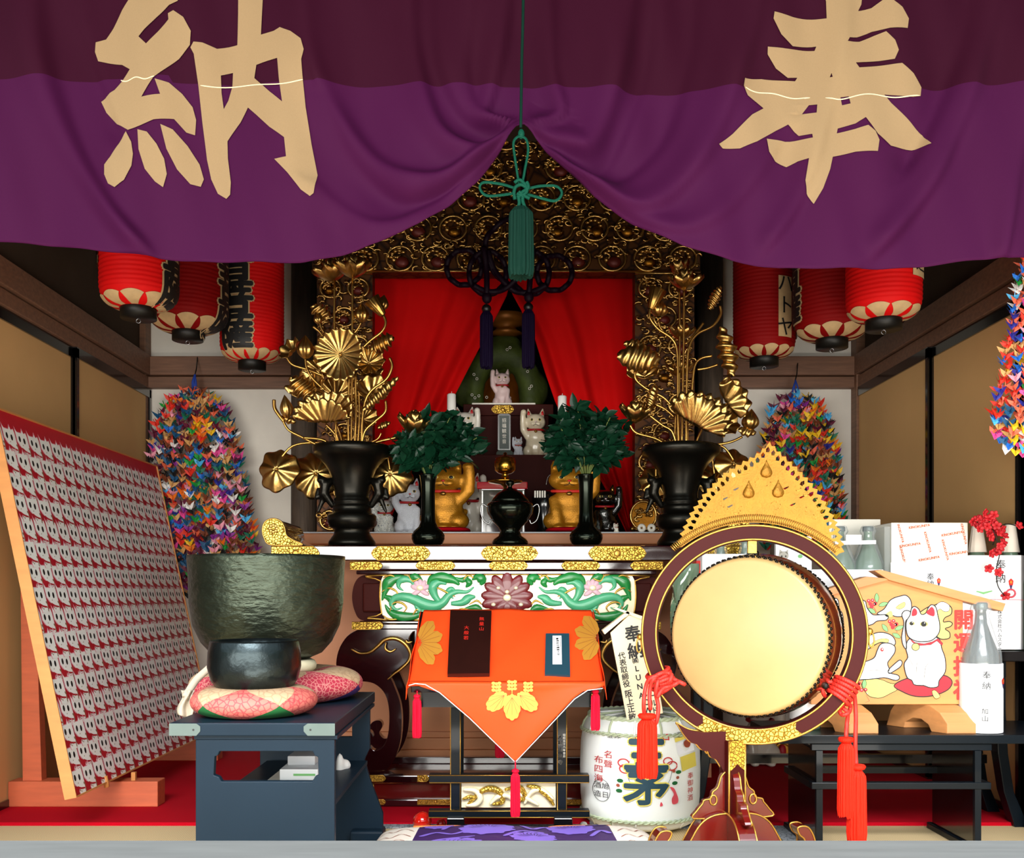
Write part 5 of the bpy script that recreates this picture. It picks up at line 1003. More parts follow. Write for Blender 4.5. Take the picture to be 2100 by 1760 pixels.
ringcushion('ring_cushion', 'large crimson brocade ring cushion with violet panels under the big bronze bowl', xb, yb, zT, .185, .078, ['brocade_red', 'satin_violet', 'brocade_tan', 'brocade_red'], .094, n=5, ph=.75)
ringcushion('ring_cushion', 'salmon brocade ring cushion with green corners under the small bowl', xs_, ys, zT, .105, .062, ['brocade_pink', 'felt_green', 'brocade_tan', 'brocade_pink'], .076, n=5)
m = MB('rope_white'); zr = zT + .094
m.tube([(xb - .02 + .125 * math.cos(a), yb - .02 + .125 * math.sin(a), zr + .010) for a in [2 * pi * i / 40 for i in range(40)]], .02, 10, closed=True); m.build('bowl_ring', None, 'cream cloth ring between the big bronze bowl and its cushion', 'ring')
def bowl(label, cx, cy, z0, prof, mt, name='singing_bowl'):
    m = MB(mt); m.lathe(prof, 72, Matrix.Translation((cx, cy, z0))); return m.build(name, None, label, 'bowl', 'bronze temple bowls')
kb = yb / F; cbx = qx(548, yb); z0 = zr + .028; Hb = qz(1141, yb) - z0; Rb = 158 * kb
bowl('big deep hammered bronze temple bowl on the crimson cushion', cbx, yb, z0, [(.0005, 0), (Rb * .55, .004), (Rb * .70, Hb * .06), (Rb * .83, Hb * .17), (Rb * .93, Hb * .33), (Rb * .975, Hb * .55), (Rb * .985, Hb * .8), (Rb * 1.0, Hb * .96), (Rb * 1.0, Hb), (Rb * .96, Hb), (Rb * .95, Hb * .9), (Rb * .93, Hb * .5), (Rb * .85, Hb * .2), (Rb * .5, Hb * .05), (.0005, Hb * .04)], 'bowl_metal')
ks = ys / F; z0 = zT + .058; Hs = qz(1313, ys) - z0; Rs = 94 * ks
bowl('small rounded dark bronze bowl in front, on the salmon cushion', xs_, ys, z0, [(.0005, 0), (Rs * .60, 0), (Rs * .78, Hs * .07), (Rs * .93, Hs * .25), (Rs, Hs * .5), (Rs * .985, Hs * .78), (Rs * .95, Hs * .97), (Rs * .93, Hs), (Rs * .89, Hs), (Rs * .90, Hs * .8), (Rs * .93, Hs * .5), (Rs * .8, Hs * .15), (.0005, Hs * .08)], 'bowl_small')
t = thing('wrapped_striker', P(390, 1478, 2.72), 'striker wrapped in white cloth drooping over the left rim of the cushions', 'striker')
m = MB('old_cloth'); pts = [P(x, y, d) for x, y, d in ((438, 1362, 2.76), (425, 1374, 2.75), (405, 1392, 2.74), (392, 1410, 2.72), (380, 1430, 2.70))]; m.tube(smoothp([tuple(p) for p in pts], 4), .011, 8); m.build('padded_stick', t)
def drape(u, v): 
    x = 372 + 26 * u - 6 * v + 4 * math.sin(6 * v + 3 * u); y = 1416 + 58 * v * (1 - .25 * abs(u - .6)); return tuple(P(x, y, 2.70 + .012 * math.sin(9 * u + 3 * v)))
MB('old_cloth').grid(drape, 12, 12).build('hanging_cloth', t, solid=.003)
# ---------------------------------------------------------------- lectern with orange cloth
DLc = 3.2; lc = thing('sutra_lectern', (qx(1043, DLc), DLc, 0), 'black lacquered lectern with gold edges, open legs and a gold carved panel', 'lectern')
def railbox(m, x0, x1, y0, y1, d0, d1): pbox(m, x0, x1, y0, y1, d0, d1, DLc)
def goldedge(par, x0, x1, y0, y1, d):
    m = MB('gold_bright'); f = fr_px(DLc); g = lambda a, b: (f(a, b)[0], d, f(a, b)[2]); m.tube([g(x0, y0), g(x1, y0), g(x1, y1), g(x0, y1)], .0016, 5, closed=True); m.build('gold_edging', par)
for x0, x1, y0, y1, nm in ((923, 945, 1395, 1662, 'upright'), (1142, 1163, 1395, 1662, 'upright'), (880, 1208, 1588, 1605, 'upper_rail'), (879, 1209, 1661, 1676, 'lower_rail'), (917, 953, 1674, 1714, 'foot'), (1135, 1173, 1674, 1714, 'foot')):
    d0 = DLc - (.012 if 'rail' in nm else (.03 if nm == 'foot' else 0)); m = MB('ink_lacquer' if nm != 'foot' else 'black_lacquer'); railbox(m, x0, x1, y0, y1, d0, DLc + .03); o = m.build(nm, lc, bevel=.003)
    if nm != 'foot': goldedge(o, x0 + 1, x1 - 1, y0 + 1, y1 - 1, d0 - .001)
for x0, x1 in ((923, 945), (1142, 1163)):
    m = MB('ink_lacquer'); railbox(m, x0, x1, 1300, 1700, DLc + .22, DLc + .25); m.build('rear_upright', lc)
m = MB('gold_leaf'); m.mats = []; m.use('relief_cream'); pbox(m, 946, 1140, 1607, 1658, DLc + .012, DLc + .02, DLc); o = m.build('carved_panel', lc, label='gilt openwork panel carved with waves')
for i, (pts, r) in enumerate((([(950, 1620), (975, 1622), (985, 1638), (975, 1650), (955, 1652)], 7), ([(960, 1650), (985, 1625), (1005, 1618), (1025, 1625), (1030, 1645), (1010, 1650)], 7), ([(1005, 1650), (1020, 1635), (1040, 1632), (1055, 1645)], 6), ([(1035, 1620), (1065, 1615), (1075, 1635), (1060, 1645)], 6), ([(1075, 1650), (1090, 1625), (1110, 1620), (1136, 1640)], 6), ([(1080, 1612), (1100, 1616), (1120, 1630), (1136, 1652)], 6), ([(1060, 1625), (1085, 1640), (1105, 1652)], 5), ([(948, 1640), (965, 1634), (975, 1640)], 4))):
    m = MB('relief_cream'); m.mats = []; m.use('gold_engraved' if i % 2 else 'relief_cream'); p = smoothp(pts, 5); m.tube([fr_px(DLc)(a, b, .0) for a, b in p], [r * DLc / F * (.35 + .65 * math.sin(pi * (j + .5) / len(p))) for j in range(len(p))], 8); m.build('carved_wave', o)
m = MB('ivory'); m.text('大和山良寺', .016, lambda x, y, h: (P(1149, 1540, DLc).x + x, DLc - .0012, P(0, 1512, DLc).z + y), vertical=True, pitch=1.3, bold=.0004); m.text('昭和五十八年吉日', .009, lambda x, y, h: (P(1157, 1540, DLc).x + x, DLc - .0012, P(0, 1508, DLc).z + y), vertical=True, pitch=1.1); m.build('gold_inscription', lc)
# slanted desk
N0, N1 = P(0, 1404, 3.02), P(0, 1252, 3.34)
Vd = (N1 - N0); Vd.x = 0; Ld = Vd.length; Vd.normalize(); Nd = Vector((1, 0, 0)).cross(Vd)
def desk(px, py, h=0):
    """point of the slanted desk seen at that pixel"""
    o = Vector((0, 0, EYE)); dr = Vector(((px - VX) / F, 1, (VY - py) / F)); t_ = (Vector((0, N0.y, N0.z)) - o).dot(Nd) / dr.dot(Nd); return tuple(o + dr * t_ + Nd * h)
xL, xR = qx(842, 3.02), qx(1234, 3.02)
def frD(x, y, h=0): return tuple(Vector((x, N0.y, N0.z)) + Vd * y + Nd * h)
m = MB('black_lacquer'); m.poly([(xL, -.005), (xR, -.005), (xR, Ld), (xL, Ld)], frD, -.03, -.004); m.build('desk_board', lc, bevel=.003)
m = MB('black_lacquer'); m.box(xL + .03, xR - .03, 3.06, 3.20, N0.z - .075, N0.z - .02); m.build('desk_apron', lc); 
for s in (xL + .02, xR - .03):
    m = MB('gold_bright'); m.tube([(s, 3.03, N0.z - .03), (s + .01, 3.04, N0.z - .055), (s + .0, 3.06, N0.z - .07)], .0025, 6); m.build('gold_bracket', lc)
cl = thing('orange_altar_cloth', (qx(1040, 3.1), 3.02, qz(1560, 3.0)), 'bright orange silk cloth with gold crests draped over the lectern to a point', 'cloth')
def clothtop(u, v):
    xe0 = xL - .012 + .02 * v; xe1 = xR + .008 - .004 * v; x = xe0 + (xe1 - xe0) * u; h = .003 + .0025 * math.sin(9 * u + 4 * v) * math.sin(pi * u) + .002 * math.sin(21 * u - 9 * v) - .014 * max(0, abs(u - .5) - .485) / .015
    return frD(x, -.012 + (Ld + .012) * v, h)
m = MB('orange_cloth'); m.grid(clothtop, 60, 30)
def sideflap(s):
    def fn(u, v): 
        x = (xL - .012 + .02 * u) if s < 0 else (xR + .008 - .004 * u); p = Vector(frD(x, -.012 + (Ld + .012) * u, .003)); return tuple(p + Vector((s * .004 * v + .003 * math.sin(12 * u + v), 0, -(.02 + .022 * (1 - u)) * v)))
    return fn
m.grid(sideflap(-1), 20, 4); m.grid(sideflap(1), 20, 4); m.grid(lambda u, v: tuple(Vector(clothtop(u, 1)) + Vector((0, .01 * v, -.05 * v))), 30, 3)
DF = 2.995; f = fr_px(DF)
m.build('cloth_top', cl, solid=.0015)
fl = [(866, 1402), (1238, 1402), (1236, 1412), (1210, 1410), (1190, 1418), (1176, 1432), (1120, 1492), (1062, 1557), (1056, 1560), (1050, 1557), (960, 1470), (905, 1421), (880, 1404)]
def flap(u, v):
    y = 1398 + 162 * v; l = float(np.interp(y, [1398, 1402, 1412, 1421, 1470, 1560], [838, 846, 872, 902, 962, 1055])); r = float(np.interp(y, [1398, 1408, 1418, 1432, 1492, 1560], [1240, 1240, 1196, 1176, 1120, 1058])); x = l + (r - l) * u
    q = P(x, y, DF); return (q.x, DF + .012 * math.cos(v * 3.2) * 0 + .006 * math.sin(u * 9 + v * 5) * (1 - v) + (.012 if y < 1402 else 0), q.z)
m = MB('orange_cloth'); m.grid(flap, 40, 40); m.build('cloth_flap', cl, solid=.0015)
m = MB('white_lining'); m.tube([f(a, b, .002) for a, b in [(838, 1406), (852, 1402), (872, 1404), (902, 1421), (962, 1472), (1055, 1562)]], .0016, 5); m.build('white_hem', cl)
m = MB('white_lining'); m.tube([f(a, b, .002) for a, b in [(1236, 1412), (1205, 1416), (1178, 1434), (1122, 1494), (1058, 1562)]], .0016, 5); m.build('white_hem', cl)
# paulownia crest
def leafpoly(cx, cy, r, a, n=5, sq=1.25):
    pts = []
    for i in range(40): q = 2 * pi * i / 40; rr_ = r * (1 + .10 * abs(math.cos(n * q / 1.0))) * (1 + .15 * math.cos(q)); x, y = rr_ * sq * math.cos(q), rr_ * .8 * math.sin(q); pts.append((cx + x * math.cos(a) - y * math.sin(a), cy + x * math.sin(a) + y * math.cos(a)))
    return pts
m = MB('orange_gold')
for i, (cx, cy, r, a) in enumerate(((1022, 1436, 19, 2.45), (1078, 1436, 19, .7), (1050, 1446, 20, 1.57))): m.poly(leafpoly(cx, cy, r, a), f, .0075 + .0006 * i)
for cx in (1018, 1050, 1083):
    tall = 1399 if cx != 1050 else 1396; m.line([(cx + (1050 - cx) * .25, 1424), (cx, tall)], 3, f, .009)
    for k in range(3): m.poly(circ(cx - 6, tall + 2 + 7 * k, 4.2, 3.4, 10), f, .0092); m.poly(circ(cx + 6, tall + 2 + 7 * k, 4.2, 3.4, 10), f, .0092); m.poly(circ(cx, tall + 3 + 7 * k, 3.4, 3.2, 10), f, .0094)
m.use('russet')
for cx, cy, a in ((1022, 1436, 2.45), (1078, 1436, .7), (1050, 1446, 1.57)):
    for k in (-.6, -.3, 0, .3, .6): x0, y0 = cx - 16 * math.cos(a), cy - 16 * math.sin(a); m.line([(x0, y0), (x0 + 38 * math.cos(a + k), y0 + 38 * math.sin(a + k) * .95)], .9, f, .0102)
m.build('gold_crest', cl, label='gold paulownia crest on the hanging point')
for cx, cy, rx, a0, a1 in ((858, 1322, 46, -1.25, 1.25), (1228, 1312, 46, pi - 1.25, pi + 1.25)):
    m = MB('orange_gold')
    for k in range(4):
        a = a0 + (a1 - a0) * (k + .5) / 4; m.poly([(cx + q[0], cy + q[1]) for q in leafpoly(rx * .55 * math.cos(a), rx * .62 * math.sin(a), rx * .34, a, 4, 1.35)], desk, .0065 + .0004 * k)
    m.use('russet')
    for k in range(9): a = a0 + (a1 - a0) * (k + .5) / 9; m.line([(cx, cy), (cx + rx * math.cos(a), cy + rx * 1.05 * math.sin(a))], .8, desk, .0085)
    m.build('gold_crest', cl, label='gold leaf crest cut by the cloth edge')
# book and sutra tablet on the cloth
m = MB('wood_plaque_dark'); m.poly([(918, 1392), (1004, 1391), (1008, 1262), (924, 1261)], desk, .006, .020); m.use('seal_red'); m.text('大般若', .022, lambda x, y, h: tuple(Vector(desk(957, 1298, .0205)) + Vector((x, 0, 0)) + Vd * y), vertical=True, pitch=1.25, sx=.8); m.text('無量山', .022, lambda x, y, h: tuple(Vector(desk(988, 1280, .0205)) + Vector((x, 0, 0)) + Vd * y), vertical=True, pitch=1.25, sx=.8)
m.build('wooden_tablet', None, 'dark brown tablet with faint red writing on the left of the orange cloth', 'tablet')
b = thing('sutra_book', desk(1142, 1391, .006), 'navy bound booklet with a white title strip on the right of the orange cloth', 'book')
m = MB('book_navy'); m.poly([(1117, 1390), (1169, 1392), (1167, 1306), (1119, 1306)], desk, .006, .014); m.build('cover', b)
m = MB('paper'); m.poly([(1133, 1370), (1152, 1370), (1151, 1311), (1133, 1311)], desk, .0145); m.use('ink'); m.line([(1135, 1368), (1150, 1368), (1149, 1313), (1135, 1313), (1135, 1368)], .7, desk, .0150); m.text('曹洞宗日課経大全', .0098, lambda x, y, h: tuple(Vector(desk(1142.5, 1318, .0153)) + Vector((x, 0, 0)) + Vd * y), vertical=True, pitch=1.18, bold=.0002); m.build('title_label', b)
def hang_tassel(label, x, ytop, ybot, rpx, d, col, group, cord_to=None, knot='tassel_red', name='tassel'):
    t = thing(name, P(x, ytop, d), label, 'tassel', group); k = d / F
    m = MB(col); tassel_geo(m, P(x, ytop + rpx * .9, d), (ybot - ytop - rpx * .9) * k, rpx * k, int(x), 1.1); m.build('tassel_threads', t)
    m = MB(knot); c = P(x, ytop + rpx * .5, d); m.ball(c, (rpx * .85 * k, rpx * .85 * k, rpx * .55 * k), 12)
    if cord_to: m.tube([c] + [P(a, b, e) for a, b, e in cord_to], .0022, 6)
    m.build('tassel_head', t); return t
hang_tassel('crimson tassel hanging from the left corner of the orange cloth', 855, 1424, 1511, 9, 3.03, 'tassel_red', 'crimson tassels of the orange cloth', [(856, 1408, 3.03)])
hang_tassel('crimson tassel hanging from the right corner of the orange cloth', 1221, 1414, 1496, 9, 3.03, 'tassel_red', 'crimson tassels of the orange cloth', [(1222, 1404, 3.03)])
hang_tassel('crimson tassel hanging from the pointed tip of the orange cloth', 1057, 1577, 1672, 9.5, 2.99, 'tassel_red', 'crimson tassels of the orange cloth', [(1057, 1560, 2.995)])
hang_tassel('crimson tassel behind the orange cloth, only its end showing', 1025, 1480, 1552, 9, 3.40, 'tassel_red', 'crimson tassels of the orange cloth', [(1025, 1262, 3.40)])
# ---------------------------------------------------------------- floor cushion and little balls
zc_ = thing('floor_cushion', (.04, 2.78, 0), 'flat floor cushion of purple peony brocade with cream embroidered ends', 'cushion')
CX0, CX1, CY0, CY1, CH = -.41, .49, 2.52, 3.10, .075
def cush(a, b, h=0):      # a,b in 0..1
    e = (1 - (2 * a - 1) ** 8) * (1 - (2 * b - 1) ** 8); z = CH * (.35 + .65 * max(0, e) ** .5) + .004 * math.sin(13 * a + 3 * b) * e - .03 * math.exp(-((a - .56) / .05) ** 2) * max(0, b - .9) * 10 + h
    x = CX0 + (CX1 - CX0) * a; x = .04 + (x - .04) * (1 - .06 * b); return (x, CY0 + (CY1 - CY0) * b, z)
def strip(mt, a0, a1, nm):
    m = MB(mt); m.grid(lambda u, v: cush(a0 + (a1 - a0) * u, v), 24, 30); m.grid(lambda u, v: (cush(a0 + (a1 - a0) * u, 0)[0], CY0, cush(a0 + (a1 - a0) * u, 0)[2] * (1 - v)), 24, 2); m.grid(lambda u, v: (cush(a0 + (a1 - a0) * u, 1)[0], CY1, cush(a0 + (a1 - a0) * u, 1)[2] * (1 - v)), 24, 2); return m.build(nm, zc_)
strip('cushion_cream', 0, .15, 'embroidered_end'); strip('purple_brocade', .15, .84, 'brocade_centre'); strip('cushion_cream', .84, 1, 'embroidered_end')
m = MB('piping_orange'); m.tube([cush(.12 + .74 * i / 40, .985, .006) for i in range(41)], .007, 8); m.build('orange_piping', zc_)
frK = lambda x, y, h=0: cush(x, y, .0018 + h)
def peony(cx, cy, r, nm):
    m = MB('lilac'); pts = []
    for i in range(64): q = 2 * pi * i / 64; rr_ = r * (1 + .16 * abs(math.sin(4.5 * q)) + .05 * math.sin(17 * q)); pts.append((cx + rr_ * math.cos(q), cy + rr_ * 1.35 * math.sin(q)))
    v, f_ = cutgrid(pts, tessellate_polygon([[Vector((a, b, 0)) for a, b in pts]]), .03); m.add([frK(a, b) for a, b in v], f_, True); m.use('purple_brocade')
    for k in range(9): a = .35 + 2.5 * k / 8; m.line([(cx + r * .25 * math.cos(a), cy + r * .35 * math.sin(a)), (cx + r * .6 * math.cos(a + .2), cy + r * .9 * math.sin(a + .2)), (cx + r * .8 * math.cos(a), cy + r * 1.15 * math.sin(a))], .004, frK, .001)
    m.build(nm, zc_)
for cx, cy, r in ((.40, .80, .088), (.70, .82, .075), (.22, .90, .05), (.56, .62, .07), (.30, .50, .08), (.80, .95, .04)): peony(cx, cy, r, 'peony_motif')
for pts in ([(.17, .66), (.22, .74), (.28, .70), (.33, .76)], [(.52, .90), (.56, .80), (.61, .86), (.66, .74)], [(.46, .62), (.52, .74), (.60, .72)], [(.24, .80), (.28, .93), (.33, .95)], [(.76, .66), (.80, .76), (.83, .70)], [(.2, .5), (.24, .6), (.36, .64)], [(.6, .95), (.63, .90), (.66, .96)]):
    m = MB('lilac'); p = smoothp(pts, 6); m.line(p, .018, frK, .0002); m.build('scroll_motif', zc_)
for s, a0 in ((0, .01), (1, .86)):
    m = MB('russet')
    for k in range(7): b0 = .15 + .12 * k; p = smoothp([(a0, b0), (a0 + .03, b0 + .06), (a0 + .06, b0 + .02), (a0 + .09, b0 + .09), (a0 + .13, b0 + .03)], 5); m.line(p, .0035, frK, .0003)
    m.build('embroidery', zc_)
def floorball(label, x, y, rpx, d, mt, grp): 
    r = rpx * d / F; m = MB(mt); m.ball((qx(x, d), d, r + .0005), r, 28); m.build('ball', None, label, 'ball', grp)
floorball('large glossy red ball on the mat at the left foot of the lectern', 866, 1690, 19.5, 3.27, 'ball_red', 'glossy red balls'); floorball('smaller glossy red ball just right of the large red ball', 905, 1693, 10, 3.30, 'ball_red', 'glossy red balls')
floorball('small white ball, left one of two beside the right lectern foot', 1197, 1696, 8, 3.29, 'white', 'little white balls'); floorball('small pearly ball, right one of two beside the right lectern foot', 1217, 1694, 8, 3.33, 'grey_box', 'little white balls')
# ---------------------------------------------------------------- straw wrapped sake barrel
BD = 3.37; xbr = qx(1312, BD); bk = BD / F; BR = 121 * bk; BH = qz(1462, BD) - .012; zb0 = .012
br = thing('sake_barrel', (xbr, BD, zb0), 'white straw-wrapped sake barrel with painted brush characters beside the lectern', 'barrel')
bprof = [(.0005, 0), (BR * .80, .0), (BR * .90, BH * .03), (BR * .97, BH * .10), (BR, BH * .25), (BR * 1.01, BH * .5), (BR * .995, BH * .75), (BR * .95, BH * .90), (BR * .88, BH * .97), (BR * .80, BH), (BR * .5, BH * .97), (.0005, BH * .97)]
def brad(z): return float(np.interp(z / BH, [p[1] / BH for p in bprof[1:10]], [p[0] for p in bprof[1:10]]))
m = MB('straw_white'); m.lathe([(r, z + zb0) for r, z in bprof], 64, Matrix.Translation((xbr, BD, 0))); m.build('straw_wrapping', br)
def barrel_ring(z, r_, n_, nm, tw=30, mt='straw_green'):
    m = MB(mt)
    for ph in (0, pi): m.tube([(xbr + (brad(z) + .004 + .003 * math.cos(tw * a + ph)) * math.cos(a), BD + (brad(z) + .004 + .003 * math.cos(tw * a + ph)) * math.sin(a), zb0 + z + .004 * math.sin(tw * a + ph)) for a in [2 * pi * i / 160 for i in range(160)]], r_, 6, closed=True)
    m.build(nm, br)
barrel_ring(BH * .86, .0035, 0, 'straw_rope'); barrel_ring(BH * .10, .0035, 0, 'straw_rope'); barrel_ring(BH * .99, .006, 0, 'straw_rope', 22)
for i in range(14):
    a = 2 * pi * i / 14; m = MB('straw_green' if i % 2 else 'straw_white'); m.tube([(xbr + (brad(z * BH) + .003) * math.cos(a + .03 * math.sin(9 * z)), BD + (brad(z * BH) + .003) * math.sin(a + .03 * math.sin(9 * z)), zb0 + z * BH) for z in [.02, .1] ] + [(xbr + (brad(z * BH) + .004) * math.cos(a), BD + (brad(z * BH) + .004) * math.sin(a), zb0 + z * BH) for z in (.8, .86, .93, 1.0)][:0], .0035, 5); m.tube([(xbr + (brad(z * BH) + .004) * math.cos(a), BD + (brad(z * BH) + .004) * math.sin(a), zb0 + z * BH) for z in (.86, .93, .98)] + [(xbr + BR * .3 * math.cos(a), BD + BR * .3 * math.sin(a), zb0 + BH * 1.01)], .004, 5); m.build('straw_tie', br)
def frBr(px, py, h=0):      # pixel drawing wrapped on the barrel front
    z = qz(py, BD - BR) - zb0; x = qx(px, BD - BR) * 1.0 ; a = math.asin(max(-.98, min(.98, (x - xbr * (BD - BR) / BD) / (BR * (BD - BR) / BD) * .97))); r = brad(max(0, min(BH, z))) + .0035 + h
    return (xbr + r * math.sin(a), BD - r * math.cos(a), z + zb0)
def btext(m, t, size, px, py, bold=0, h=0, pitch=1.05, cut=4.0, sx=1.0):
    for i, ch in enumerate(t):
        v, f_ = glyphs(ch, size, bold, cut); n9 = len(v) // 9 if bold else len(v) + 1; m.add([frBr(px + a * sx, py - b + i * size * pitch, h + 6e-5 * (j // n9)) for j, (a, b) in enumerate(v)], f_)
P2 = lambda c, r, n=20: circ(c[0], c[1], r, r, n)
m = MB('label_yellow'); m.poly([(1284, 1560), (1292, 1552), (1326, 1552), (1336, 1575), (1330, 1600), (1288, 1606)], frBr, .001); btext(m, '三', 84, 1308, 1556, 6, .0012); btext(m, '茅', 92, 1308, 1614, 5, .0012); m.use('book_navy'); btext(m, '三', 84, 1308, 1556, 3.2, .003); btext(m, '茅', 92, 1308, 1614, 2.2, .003); m.build('brush_characters', br, label='large dark brush characters edged in yellow')
for a_ in (('名聲', 17, 1236, 1553, 0, .001, 1.15), ('布四海', 17, 1219, 1566, 0, .001, 1.12), ('奉御神酒', 14, 1399, 1598, 0, .001, 1.1), ('ヤ', 18, 1287, 1513, .3, .001), ('チ', 18, 1306, 1513, .3, .001), ('ロ', 18, 1348, 1514, .3, .001)): m = MB('ink_red'); btext(m, *a_); m.build('red_lettering', br)
for a_ in (('登', 13, 1238, 1513, 0, .001), ('録', 13, 1251, 1513, 0, .001), ('産', 13, 1378, 1511, 0, .001), ('旭日', 14, 1231, 1619, 0, .001, 1.3), ('酒造', 14, 1217, 1619, 0, .001, 1.3)): m = MB('ink'); btext(m, *a_); m.build('black_lettering', br)
m = MB('ink'); m.line([frp for frp in [(1224 + 15.5 * math.cos(q), 1628 + 23 * math.sin(q)) for q in [2 * pi * i / 32 for i in range(33)]]], .9, frBr, .001); m.build('round_seal', br); m = MB('ink'); m.line([(1276, 1560), (1270, 1580), (1274, 1600), (1280, 1612)], 1, frBr, .001); m.build('ink_line', br); m = MB('ink'); m.line([(1350, 1568), (1358, 1585), (1354, 1600), (1348, 1612)], 1, frBr, .001); m.build('ink_line', br)
for c, r in (((1264, 1566), 10), ((1268, 1578), 11), ((1350, 1562), 9), ((1358, 1572), 11)): m = MB('ink_red'); m.line([(c[0] + r * math.cos(q), c[1] + r * .8 * math.sin(q)) for q in [2 * pi * i / 20 for i in range(21)]], 2.2, frBr, .0012); m.build('red_knot_print', br)
m = MB('gourd_red'); m.poly(smoothp([(1354, 1616), (1362, 1618), (1368, 1630), (1372, 1642), (1370, 1650), (1360, 1651), (1358, 1640), (1362, 1630)], 4, True), frBr, .001); m.poly(smoothp([(1336, 1645), (1340, 1652), (1334, 1654)], 3, True), frBr, .001)
m.use('leaf_green'); m.mats[m.c] = 'felt_green'
for x, y in ((1258, 1603), (1256, 1624), (1364, 1608), (1372, 1586)): m.poly(circ(x, y, 6, 4, 10), frBr, .001)
m.use('russet')
for x, y in ((1254, 1613), (1362, 1583), (1370, 1597)): m.poly(circ(x, y, 3.4, 3.4, 10), frBr, .001)
m.build('fruit_print', br)
m = MB('paper'); m.poly([(1368, 1528), (1408, 1522), (1410, 1546), (1372, 1552)], frBr, .001); m.use('label_yellow'); m.poly([(1366, 1517), (1388, 1512), (1390, 1520), (1367, 1525)], frBr, .0014); m.poly([(1376, 1556), (1412, 1550), (1414, 1580), (1380, 1586)], frBr, .001); m.use('russet'); m.poly(circ(1393, 1530, 8, 8, 14), frBr, .002); m.build('paper_seal', br)
# donation plaque leaning above the barrel
pq = thing('donation_plaque', P(1318, 1475, 3.22), 'pale wooden donation plaque with a little roof and black brush writing', 'sign')
PA = [(1286, 1477), (1360, 1463), (1328, 1268), (1290, 1262), (1252, 1298)]
f = fr_px(3.20); m = MB('plaque'); m.poly(PA, f, -.012, 0); m.build('board', pq, bevel=.001)
for q in ([(1235, 1293), (1287, 1253), (1291, 1258), (1240, 1301)], [(1257, 1248), (1262, 1246), (1342, 1272), (1340, 1280)]): m = MB('plaque'); m.poly(q, f, -.03, .008); m.build('roof_slat', pq)
m = MB('ink')
def ptext(t, size, x, y, bold=.0008, pitch=1.0, sx=1.0):
    for i, ch in enumerate(t):
        px_, py_ = x + i * size * pitch * .17, y + i * size * pitch; v, f_ = glyphs(ch, size, bold); n9 = len(v) // 9 if bold else len(v) + 1; m.add([f(px_ + a * sx * .98 + b * -.17, py_ - b - a * .17, .001 + 6e-5 * (j // n9)) for j, (a, b) in enumerate(v)], f_)
ptext('奉納', 34, 1298, 1302, .9, 1.02); ptext('代表取締役', 15, 1275, 1346, .3, .96); ptext('阪上正敏', 16, 1289, 1424, .35, .98); ptext('㈱', 13, 1303, 1356, .3); ptext('LUNA', 16, 1306, 1372, .4, 1.15); ptext('SOW', 17, 1323, 1424, .4, 1.0); ptext('ールド', 15, 1338, 1428, .3, 1.0)
m.build('brush_writing', pq)
# ---------------------------------------------------------------- hanging drum in its ring stand
DD = 2.75; dk = DD / F; RC = P(1542, 1301, DD); YAW = R(-13)       # ring faces a little to the viewer's left
Rz = Matrix.Rotation(YAW, 4, 'Z')
dt = thing('drum_stand', (RC.x, DD, .0), 'dark red lacquered drum stand: gold-edged ring on a post with four scrolled feet', 'stand')
RM = Matrix.Translation(RC) @ Rz @ Matrix.Rotation(pi / 2, 4, 'X')     # local z -> towards the viewer (-y)
Ro, Ri = 225 * dk, 191 * dk
m = MB('ring_lacquer'); m.lathe([(Ri, -.022), (Ro, -.022), (Ro + .001, 0), (Ro, .022), (Ri, .022), (Ri, -.022)], 96, RM, cap=False, smooth=False); o = m.build('ring', dt, bevel=.003)
for r_, z_, t_ in ((Ro - .004, .023, .0032), (Ri + .004, .023, .0030), (Ro - .001, -.020, .003)):
    m = MB('gold_bright'); m.tube([RM @ Vector((r_ * math.cos(a), r_ * math.sin(a), z_)) for a in [2 * pi * i / 110 for i in range(110)]], t_, 8, closed=True); m.build('gold_bead', o)
def frR(x, y, h=0): return tuple(RM @ Vector((x, y, .022 + h)))
def arcband(r0, r1, a0, a1, n=24): return [(r0 * math.cos(a0 + (a1 - a0) * i / n), r0 * math.sin(a0 + (a1 - a0) * i / n)) for i in range(n + 1)] + [(r1 * math.cos(a1 - (a1 - a0) * i / n), r1 * math.sin(a1 - (a1 - a0) * i / n)) for i in range(n + 1)]
m = MB('gold_engraved'); q = arcband(Ri + .006, Ro - .006, R(-120), R(-64)); k_ = len(q) // 2
mid = (Ri + Ro) / 2; q.insert(k_, (mid * math.cos(R(-66)), mid * math.sin(R(-66)))); q.append((mid * math.cos(R(-118)), mid * math.sin(R(-118)))); m.poly(q, frR, 0, .002); m.build('gold_band', o)
for s, a in ((1, R(2)), (-1, R(182))):
    m = MB('gold_bright'); c = RM @ Vector(((Ro + .004) * math.cos(a), (Ro + .004) * math.sin(a), 0)); m.ball(c, .010, 10); m.tube([c + Vector((.004 * s + .007 * math.cos(t), -.004, -.024 + .02 * math.sin(t))) for t in [2 * pi * i / 20 for i in range(20)]], .0022, 6, closed=True); m.build('ring_pull', dt)
m = MB('gold_bright'); m.box(-.012, .012, -.006, .006, -.034, .0, Matrix.Translation(RM @ Vector((0, Ri, 0)))); m.build('hanger_bracket', dt)
m = MB('black_iron'); c = RM @ Vector((0, Ri - .048, 0)); m.tube([c + Vector((.016 * math.cos(a), 0, .016 * math.sin(a))) for a in [2 * pi * i / 20 for i in range(20)]], .003, 6, closed=True); m.build('iron_ring', dt)
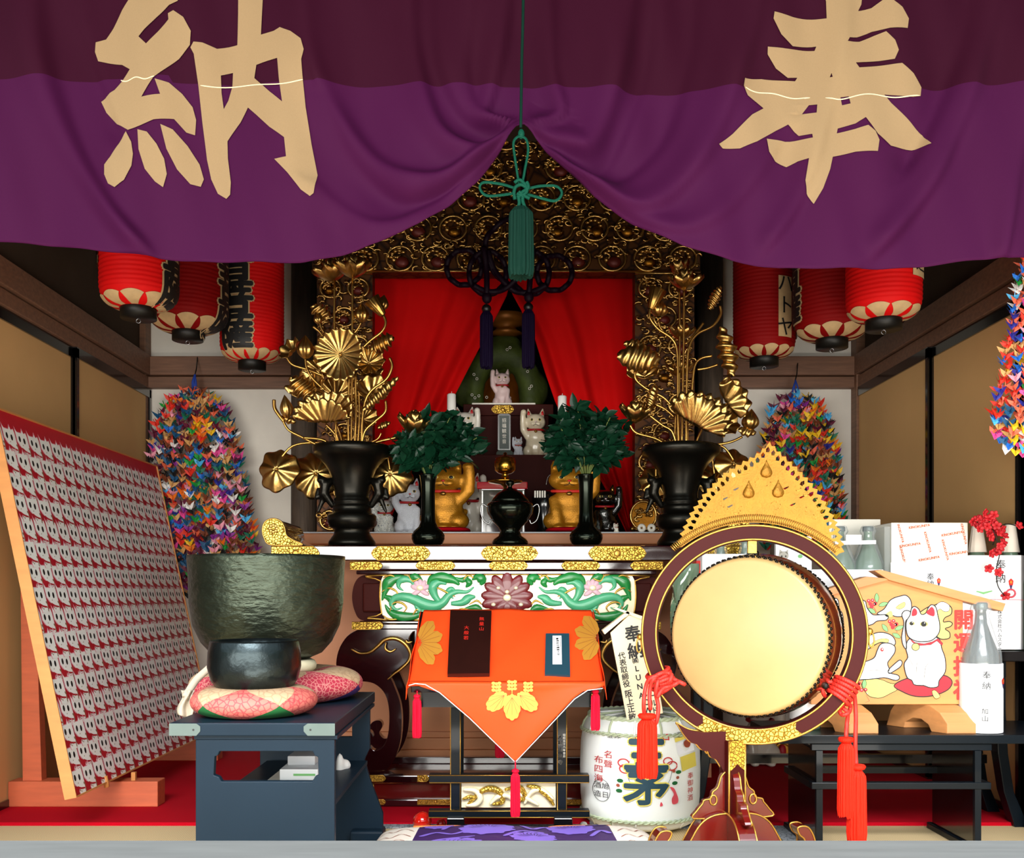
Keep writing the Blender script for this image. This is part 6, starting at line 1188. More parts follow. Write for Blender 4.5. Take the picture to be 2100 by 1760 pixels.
# crest
CRp = [(1397, 1128), (1400, 1108), (1404, 1092), (1414, 1070), (1424, 1050), (1440, 1027), (1452, 1010), (1470, 992), (1490, 973), (1510, 960), (1530, 949), (1548, 939), (1562, 928), (1577, 914), (1590, 928), (1606, 944), (1624, 962), (1644, 984), (1662, 1006), (1678, 1030), (1692, 1054), (1703, 1078), (1711, 1102), (1716, 1128), (1712, 1137)]
inn = [(1542 + 229 * math.cos(a) * 1.0, 1301 - 229 * math.sin(a)) for a in [R(44) + R(90) * i / 30 for i in range(31)]]
CM = Matrix.Translation(RC) @ Rz @ Matrix.Translation((0, .012, 0)) @ Matrix.Rotation(R(-7) * 0, 4, 'X')
def frCr(px, py, h=0): return tuple(CM @ Vector(((px - 1542) * dk, -.010 - h, (1301 - py) * dk)))
ct = thing('drum_crest', frCr(1557, 1090), 'pierced gold flame crest with three droplet studs on top of the drum ring', 'crest')
outer = []; n_ = 46; base_ = smoothp(CRp, 6); L_ = [0]
for a_, b_ in zip(base_, base_[1:]): L_.append(L_[-1] + math.hypot(b_[0] - a_[0], b_[1] - a_[1]))
def onpath(s_): s_ = max(0, min(L_[-1], s_)); return np.interp(s_, L_, [p[0] for p in base_]), np.interp(s_, L_, [p[1] for p in base_])
cc = (1555, 1120); holes = []
nS = 38
for i in range(nS * 3 + 1):
    s_ = L_[-1] * i / (nS * 3); x, y = onpath(s_); d_ = Vector((x - cc[0], y - cc[1])).normalized(); k = (0, 7, 3)[i % 3] if i < nS * 1.5 else (0, 3, 7)[i % 3]; outer.append((x + d_.x * k, y + d_.y * k))
for i in range(nS):
    s_ = L_[-1] * (i + .5) / nS; x, y = onpath(s_); d_ = Vector((x - cc[0], y - cc[1])).normalized(); t_ = Vector((-d_.y, d_.x)); c = Vector((x, y)) - d_ * 9
    holes.append([tuple(c + d_ * 6.5), tuple(c + t_ * 4.0 + d_ * 1), tuple(c + t_ * 3 - d_ * 5), tuple(c - t_ * 3 - d_ * 5), tuple(c - t_ * 4.0 + d_ * 1)])
for x, y in ((1510, 1003), (1488, 1022), (1498, 1038), (1609, 1003), (1640, 1022), (1622, 1037)): holes.append([(x - 6, y + 1), (x - 2, y + 3), (x + 5, y - 1), (x + 6, y - 4), (x, y - 2)])
inn2 = [p for p in inn if 1398 < p[0] < 1714]
outer = [p if math.hypot(p[0] - 1542, p[1] - 1301) > 233 else tuple(Vector((1542, 1301)) + Vector((p[0] - 1542, p[1] - 1301)).normalized() * 233) for p in outer]; holes = [h_ for h_ in holes if all(math.hypot(x - 1542, y - 1301) > 240 for x, y in h_)]
cu_ = bpy.data.curves.new('c', 'CURVE'); cu_.dimensions = '2D'; cu_.fill_mode = 'BOTH'
for lp in [outer + inn2] + holes:
    sp_ = cu_.splines.new('POLY'); sp_.points.add(len(lp) - 1); sp_.use_cyclic_u = True
    for i, (x, y) in enumerate(lp): sp_.points[i].co = (x, y, 0, 1)
cu_.extrude = 1; o_ = bpy.data.objects.new('c', cu_); COL.objects.link(o_); bpy.context.view_layer.update(); me_ = bpy.data.meshes.new_from_object(o_.evaluated_get(bpy.context.evaluated_depsgraph_get()))
m = MB('crest_gold'); m.add([frCr(v.co.x, v.co.y, .002 + .002 * v.co.z) for v in me_.vertices], [tuple(p.vertices) for p in me_.polygons]); bpy.data.objects.remove(o_); m.build('crest_plate', ct)
m = MB('gold_bright')
for i in range(86):
    a = R(46) + R(86) * i / 85; p0 = (1542 + 231 * math.cos(a), 1301 - 231 * math.sin(a)); p1 = (1542 + 246 * math.cos(a), 1301 - 246 * math.sin(a))
    m.tube([frCr(*p0, .006), frCr(*p1, .006)], .0019, 5)
m.build('ribbed_border', ct)
for x, y in ((1571, 966), (1536, 1007), (1594, 1007)):
    m = MB('crest_gold'); c = Vector(frCr(x, y, .004)); m.lathe([(.0005, .030), (.003, .022), (.010, .010), (.0165, -.002), (.017, -.010), (.012, -.018), (.0005, -.021)], 24, Matrix.Translation(c) @ Matrix.Diagonal((1, .5, 1, 1))); m.build('droplet_stud', ct)
m = MB('gold_bright'); rr = random.Random(4)
for i in range(60):
    x, y = rr.uniform(1430, 1690), rr.uniform(960, 1070)
    if math.hypot(x - 1555, (y - 1090) * .95) < 130 and math.hypot(x - 1542, y - 1301) > 250 and y > 960 + abs(x - 1578) * .62:
        a = rr.uniform(0, 6.28); m.tube([frCr(x + 7 * math.cos(a + t) * (1 - t / 5), y + 7 * math.sin(a + t) * (1 - t / 5), .0045) for t in (0, .6, 1.2, 1.8, 2.4)], .0012, 4)
m.build('engraved_scrolls', ct)
# post and scrolled brackets
PX = 1501; pX = qx(PX, DD); zt_ = RC.z - Ro + .012
pm = Matrix.Translation((pX, DD, 0)) @ Matrix.Rotation(R(20), 4, 'Z')
m = MB('ring_lacquer'); m.box(-.026, .026, -.026, .026, .10, zt_, pm); m.build('post', dt, bevel=.003)
m = MB('gold_engraved'); zg = qz(1578, DD); fq = lambda x, y, h=0: tuple(pm @ Vector((x, -.026 - h, y))); m.poly([(-.024, zt_), (-.024, zg), (-.008, zg + .012), (0, zg + .020), (.008, zg + .012), (.024, zg), (.024, zt_)], fq, 0, .002); m.build('gold_plate', dt)
for sx_, sy_ in ((-1, -1), (1, -1), (1, 1)):
    m = MB('gold_bright'); m.tube([pm @ Vector((sx_ * .026, sy_ * .026, z)) for z in (.11, zt_)], .0032, 6); m.build('gold_edge', dt)
def ang_frame(a, org): 
    U = Vector((math.cos(a), math.sin(a), 0)); o = Vector(org); n = U.cross(Vector((0, 0, 1)))
    return lambda x, y, h=0: tuple(o + U * x + Vector((0, 0, y)) + n * h)
upb = smoothp([(.02, .115), (.02, .0), (.032, .016), (.045, .035), (.06, .042), (.068, .058), (.085, .062), (.10, .078), (.118, .085), (.135, .105), (.150, .130), (.154, .136), (.12, .118), (.08, .112)], 4)
lob = smoothp([(.02, 0), (.115, 0), (.105, .022), (.09, .04), (.085, .05), (.065, .055), (.06, .072), (.045, .085), (.035, .115), (.02, .13)], 4)
foot = smoothp([(x * 1.0, y * 1.55) for x, y in [(.0, .118), (.06, .115), (.10, .10), (.13, .07), (.155, .042), (.18, .035), (.20, .045), (.205, .065), (.19, .075), (.185, .088), (.215, .088), (.235, .065), (.235, .035), (.22, .01), (.19, .0), (.15, .004), (.125, .025), (.10, .05), (.07, .062), (.0, .066)]], 4)
for i, a in enumerate((R(188), R(278), R(8), R(98))):
    fa = ang_frame(a, (pX, DD, 0)); m = MB('red_lacquer'); m.poly(foot, fa, -.024, .024); o = m.build('foot', dt, bevel=.003)
    m = MB('gold_bright'); [m.tube([fa(x, y, s * .025) for x, y in foot], .0026, 6, closed=True) for s in (-1, 1)]; m.build('gold_edging', o)
    fb = ang_frame(a, (pX, DD, .168)); m = MB('red_lacquer'); m.poly(lob, fb, -.009, .009); o = m.build('lower_bracket', dt, bevel=.002)
    m = MB('gold_bright'); m.tube([fb(x, y, -.010 if i in (0, 1) else .010) for x, y in lob], .0026, 6, closed=True); m.tube([fb(.058 + .010 * math.cos(t), .050 + .014 * math.sin(t), -.011 if i in (0, 1) else .011) for t in [2 * pi * k / 14 for k in range(14)]], .0028, 6, closed=True); m.build('gold_scroll', o)
    if i == 0:
        fu = ang_frame(R(180) if i == 0 else R(0), (pX, DD, qz(1583, DD))); m = MB('ring_lacquer'); m.poly(upb, fu, -.012, .012); o = m.build('upper_bracket', dt, bevel=.002)
        s = 1 if i == 0 else -1; m = MB('gold_bright'); m.tube([fu(x, y, s * .013) for x, y in upb[4:52]], .0032, 6)
        for cx, cy in ((.062, .058), (.105, .092), (.085, .074)): m.tube([fu(cx + .011 * math.cos(t), cy + .009 * math.sin(t), s * .014) for t in [2 * pi * k / 14 for k in range(14)]], .003, 6, closed=True)
        m.build('gold_scroll', o)
# the drum itself
dr = thing('hanging_drum', (RC.x, DD, RC.z - .24), 'round hanging drum with pale skin head and rows of black nails, hung in the ring', 'drum')
DMc = P(1530, 1306, DD - .05); DM = Matrix.Translation(DMc) @ Matrix.Rotation(R(-31), 4, 'Z') @ Matrix.Rotation(pi / 2, 4, 'X')
RD = 161 * (DD - .05) / F; DL_ = .20
m = MB('drum_wood'); m.lathe([(RD * .985, 0), (RD * 1.03, -DL_ * .15), (RD * 1.075, -DL_ * .5), (RD * 1.03, -DL_ * .85), (RD * .985, -DL_)], 80, DM, cap=False); m.build('drum_body', dr)
for z_, s in ((0, 1), (-DL_, -1)):
    m = MB('skin'); m.lathe([(.0005, z_ + s * .004), (RD * .96, z_ + s * .003), (RD * .995, z_), (RD * 1.012, z_ - s * .012), (RD * 1.028, z_ - s * .030)], 80, DM, cap=False); m.build('drum_skin', dr)
for z_, s in ((0, 1), (-DL_, -1)):
    m = MB('nail')
    for row, dz in enumerate((.014, .026)):
        for i in range(84): a = 2 * pi * (i + row * .5) / 84; r_ = RD * (1.016 + .012 * row); m.ball(DM @ Vector((r_ * math.cos(a), r_ * math.sin(a), z_ - s * dz)), .0052, 6)
    m.build('nail_row', dr)
m = MB('black_iron'); c = DM @ Vector((0, RD * 1.08, -DL_ / 2)); m.tube([tuple(c), tuple(RM @ Vector((0, Ri - .062, 0)))], .004, 6); m.ball(c, .008, 8); m.build('suspension_eye', dr)
for s in (-1, 1): m = MB('black_iron'); c = DM @ Vector((s * RD * .88, -RD * .62, -DL_ / 2)); m.ball(c, .010, 8); m.build('side_eye', dr)
# red silk cords tied round the ring
def cordtie(label, x, y, ang, drops, seed):
    t = thing('red_silk_cord', P(x, y, DD - .03), label, 'cord', 'red cords tied to the drum ring'); rr = random.Random(seed); k = dk
    ra = math.atan2(1301 - y, x - 1542); m = MB('cord_red')
    for j in range(5):      # turns around the ring band
        a = ra + (j - 2) * .042; pts = []
        for q in range(16):
            t_ = 2 * pi * q / 16; rad = (Ri + Ro) / 2 + ((Ro - Ri) / 2 + .010) * math.cos(t_); pts.append(RM @ Vector((rad * math.cos(a + .02 * math.sin(t_)), rad * math.sin(a + .02 * math.sin(t_)), .032 * math.sin(t_))))
        m.tube(pts, .0062, 6, closed=True)
    m.build('wrapped_turns', t)
    for path, tas in drops:
        m = MB('cord_red'); pp = smoothp(path, 6); m.tube([P(a, b, DD - .05 - .006 * math.sin(i * .5)) for i, (a, b) in enumerate(pp)], .0058, 7); o = m.build('cord_strand', t)
        if tas:
            xx, y0, y1, rp = tas; c = P(xx, y0, DD - .05); m = MB('tassel_orange'); m.lathe([(.0005, .007), (rp * .85 * k, .005), (rp * k, 0), (rp * .85 * k, -.007), (rp * .5 * k, -.010)], 20, Matrix.Translation(c)); m.build('tassel_head', t)
            m = MB('tassel_orange'); tassel_geo(m, (c.x, c.y, c.z - .010), (y1 - y0 - 7) * k, rp * 1.02 * k, int(xx), 1.12); m.build('tassel', t)
cordtie('red silk cord knotted on the left of the drum ring, with one tassel', 1352, 1402, 0, [([(1350, 1385), (1330, 1395), (1322, 1420), (1320, 1450), (1322, 1468)], (1327, 1468, 1590, 19)), ([(1345, 1388), (1336, 1400), (1332, 1425), (1334, 1455)], None), ([(1350, 1395), (1345, 1420), (1350, 1450), (1347, 1478), (1342, 1485), (1336, 1470)], None), ([(1350, 1400), (1372, 1392), (1390, 1398), (1380, 1406), (1360, 1412), (1348, 1430)], None), ([(1345, 1386), (1360, 1380), (1376, 1384), (1372, 1398), (1352, 1404)], None), ([(1392, 1398), (1404, 1404)], None)], 1)
cordtie('red silk cord knotted on the right of the drum ring, with two tassels', 1716, 1410, 0, [([(1735, 1405), (1726, 1425), (1728, 1450), (1738, 1462), (1736, 1490), (1735, 1512)], (1735, 1516, 1668, 16)), ([(1745, 1402), (1752, 1425), (1755, 1470), (1754, 1530), (1756, 1568)], (1757, 1572, 1718, 18)), ([(1735, 1440), (1722, 1452), (1726, 1466), (1740, 1462), (1744, 1448), (1735, 1440)], None), ([(1685, 1405), (1690, 1425), (1708, 1440), (1722, 1442)], None), ([(1725, 1395), (1745, 1392), (1756, 1400), (1750, 1415), (1735, 1412)], None), ([(1690, 1396), (1715, 1402), (1740, 1408)], None)], 2)
# ---------------------------------------------------------------- low black display table in front right
RT = 2.98; lt = thing('low_display_table', (1.25, 3.15, 0), 'low black-blue lacquered table with slab legs at the front right', 'table')
zl = qz(1508, RT)
m = MB('ink_lacquer'); m.box(qx(1596, RT), 1.78, RT, 3.32, qz(1526, RT), zl); m.build('table_top', lt, bevel=.002)
m = MB('ink_lacquer'); pbox(m, 1667, 2038, 1527, 1541, RT + .01, RT + .03, RT); m.build('apron_rail', lt, bevel=.002)
for a, b in ((1677, 1688), (2003, 2014)):
    m = MB('black_lacquer'); pbox(m, a, b, 1541, 1748, RT + .015, 3.29, RT); m.build('leg_panel', lt, bevel=.002); m = MB('ink_lacquer'); pbox(m, a - 1, b + 1, 1541, 1740, RT + .008, RT + .022, RT); m.build('leg_edge', lt)
    m = MB('ink_lacquer'); x0, x1 = qx(a - 7, RT), qx(b + 7, RT); m.box(x0, x1, RT - .01, 3.31, 0, .022); m.build('leg_foot', lt, bevel=.004)
m = MB('ink_lacquer'); pbox(m, 1666, 2035, 1606, 1620, RT + .005, RT + .03, RT); m.build('front_stretcher', lt, bevel=.002)
m = MB('ink_lacquer'); m.box(qx(1666, RT), qx(2035, RT), 3.25, 3.28, qz(1620, RT), qz(1606, RT)); m.build('rear_stretcher', lt)
for a in (1666, 2020): m = MB('ink_lacquer'); m.box(qx(a, RT), qx(a + 14, RT), RT + .03, 3.25, qz(1620, RT), qz(1606, RT)); m.build('side_stretcher', lt)
# tall display table behind
HT = 3.30; ht = thing('tall_display_table', (1.2, 3.6, 0), 'tall black table with outward curved legs behind the low table, full of offerings', 'table')
zh = .60
m = MB('black_lacquer'); m.box(.62, 1.80, HT, 3.565, zh - .035, zh); m.build('table_top', ht, bevel=.003)
m = MB('black_lacquer'); m.box(.68, 1.72, HT + .03, HT + .05, zh - .09, zh - .035); m.build('apron', ht)
for x, s in ((.72, -1), (1.68, 1)):
    for y in (HT + .02, 3.50):
        m = MB('ink_lacquer'); pts = [(0, zh - .035), (0, .40), (.008, .25), (.028, .12), (.06, .02), (.065, 0)]; q = [(x + s * a, z) for a, z in pts] + [(x + s * (a + .045 if z < .1 else a + .035), z) for a, z in pts[::-1]]; m.poly(q, lambda a, b, h, y=y: (a, y - h, b), -.05, 0); m.build('leg', ht, bevel=.003)
m = MB('black_lacquer'); m.box(.72, 1.70, 3.42, 3.45, .20, .23); m.build('stretcher', ht)
# ema board with the painted cat
ED = 3.07; em = thing('votive_picture_board', P(1820, 1446, ED), 'large wooden votive board painted with a white beckoning cat and rabbits', 'votive board')
f = fr_px(ED); m = MB('board_wood'); m.poly([(1663, 1445), (1975, 1445), (1975, 1226), (1822, 1184), (1663, 1228)], f, -.025, 0); m.build('board', em, bevel=.002)
m = MB('pale_wood'); m.poly([(1788, 1171), (1802, 1169), (2056, 1238), (2050, 1254), (1975, 1234), (1818, 1190)], f, -.035, .02); m.build('roof_slat', em, bevel=.002)
m = MB('pale_wood'); m.poly([(1772, 1183), (1812, 1186), (1820, 1190), (1596, 1250), (1594, 1240)], f, -.035, .016); m.build('roof_slat', em, bevel=.002)
K5 = lambda pts: [(1700 + x / 5.676, 1140 + y / 5.676) for x, y in pts]
def art(m, pts, fill, h, lw=1.6, closed=True, sm=True):
    p = K5(pts); p = smoothp(p, 4, closed) if sm else p
    if fill: m.use(fill); m.poly(p, f, h)
    if lw: m.use('ink'); m.line(p + ([p[0], p[1]] if closed else []), lw * 1.3, f, h + .0003)
m = MB('ivory')
art(m, [(960, 740), (1130, 610), (1240, 570), (1330, 540), (1420, 600), (1420, 680), (1350, 720), (1330, 770), (1400, 765), (1435, 790), (1410, 825), (1350, 850), (1400, 890), (1405, 950), (1360, 970), (1290, 965), (1200, 900), (1000, 800)], 'picture_yellow', .0008)
art(m, [(1230, 600), (1280, 545), (1340, 540), (1400, 580), (1395, 640), (1340, 650), (1290, 620), (1250, 650)], 'white', .0012, .8)
m.build('painted_cloud', em)
m = MB('ivory'); art(m, [(560, 670), (640, 620), (700, 530), (760, 490), (830, 470), (890, 460), (940, 500), (960, 570), (950, 650), (880, 700), (790, 710), (720, 690), (680, 710), (600, 690)], 'white', .0008); art(m, [(780, 600), (830, 560), (880, 540), (880, 590), (830, 620), (790, 615)], 'picture_yellow', .0012, .6); art(m, [(650, 690), (720, 640), (740, 700), (690, 715)], 'picture_yellow', .0012, 0); m.build('painted_cloud', em)
m = MB('ivory')      # lower rabbit
art(m, [(380, 1500), (440, 1430), (600, 1440), (700, 1480), (780, 1500), (790, 1560), (720, 1600), (600, 1655), (480, 1640), (420, 1580)], 'picture_yellow', .0007, 1)
art(m, [(440, 950), (540, 900), (640, 895), (730, 930), (770, 990), (760, 1040), (690, 1030), (600, 1010), (530, 1040), (470, 1080), (390, 1100), (380, 1010)], 'white', .0008); art(m, [(480, 1040), (540, 990), (620, 965), (690, 975), (680, 1010), (600, 1005), (520, 1040), (470, 1070)], 'picture_yellow', .0012, .6)
art(m, [(300, 1280), (400, 1240), (520, 1190), (560, 1100), (600, 1030), (680, 1015), (760, 1050), (765, 1120), (720, 1190), (680, 1250), (700, 1320), (690, 1360), (800, 1390), (815, 1430), (770, 1450), (650, 1420), (550, 1430), (420, 1440), (300, 1430)], 'white', .0016)
art(m, [(690, 1330), (760, 1260), (820, 1215), (850, 1240), (830, 1290), (760, 1340), (700, 1370)], 'white', .0014); m.use('ink_red'); m.poly(K5(circ(615, 1092, 20, 22)), f, .0024); m.use('white'); m.poly(K5(circ(618, 1088, 9, 9)), f, .0027); m.build('painted_rabbit', em)
m = MB('ivory'); art(m, [(345, 540), (420, 530), (440, 600), (500, 680), (560, 690), (660, 685), (690, 710), (660, 750), (560, 760), (500, 800), (400, 820), (345, 820)], 'white', .0012); art(m, [(-100, 650), (0, 660), (60, 640), (130, 640), (160, 700), (165, 840), (100, 860), (80, 1000), (140, 1080), (60, 1150), (-50, 1300), (-150, 1300), (-150, 800)], 'white', .001); art(m, [(65, 640), (45, 560), (70, 495), (105, 520), (115, 600), (110, 650)], 'white', .0014); m.use('ink_red'); m.poly(K5(circ(112, 740, 22, 16)), f, .002); m.build('painted_rabbit', em)
m = MB('ivory')      # cushion and cat
art(m, [(755, 1510), (900, 1430), (1100, 1400), (1330, 1390), (1430, 1460), (1380, 1560), (1200, 1630), (1000, 1635), (850, 1580)], 'gourd_red', .0014); m.mats[m.mats.index('gourd_red')] = 'print_red'; art(m, [(1195, 1580), (1240, 1570), (1290, 1640), (1230, 1660)], 'picture_yellow', .0022, .8)
art(m, [(845, 690), (880, 640), (940, 650), (950, 720), (890, 760), (885, 900), (900, 1080), (860, 1040), (845, 940), (870, 780)], 'white', .0018)
art(m, [(930, 970), (1100, 940), (1270, 960), (1310, 1080), (1350, 1200), (1350, 1350), (1280, 1450), (1265, 1520), (1180, 1535), (1100, 1510), (1080, 1510), (990, 1500), (960, 1450), (910, 1420), (880, 1330), (875, 1250), (915, 1180), (895, 1080)], 'white', .0020)
art(m, [(900, 760), (940, 690), (955, 620), (990, 590), (1040, 620), (1070, 680), (1120, 670), (1150, 610), (1190, 570), (1240, 600), (1265, 700), (1285, 800), (1275, 900), (1200, 980), (1100, 1000), (1000, 990), (920, 940), (895, 850)], 'white', .0024)
for pts in ([(960, 700), (965, 640), (990, 610), (1020, 640), (1015, 690)], [(1130, 670), (1160, 620), (1195, 595), (1225, 640), (1215, 705)]): art(m, pts, 'print_red', .003, 0)
for cx, cy, r in ((957, 788, 24), (1098, 795, 33)): m.use('picture_yellow'); m.poly(K5(circ(cx + 4, cy, r * 1.5, r * .9)), f, .003); m.use('ink'); m.poly(K5(circ(cx, cy, r, r * .95)), f, .0033); m.use('white'); m.poly(K5(circ(cx + r * .3, cy - r * .4, r * .2, r * .2, 8)), f, .0036)
art(m, [(935, 965), (1000, 1010), (1100, 1025), (1200, 1000), (1265, 960), (1320, 1020), (1310, 1045), (1250, 990), (1180, 1035), (1060, 1045), (970, 1010)], 'print_red', .0034, .6, sm=False); art(m, circ(1003, 1060, 44, 42, 16), 'picture_yellow', .0038, 1)
for pts in ([(1025, 1200), (1015, 1300), (1010, 1420)], [(1190, 1210), (1120, 1290), (1105, 1400), (1110, 1460)], [(920, 1180), (960, 1250), (985, 1300)], [(960, 830), (975, 860), (1000, 840)], [(975, 860), (975, 890), (1010, 912)], [(960, 895), (975, 890)], [(1080, 880), (1140, 850)], [(1080, 895), (1160, 890)], [(1075, 910), (1140, 930)], [(640, 1360), (560, 1330), (420, 1340)], [(1000, 1450), (1010, 1490)], [(1140, 1480), (1150, 1520)], [(1040, 1450), (1045, 1500)]): m.use('ink'); m.line(K5(pts), .7, f, .0032)
m.build('painted_cat', em)
for bx_, by_, lv in (((500, 560), 0, ((555, 490, 1.6), (630, 565, .3), (495, 640, 2.6))), ((745, 800), 0, ((650, 840, 2.2), (815, 840, .4), (785, 930, -.5))), ((310, 1490), 0, ((410, 1490, 1.5),)), ((420, 1600), 0, ())):
    m = MB('print_red'); x, y = bx_
    for dx, dy in ((-40, -35), (5, -40), (-20, 0), (25, 5), (-5, 35), (40, -5))[:6 if lv else 2]: m.poly(K5(circ(x + dx, y + dy, 22, 22, 12)), f, .001)
    m.use('white'); [m.poly(K5(circ(x + dx, y + dy - 4, 6, 6, 8)), f, .0016) for dx, dy in ((-40, -35), (5, -40), (25, 5))]; m.use('print_red'); m.line(K5([(x + 10, y + 20), (x + 50, y + 90), (x, y + 110)]), 1, f, .001)
    for lx, ly, a in lv: art(m, [(lx - 55 * math.cos(a), ly + 55 * math.sin(a)), (lx - 25 * math.sin(a), ly - 25 * math.cos(a)), (lx + 55 * math.cos(a), ly - 55 * math.sin(a)), (lx + 25 * math.sin(a), ly + 25 * math.cos(a))], 'leaf_green', .0012, .6)
    m.build('painted_berries', em)
m = MB('seal_red'); c0 = P(1975, 1278, ED); 
for i, ch in enumerate('開運招福'): m.text(ch, .066, lambda x, y, h: (P(1976, 0, ED).x + x, ED - .001 - h, P(0, 1274 + 48 * i, ED).z + y), bold=.0022)
m.build('red_lettering', em)
for x0, x1, nm in ((1700, 1768, 'left'), (1840, 1968, 'right')):
    t = thing('board_stand', (qx((x0 + x1) / 2, ED), ED, zl), 'arched pale wood block stand under the %s end of the painted board' % nm, 'stand', 'wood stands of the painted board')
    xc = qx(x1 - 33, ED - .05); q = [(-.10, 0), (-.10, .03), (-.075, .062), (-.04, .082), (.03, .088), (.04, .102), (.055, .102), (.06, .088), (.08, .08), (.10, .05), (.115, .0), (.05, 0), (.045, .02), (.02, .035), (-.01, .035), (-.035, .02), (-.045, 0)]
    q = [(a * .95, b) for a, b in q]; m = MB('pale_wood'); m.poly(q, lambda a, b, h: (xc - .12 * 0 - a * .55 * 1 + h, 3.10 + a * .95, zl + b), -.045, .045); m.build('stand_block', t, bevel=.002)
m = MB('gold_dark'); m.mats = []; m.use('plaque'); m.lathe([(.028, 0), (.03, .006), (.022, .012), (.03, .02), (.032, .028), (.02, .034), (.026, .044), (.0005, .046)], 20, Matrix.Translation((qx(1878, 3.22), 3.22, zl))); m.build('turned_wood_stand', None, 'small turned wooden pedestal under the painted board between its stands', 'stand')
def noshi(par, x, y, d, s_, f_=None):
    f_ = f_ or fr_px(d); m = MB('seal_red'); m.poly([(x, y - 9 * s_), (x + 4 * s_, y - 5 * s_), (x + 3 * s_, y + 2 * s_), (x - 3 * s_, y + 2 * s_), (x - 4 * s_, y - 5 * s_)], f_, .0012); m.use('orange_gold'); m.poly([(x, y - 6 * s_), (x + 2 * s_, y - 3 * s_), (x, y), (x - 2 * s_, y - 3 * s_)], f_, .0016); m.use('satin_violet'); m.poly([(x - 2.4 * s_, y + 2 * s_), (x + 2.4 * s_, y + 2 * s_), (x, y + 11 * s_)], f_, .0012); m.build('noshi_mark', par)
def wrap_frame(cx, d, r, z):    # pixels to the front of a cylinder
    def fw(px, py, h=0):
        x = qx(px, d - r); a = math.asin(max(-.99, min(.99, (x - cx * (d - r) / d) / r))); return (cx + (r + .001 + h) * math.sin(a), d - (r + .001 + h) * math.cos(a), qz(py, d - r))
    return fw
def bottle(label, x, d, zbase, h, r, glass='glass_dark', wrap=None, film=True, cap='pewter', group='wrapped sake bottles', neck=None, name='sake_bottle'):
    cx = qx(x, d); t = thing(name, (cx, d, zbase), label, 'bottle', group); T_ = Matrix.Translation((cx, d, zbase))
    m = MB(glass); m.lathe([(.0005, 0), (r * .95, 0), (r, .005), (r, h * .52), (r * .92, h * .60), (r * .55, h * .74), (r * .32, h * .84), (r * .27, h * .93), (r * .30, h * .94), (r * .30, h * .955), (.0005, h * .955)], 36, T_); m.build('glass_body', t)
    m = MB(cap); m.lathe([(r * .31, h * .945), (r * .36, h * .95), (r * .36, h * .99), (r * .3, h), (.0005, h)], 24, T_); m.build('cap', t)
    if film:
        m = MB('plastic_clear'); n = 48; K_ = [(1.06, .50), (1.0, .62), (.72, .74), (.5, .84), (.38, .90), (.52, .95), (.42, 1.0), (.30, 1.01)]
        m.grid(lambda u, v: (lambda i, q: (cx + r * q[0] * (1 + .05 * math.sin(17 * 2 * pi * u) + .03 * math.sin(31 * 2 * pi * u + 5 * v)) * math.cos(2 * pi * u), d + r * q[0] * (1 + .05 * math.sin(17 * 2 * pi * u)) * math.sin(2 * pi * u), zbase + h * q[1]))(0, [float(np.interp(v * 7, range(8), [k[j] for k in K_])) for j in (0, 1)]), n, 21, cu=True); m.build('clear_film', t)
    if wrap:
        m = MB('paper'); m.lathe([(r * 1.10, .002), (r * 1.10, wrap), (r * 1.06, wrap + .001), (r * 1.06, .002), (r * 1.10, .002)], 40, T_, cap=False); m.build('paper_wrap', t)
    return t, wrap_frame(cx, d, r * 1.10, zbase)
t, fw = bottle('wrapped sake bottle at the front right with white paper band lettered for offering', 2011, 3.06, zl, .405, .058, wrap=.215)
m = MB('ink'); [m.add([fw(2003 + a, 1386 + 22 * i - b, .0008) for a, b in glyphs(ch, 17)[0]], glyphs(ch, 17)[1]) for i, ch in enumerate('奉納')]; m.build('lettering', t); m = MB('ink'); [m.add([fw(2000 + a, 1460 + 15 * i - b, .0008) for a, b in glyphs(ch, 13)[0]], glyphs(ch, 13)[1]) for i, ch in enumerate('加山')]; m.build('lettering', t); noshi(t, 2042, 1402, 0, 1.2, fw)
m = MB('glass_green'); cxx = qx(1652, 3.14); t = thing('sake_bottle', (cxx, 3.14, zl), 'white labelled bottle standing behind the lower right of the drum ring', 'bottle', 'wrapped sake bottles'); T_ = Matrix.Translation((cxx, 3.14, zl))
m.lathe([(.0005, 0), (.045, 0), (.048, .01), (.048, .13), (.03, .17), (.015, .20), (.014, .24), (.0005, .245)], 30, T_); m.build('glass_body', t); m = MB('paper'); m.lathe([(.0495, .03), (.0495, .125)], 36, T_, cap=False); m.build('label', t); fw = wrap_frame(cxx, 3.14, .0495, zl)
m = MB('ink'); [m.add([fw(1668 + a, 1440 + 26 * i - b, .0006) for a, b in glyphs(ch, 22)[0]], glyphs(ch, 22)[1]) for i, ch in enumerate('千代')]; m.build('lettering', t)
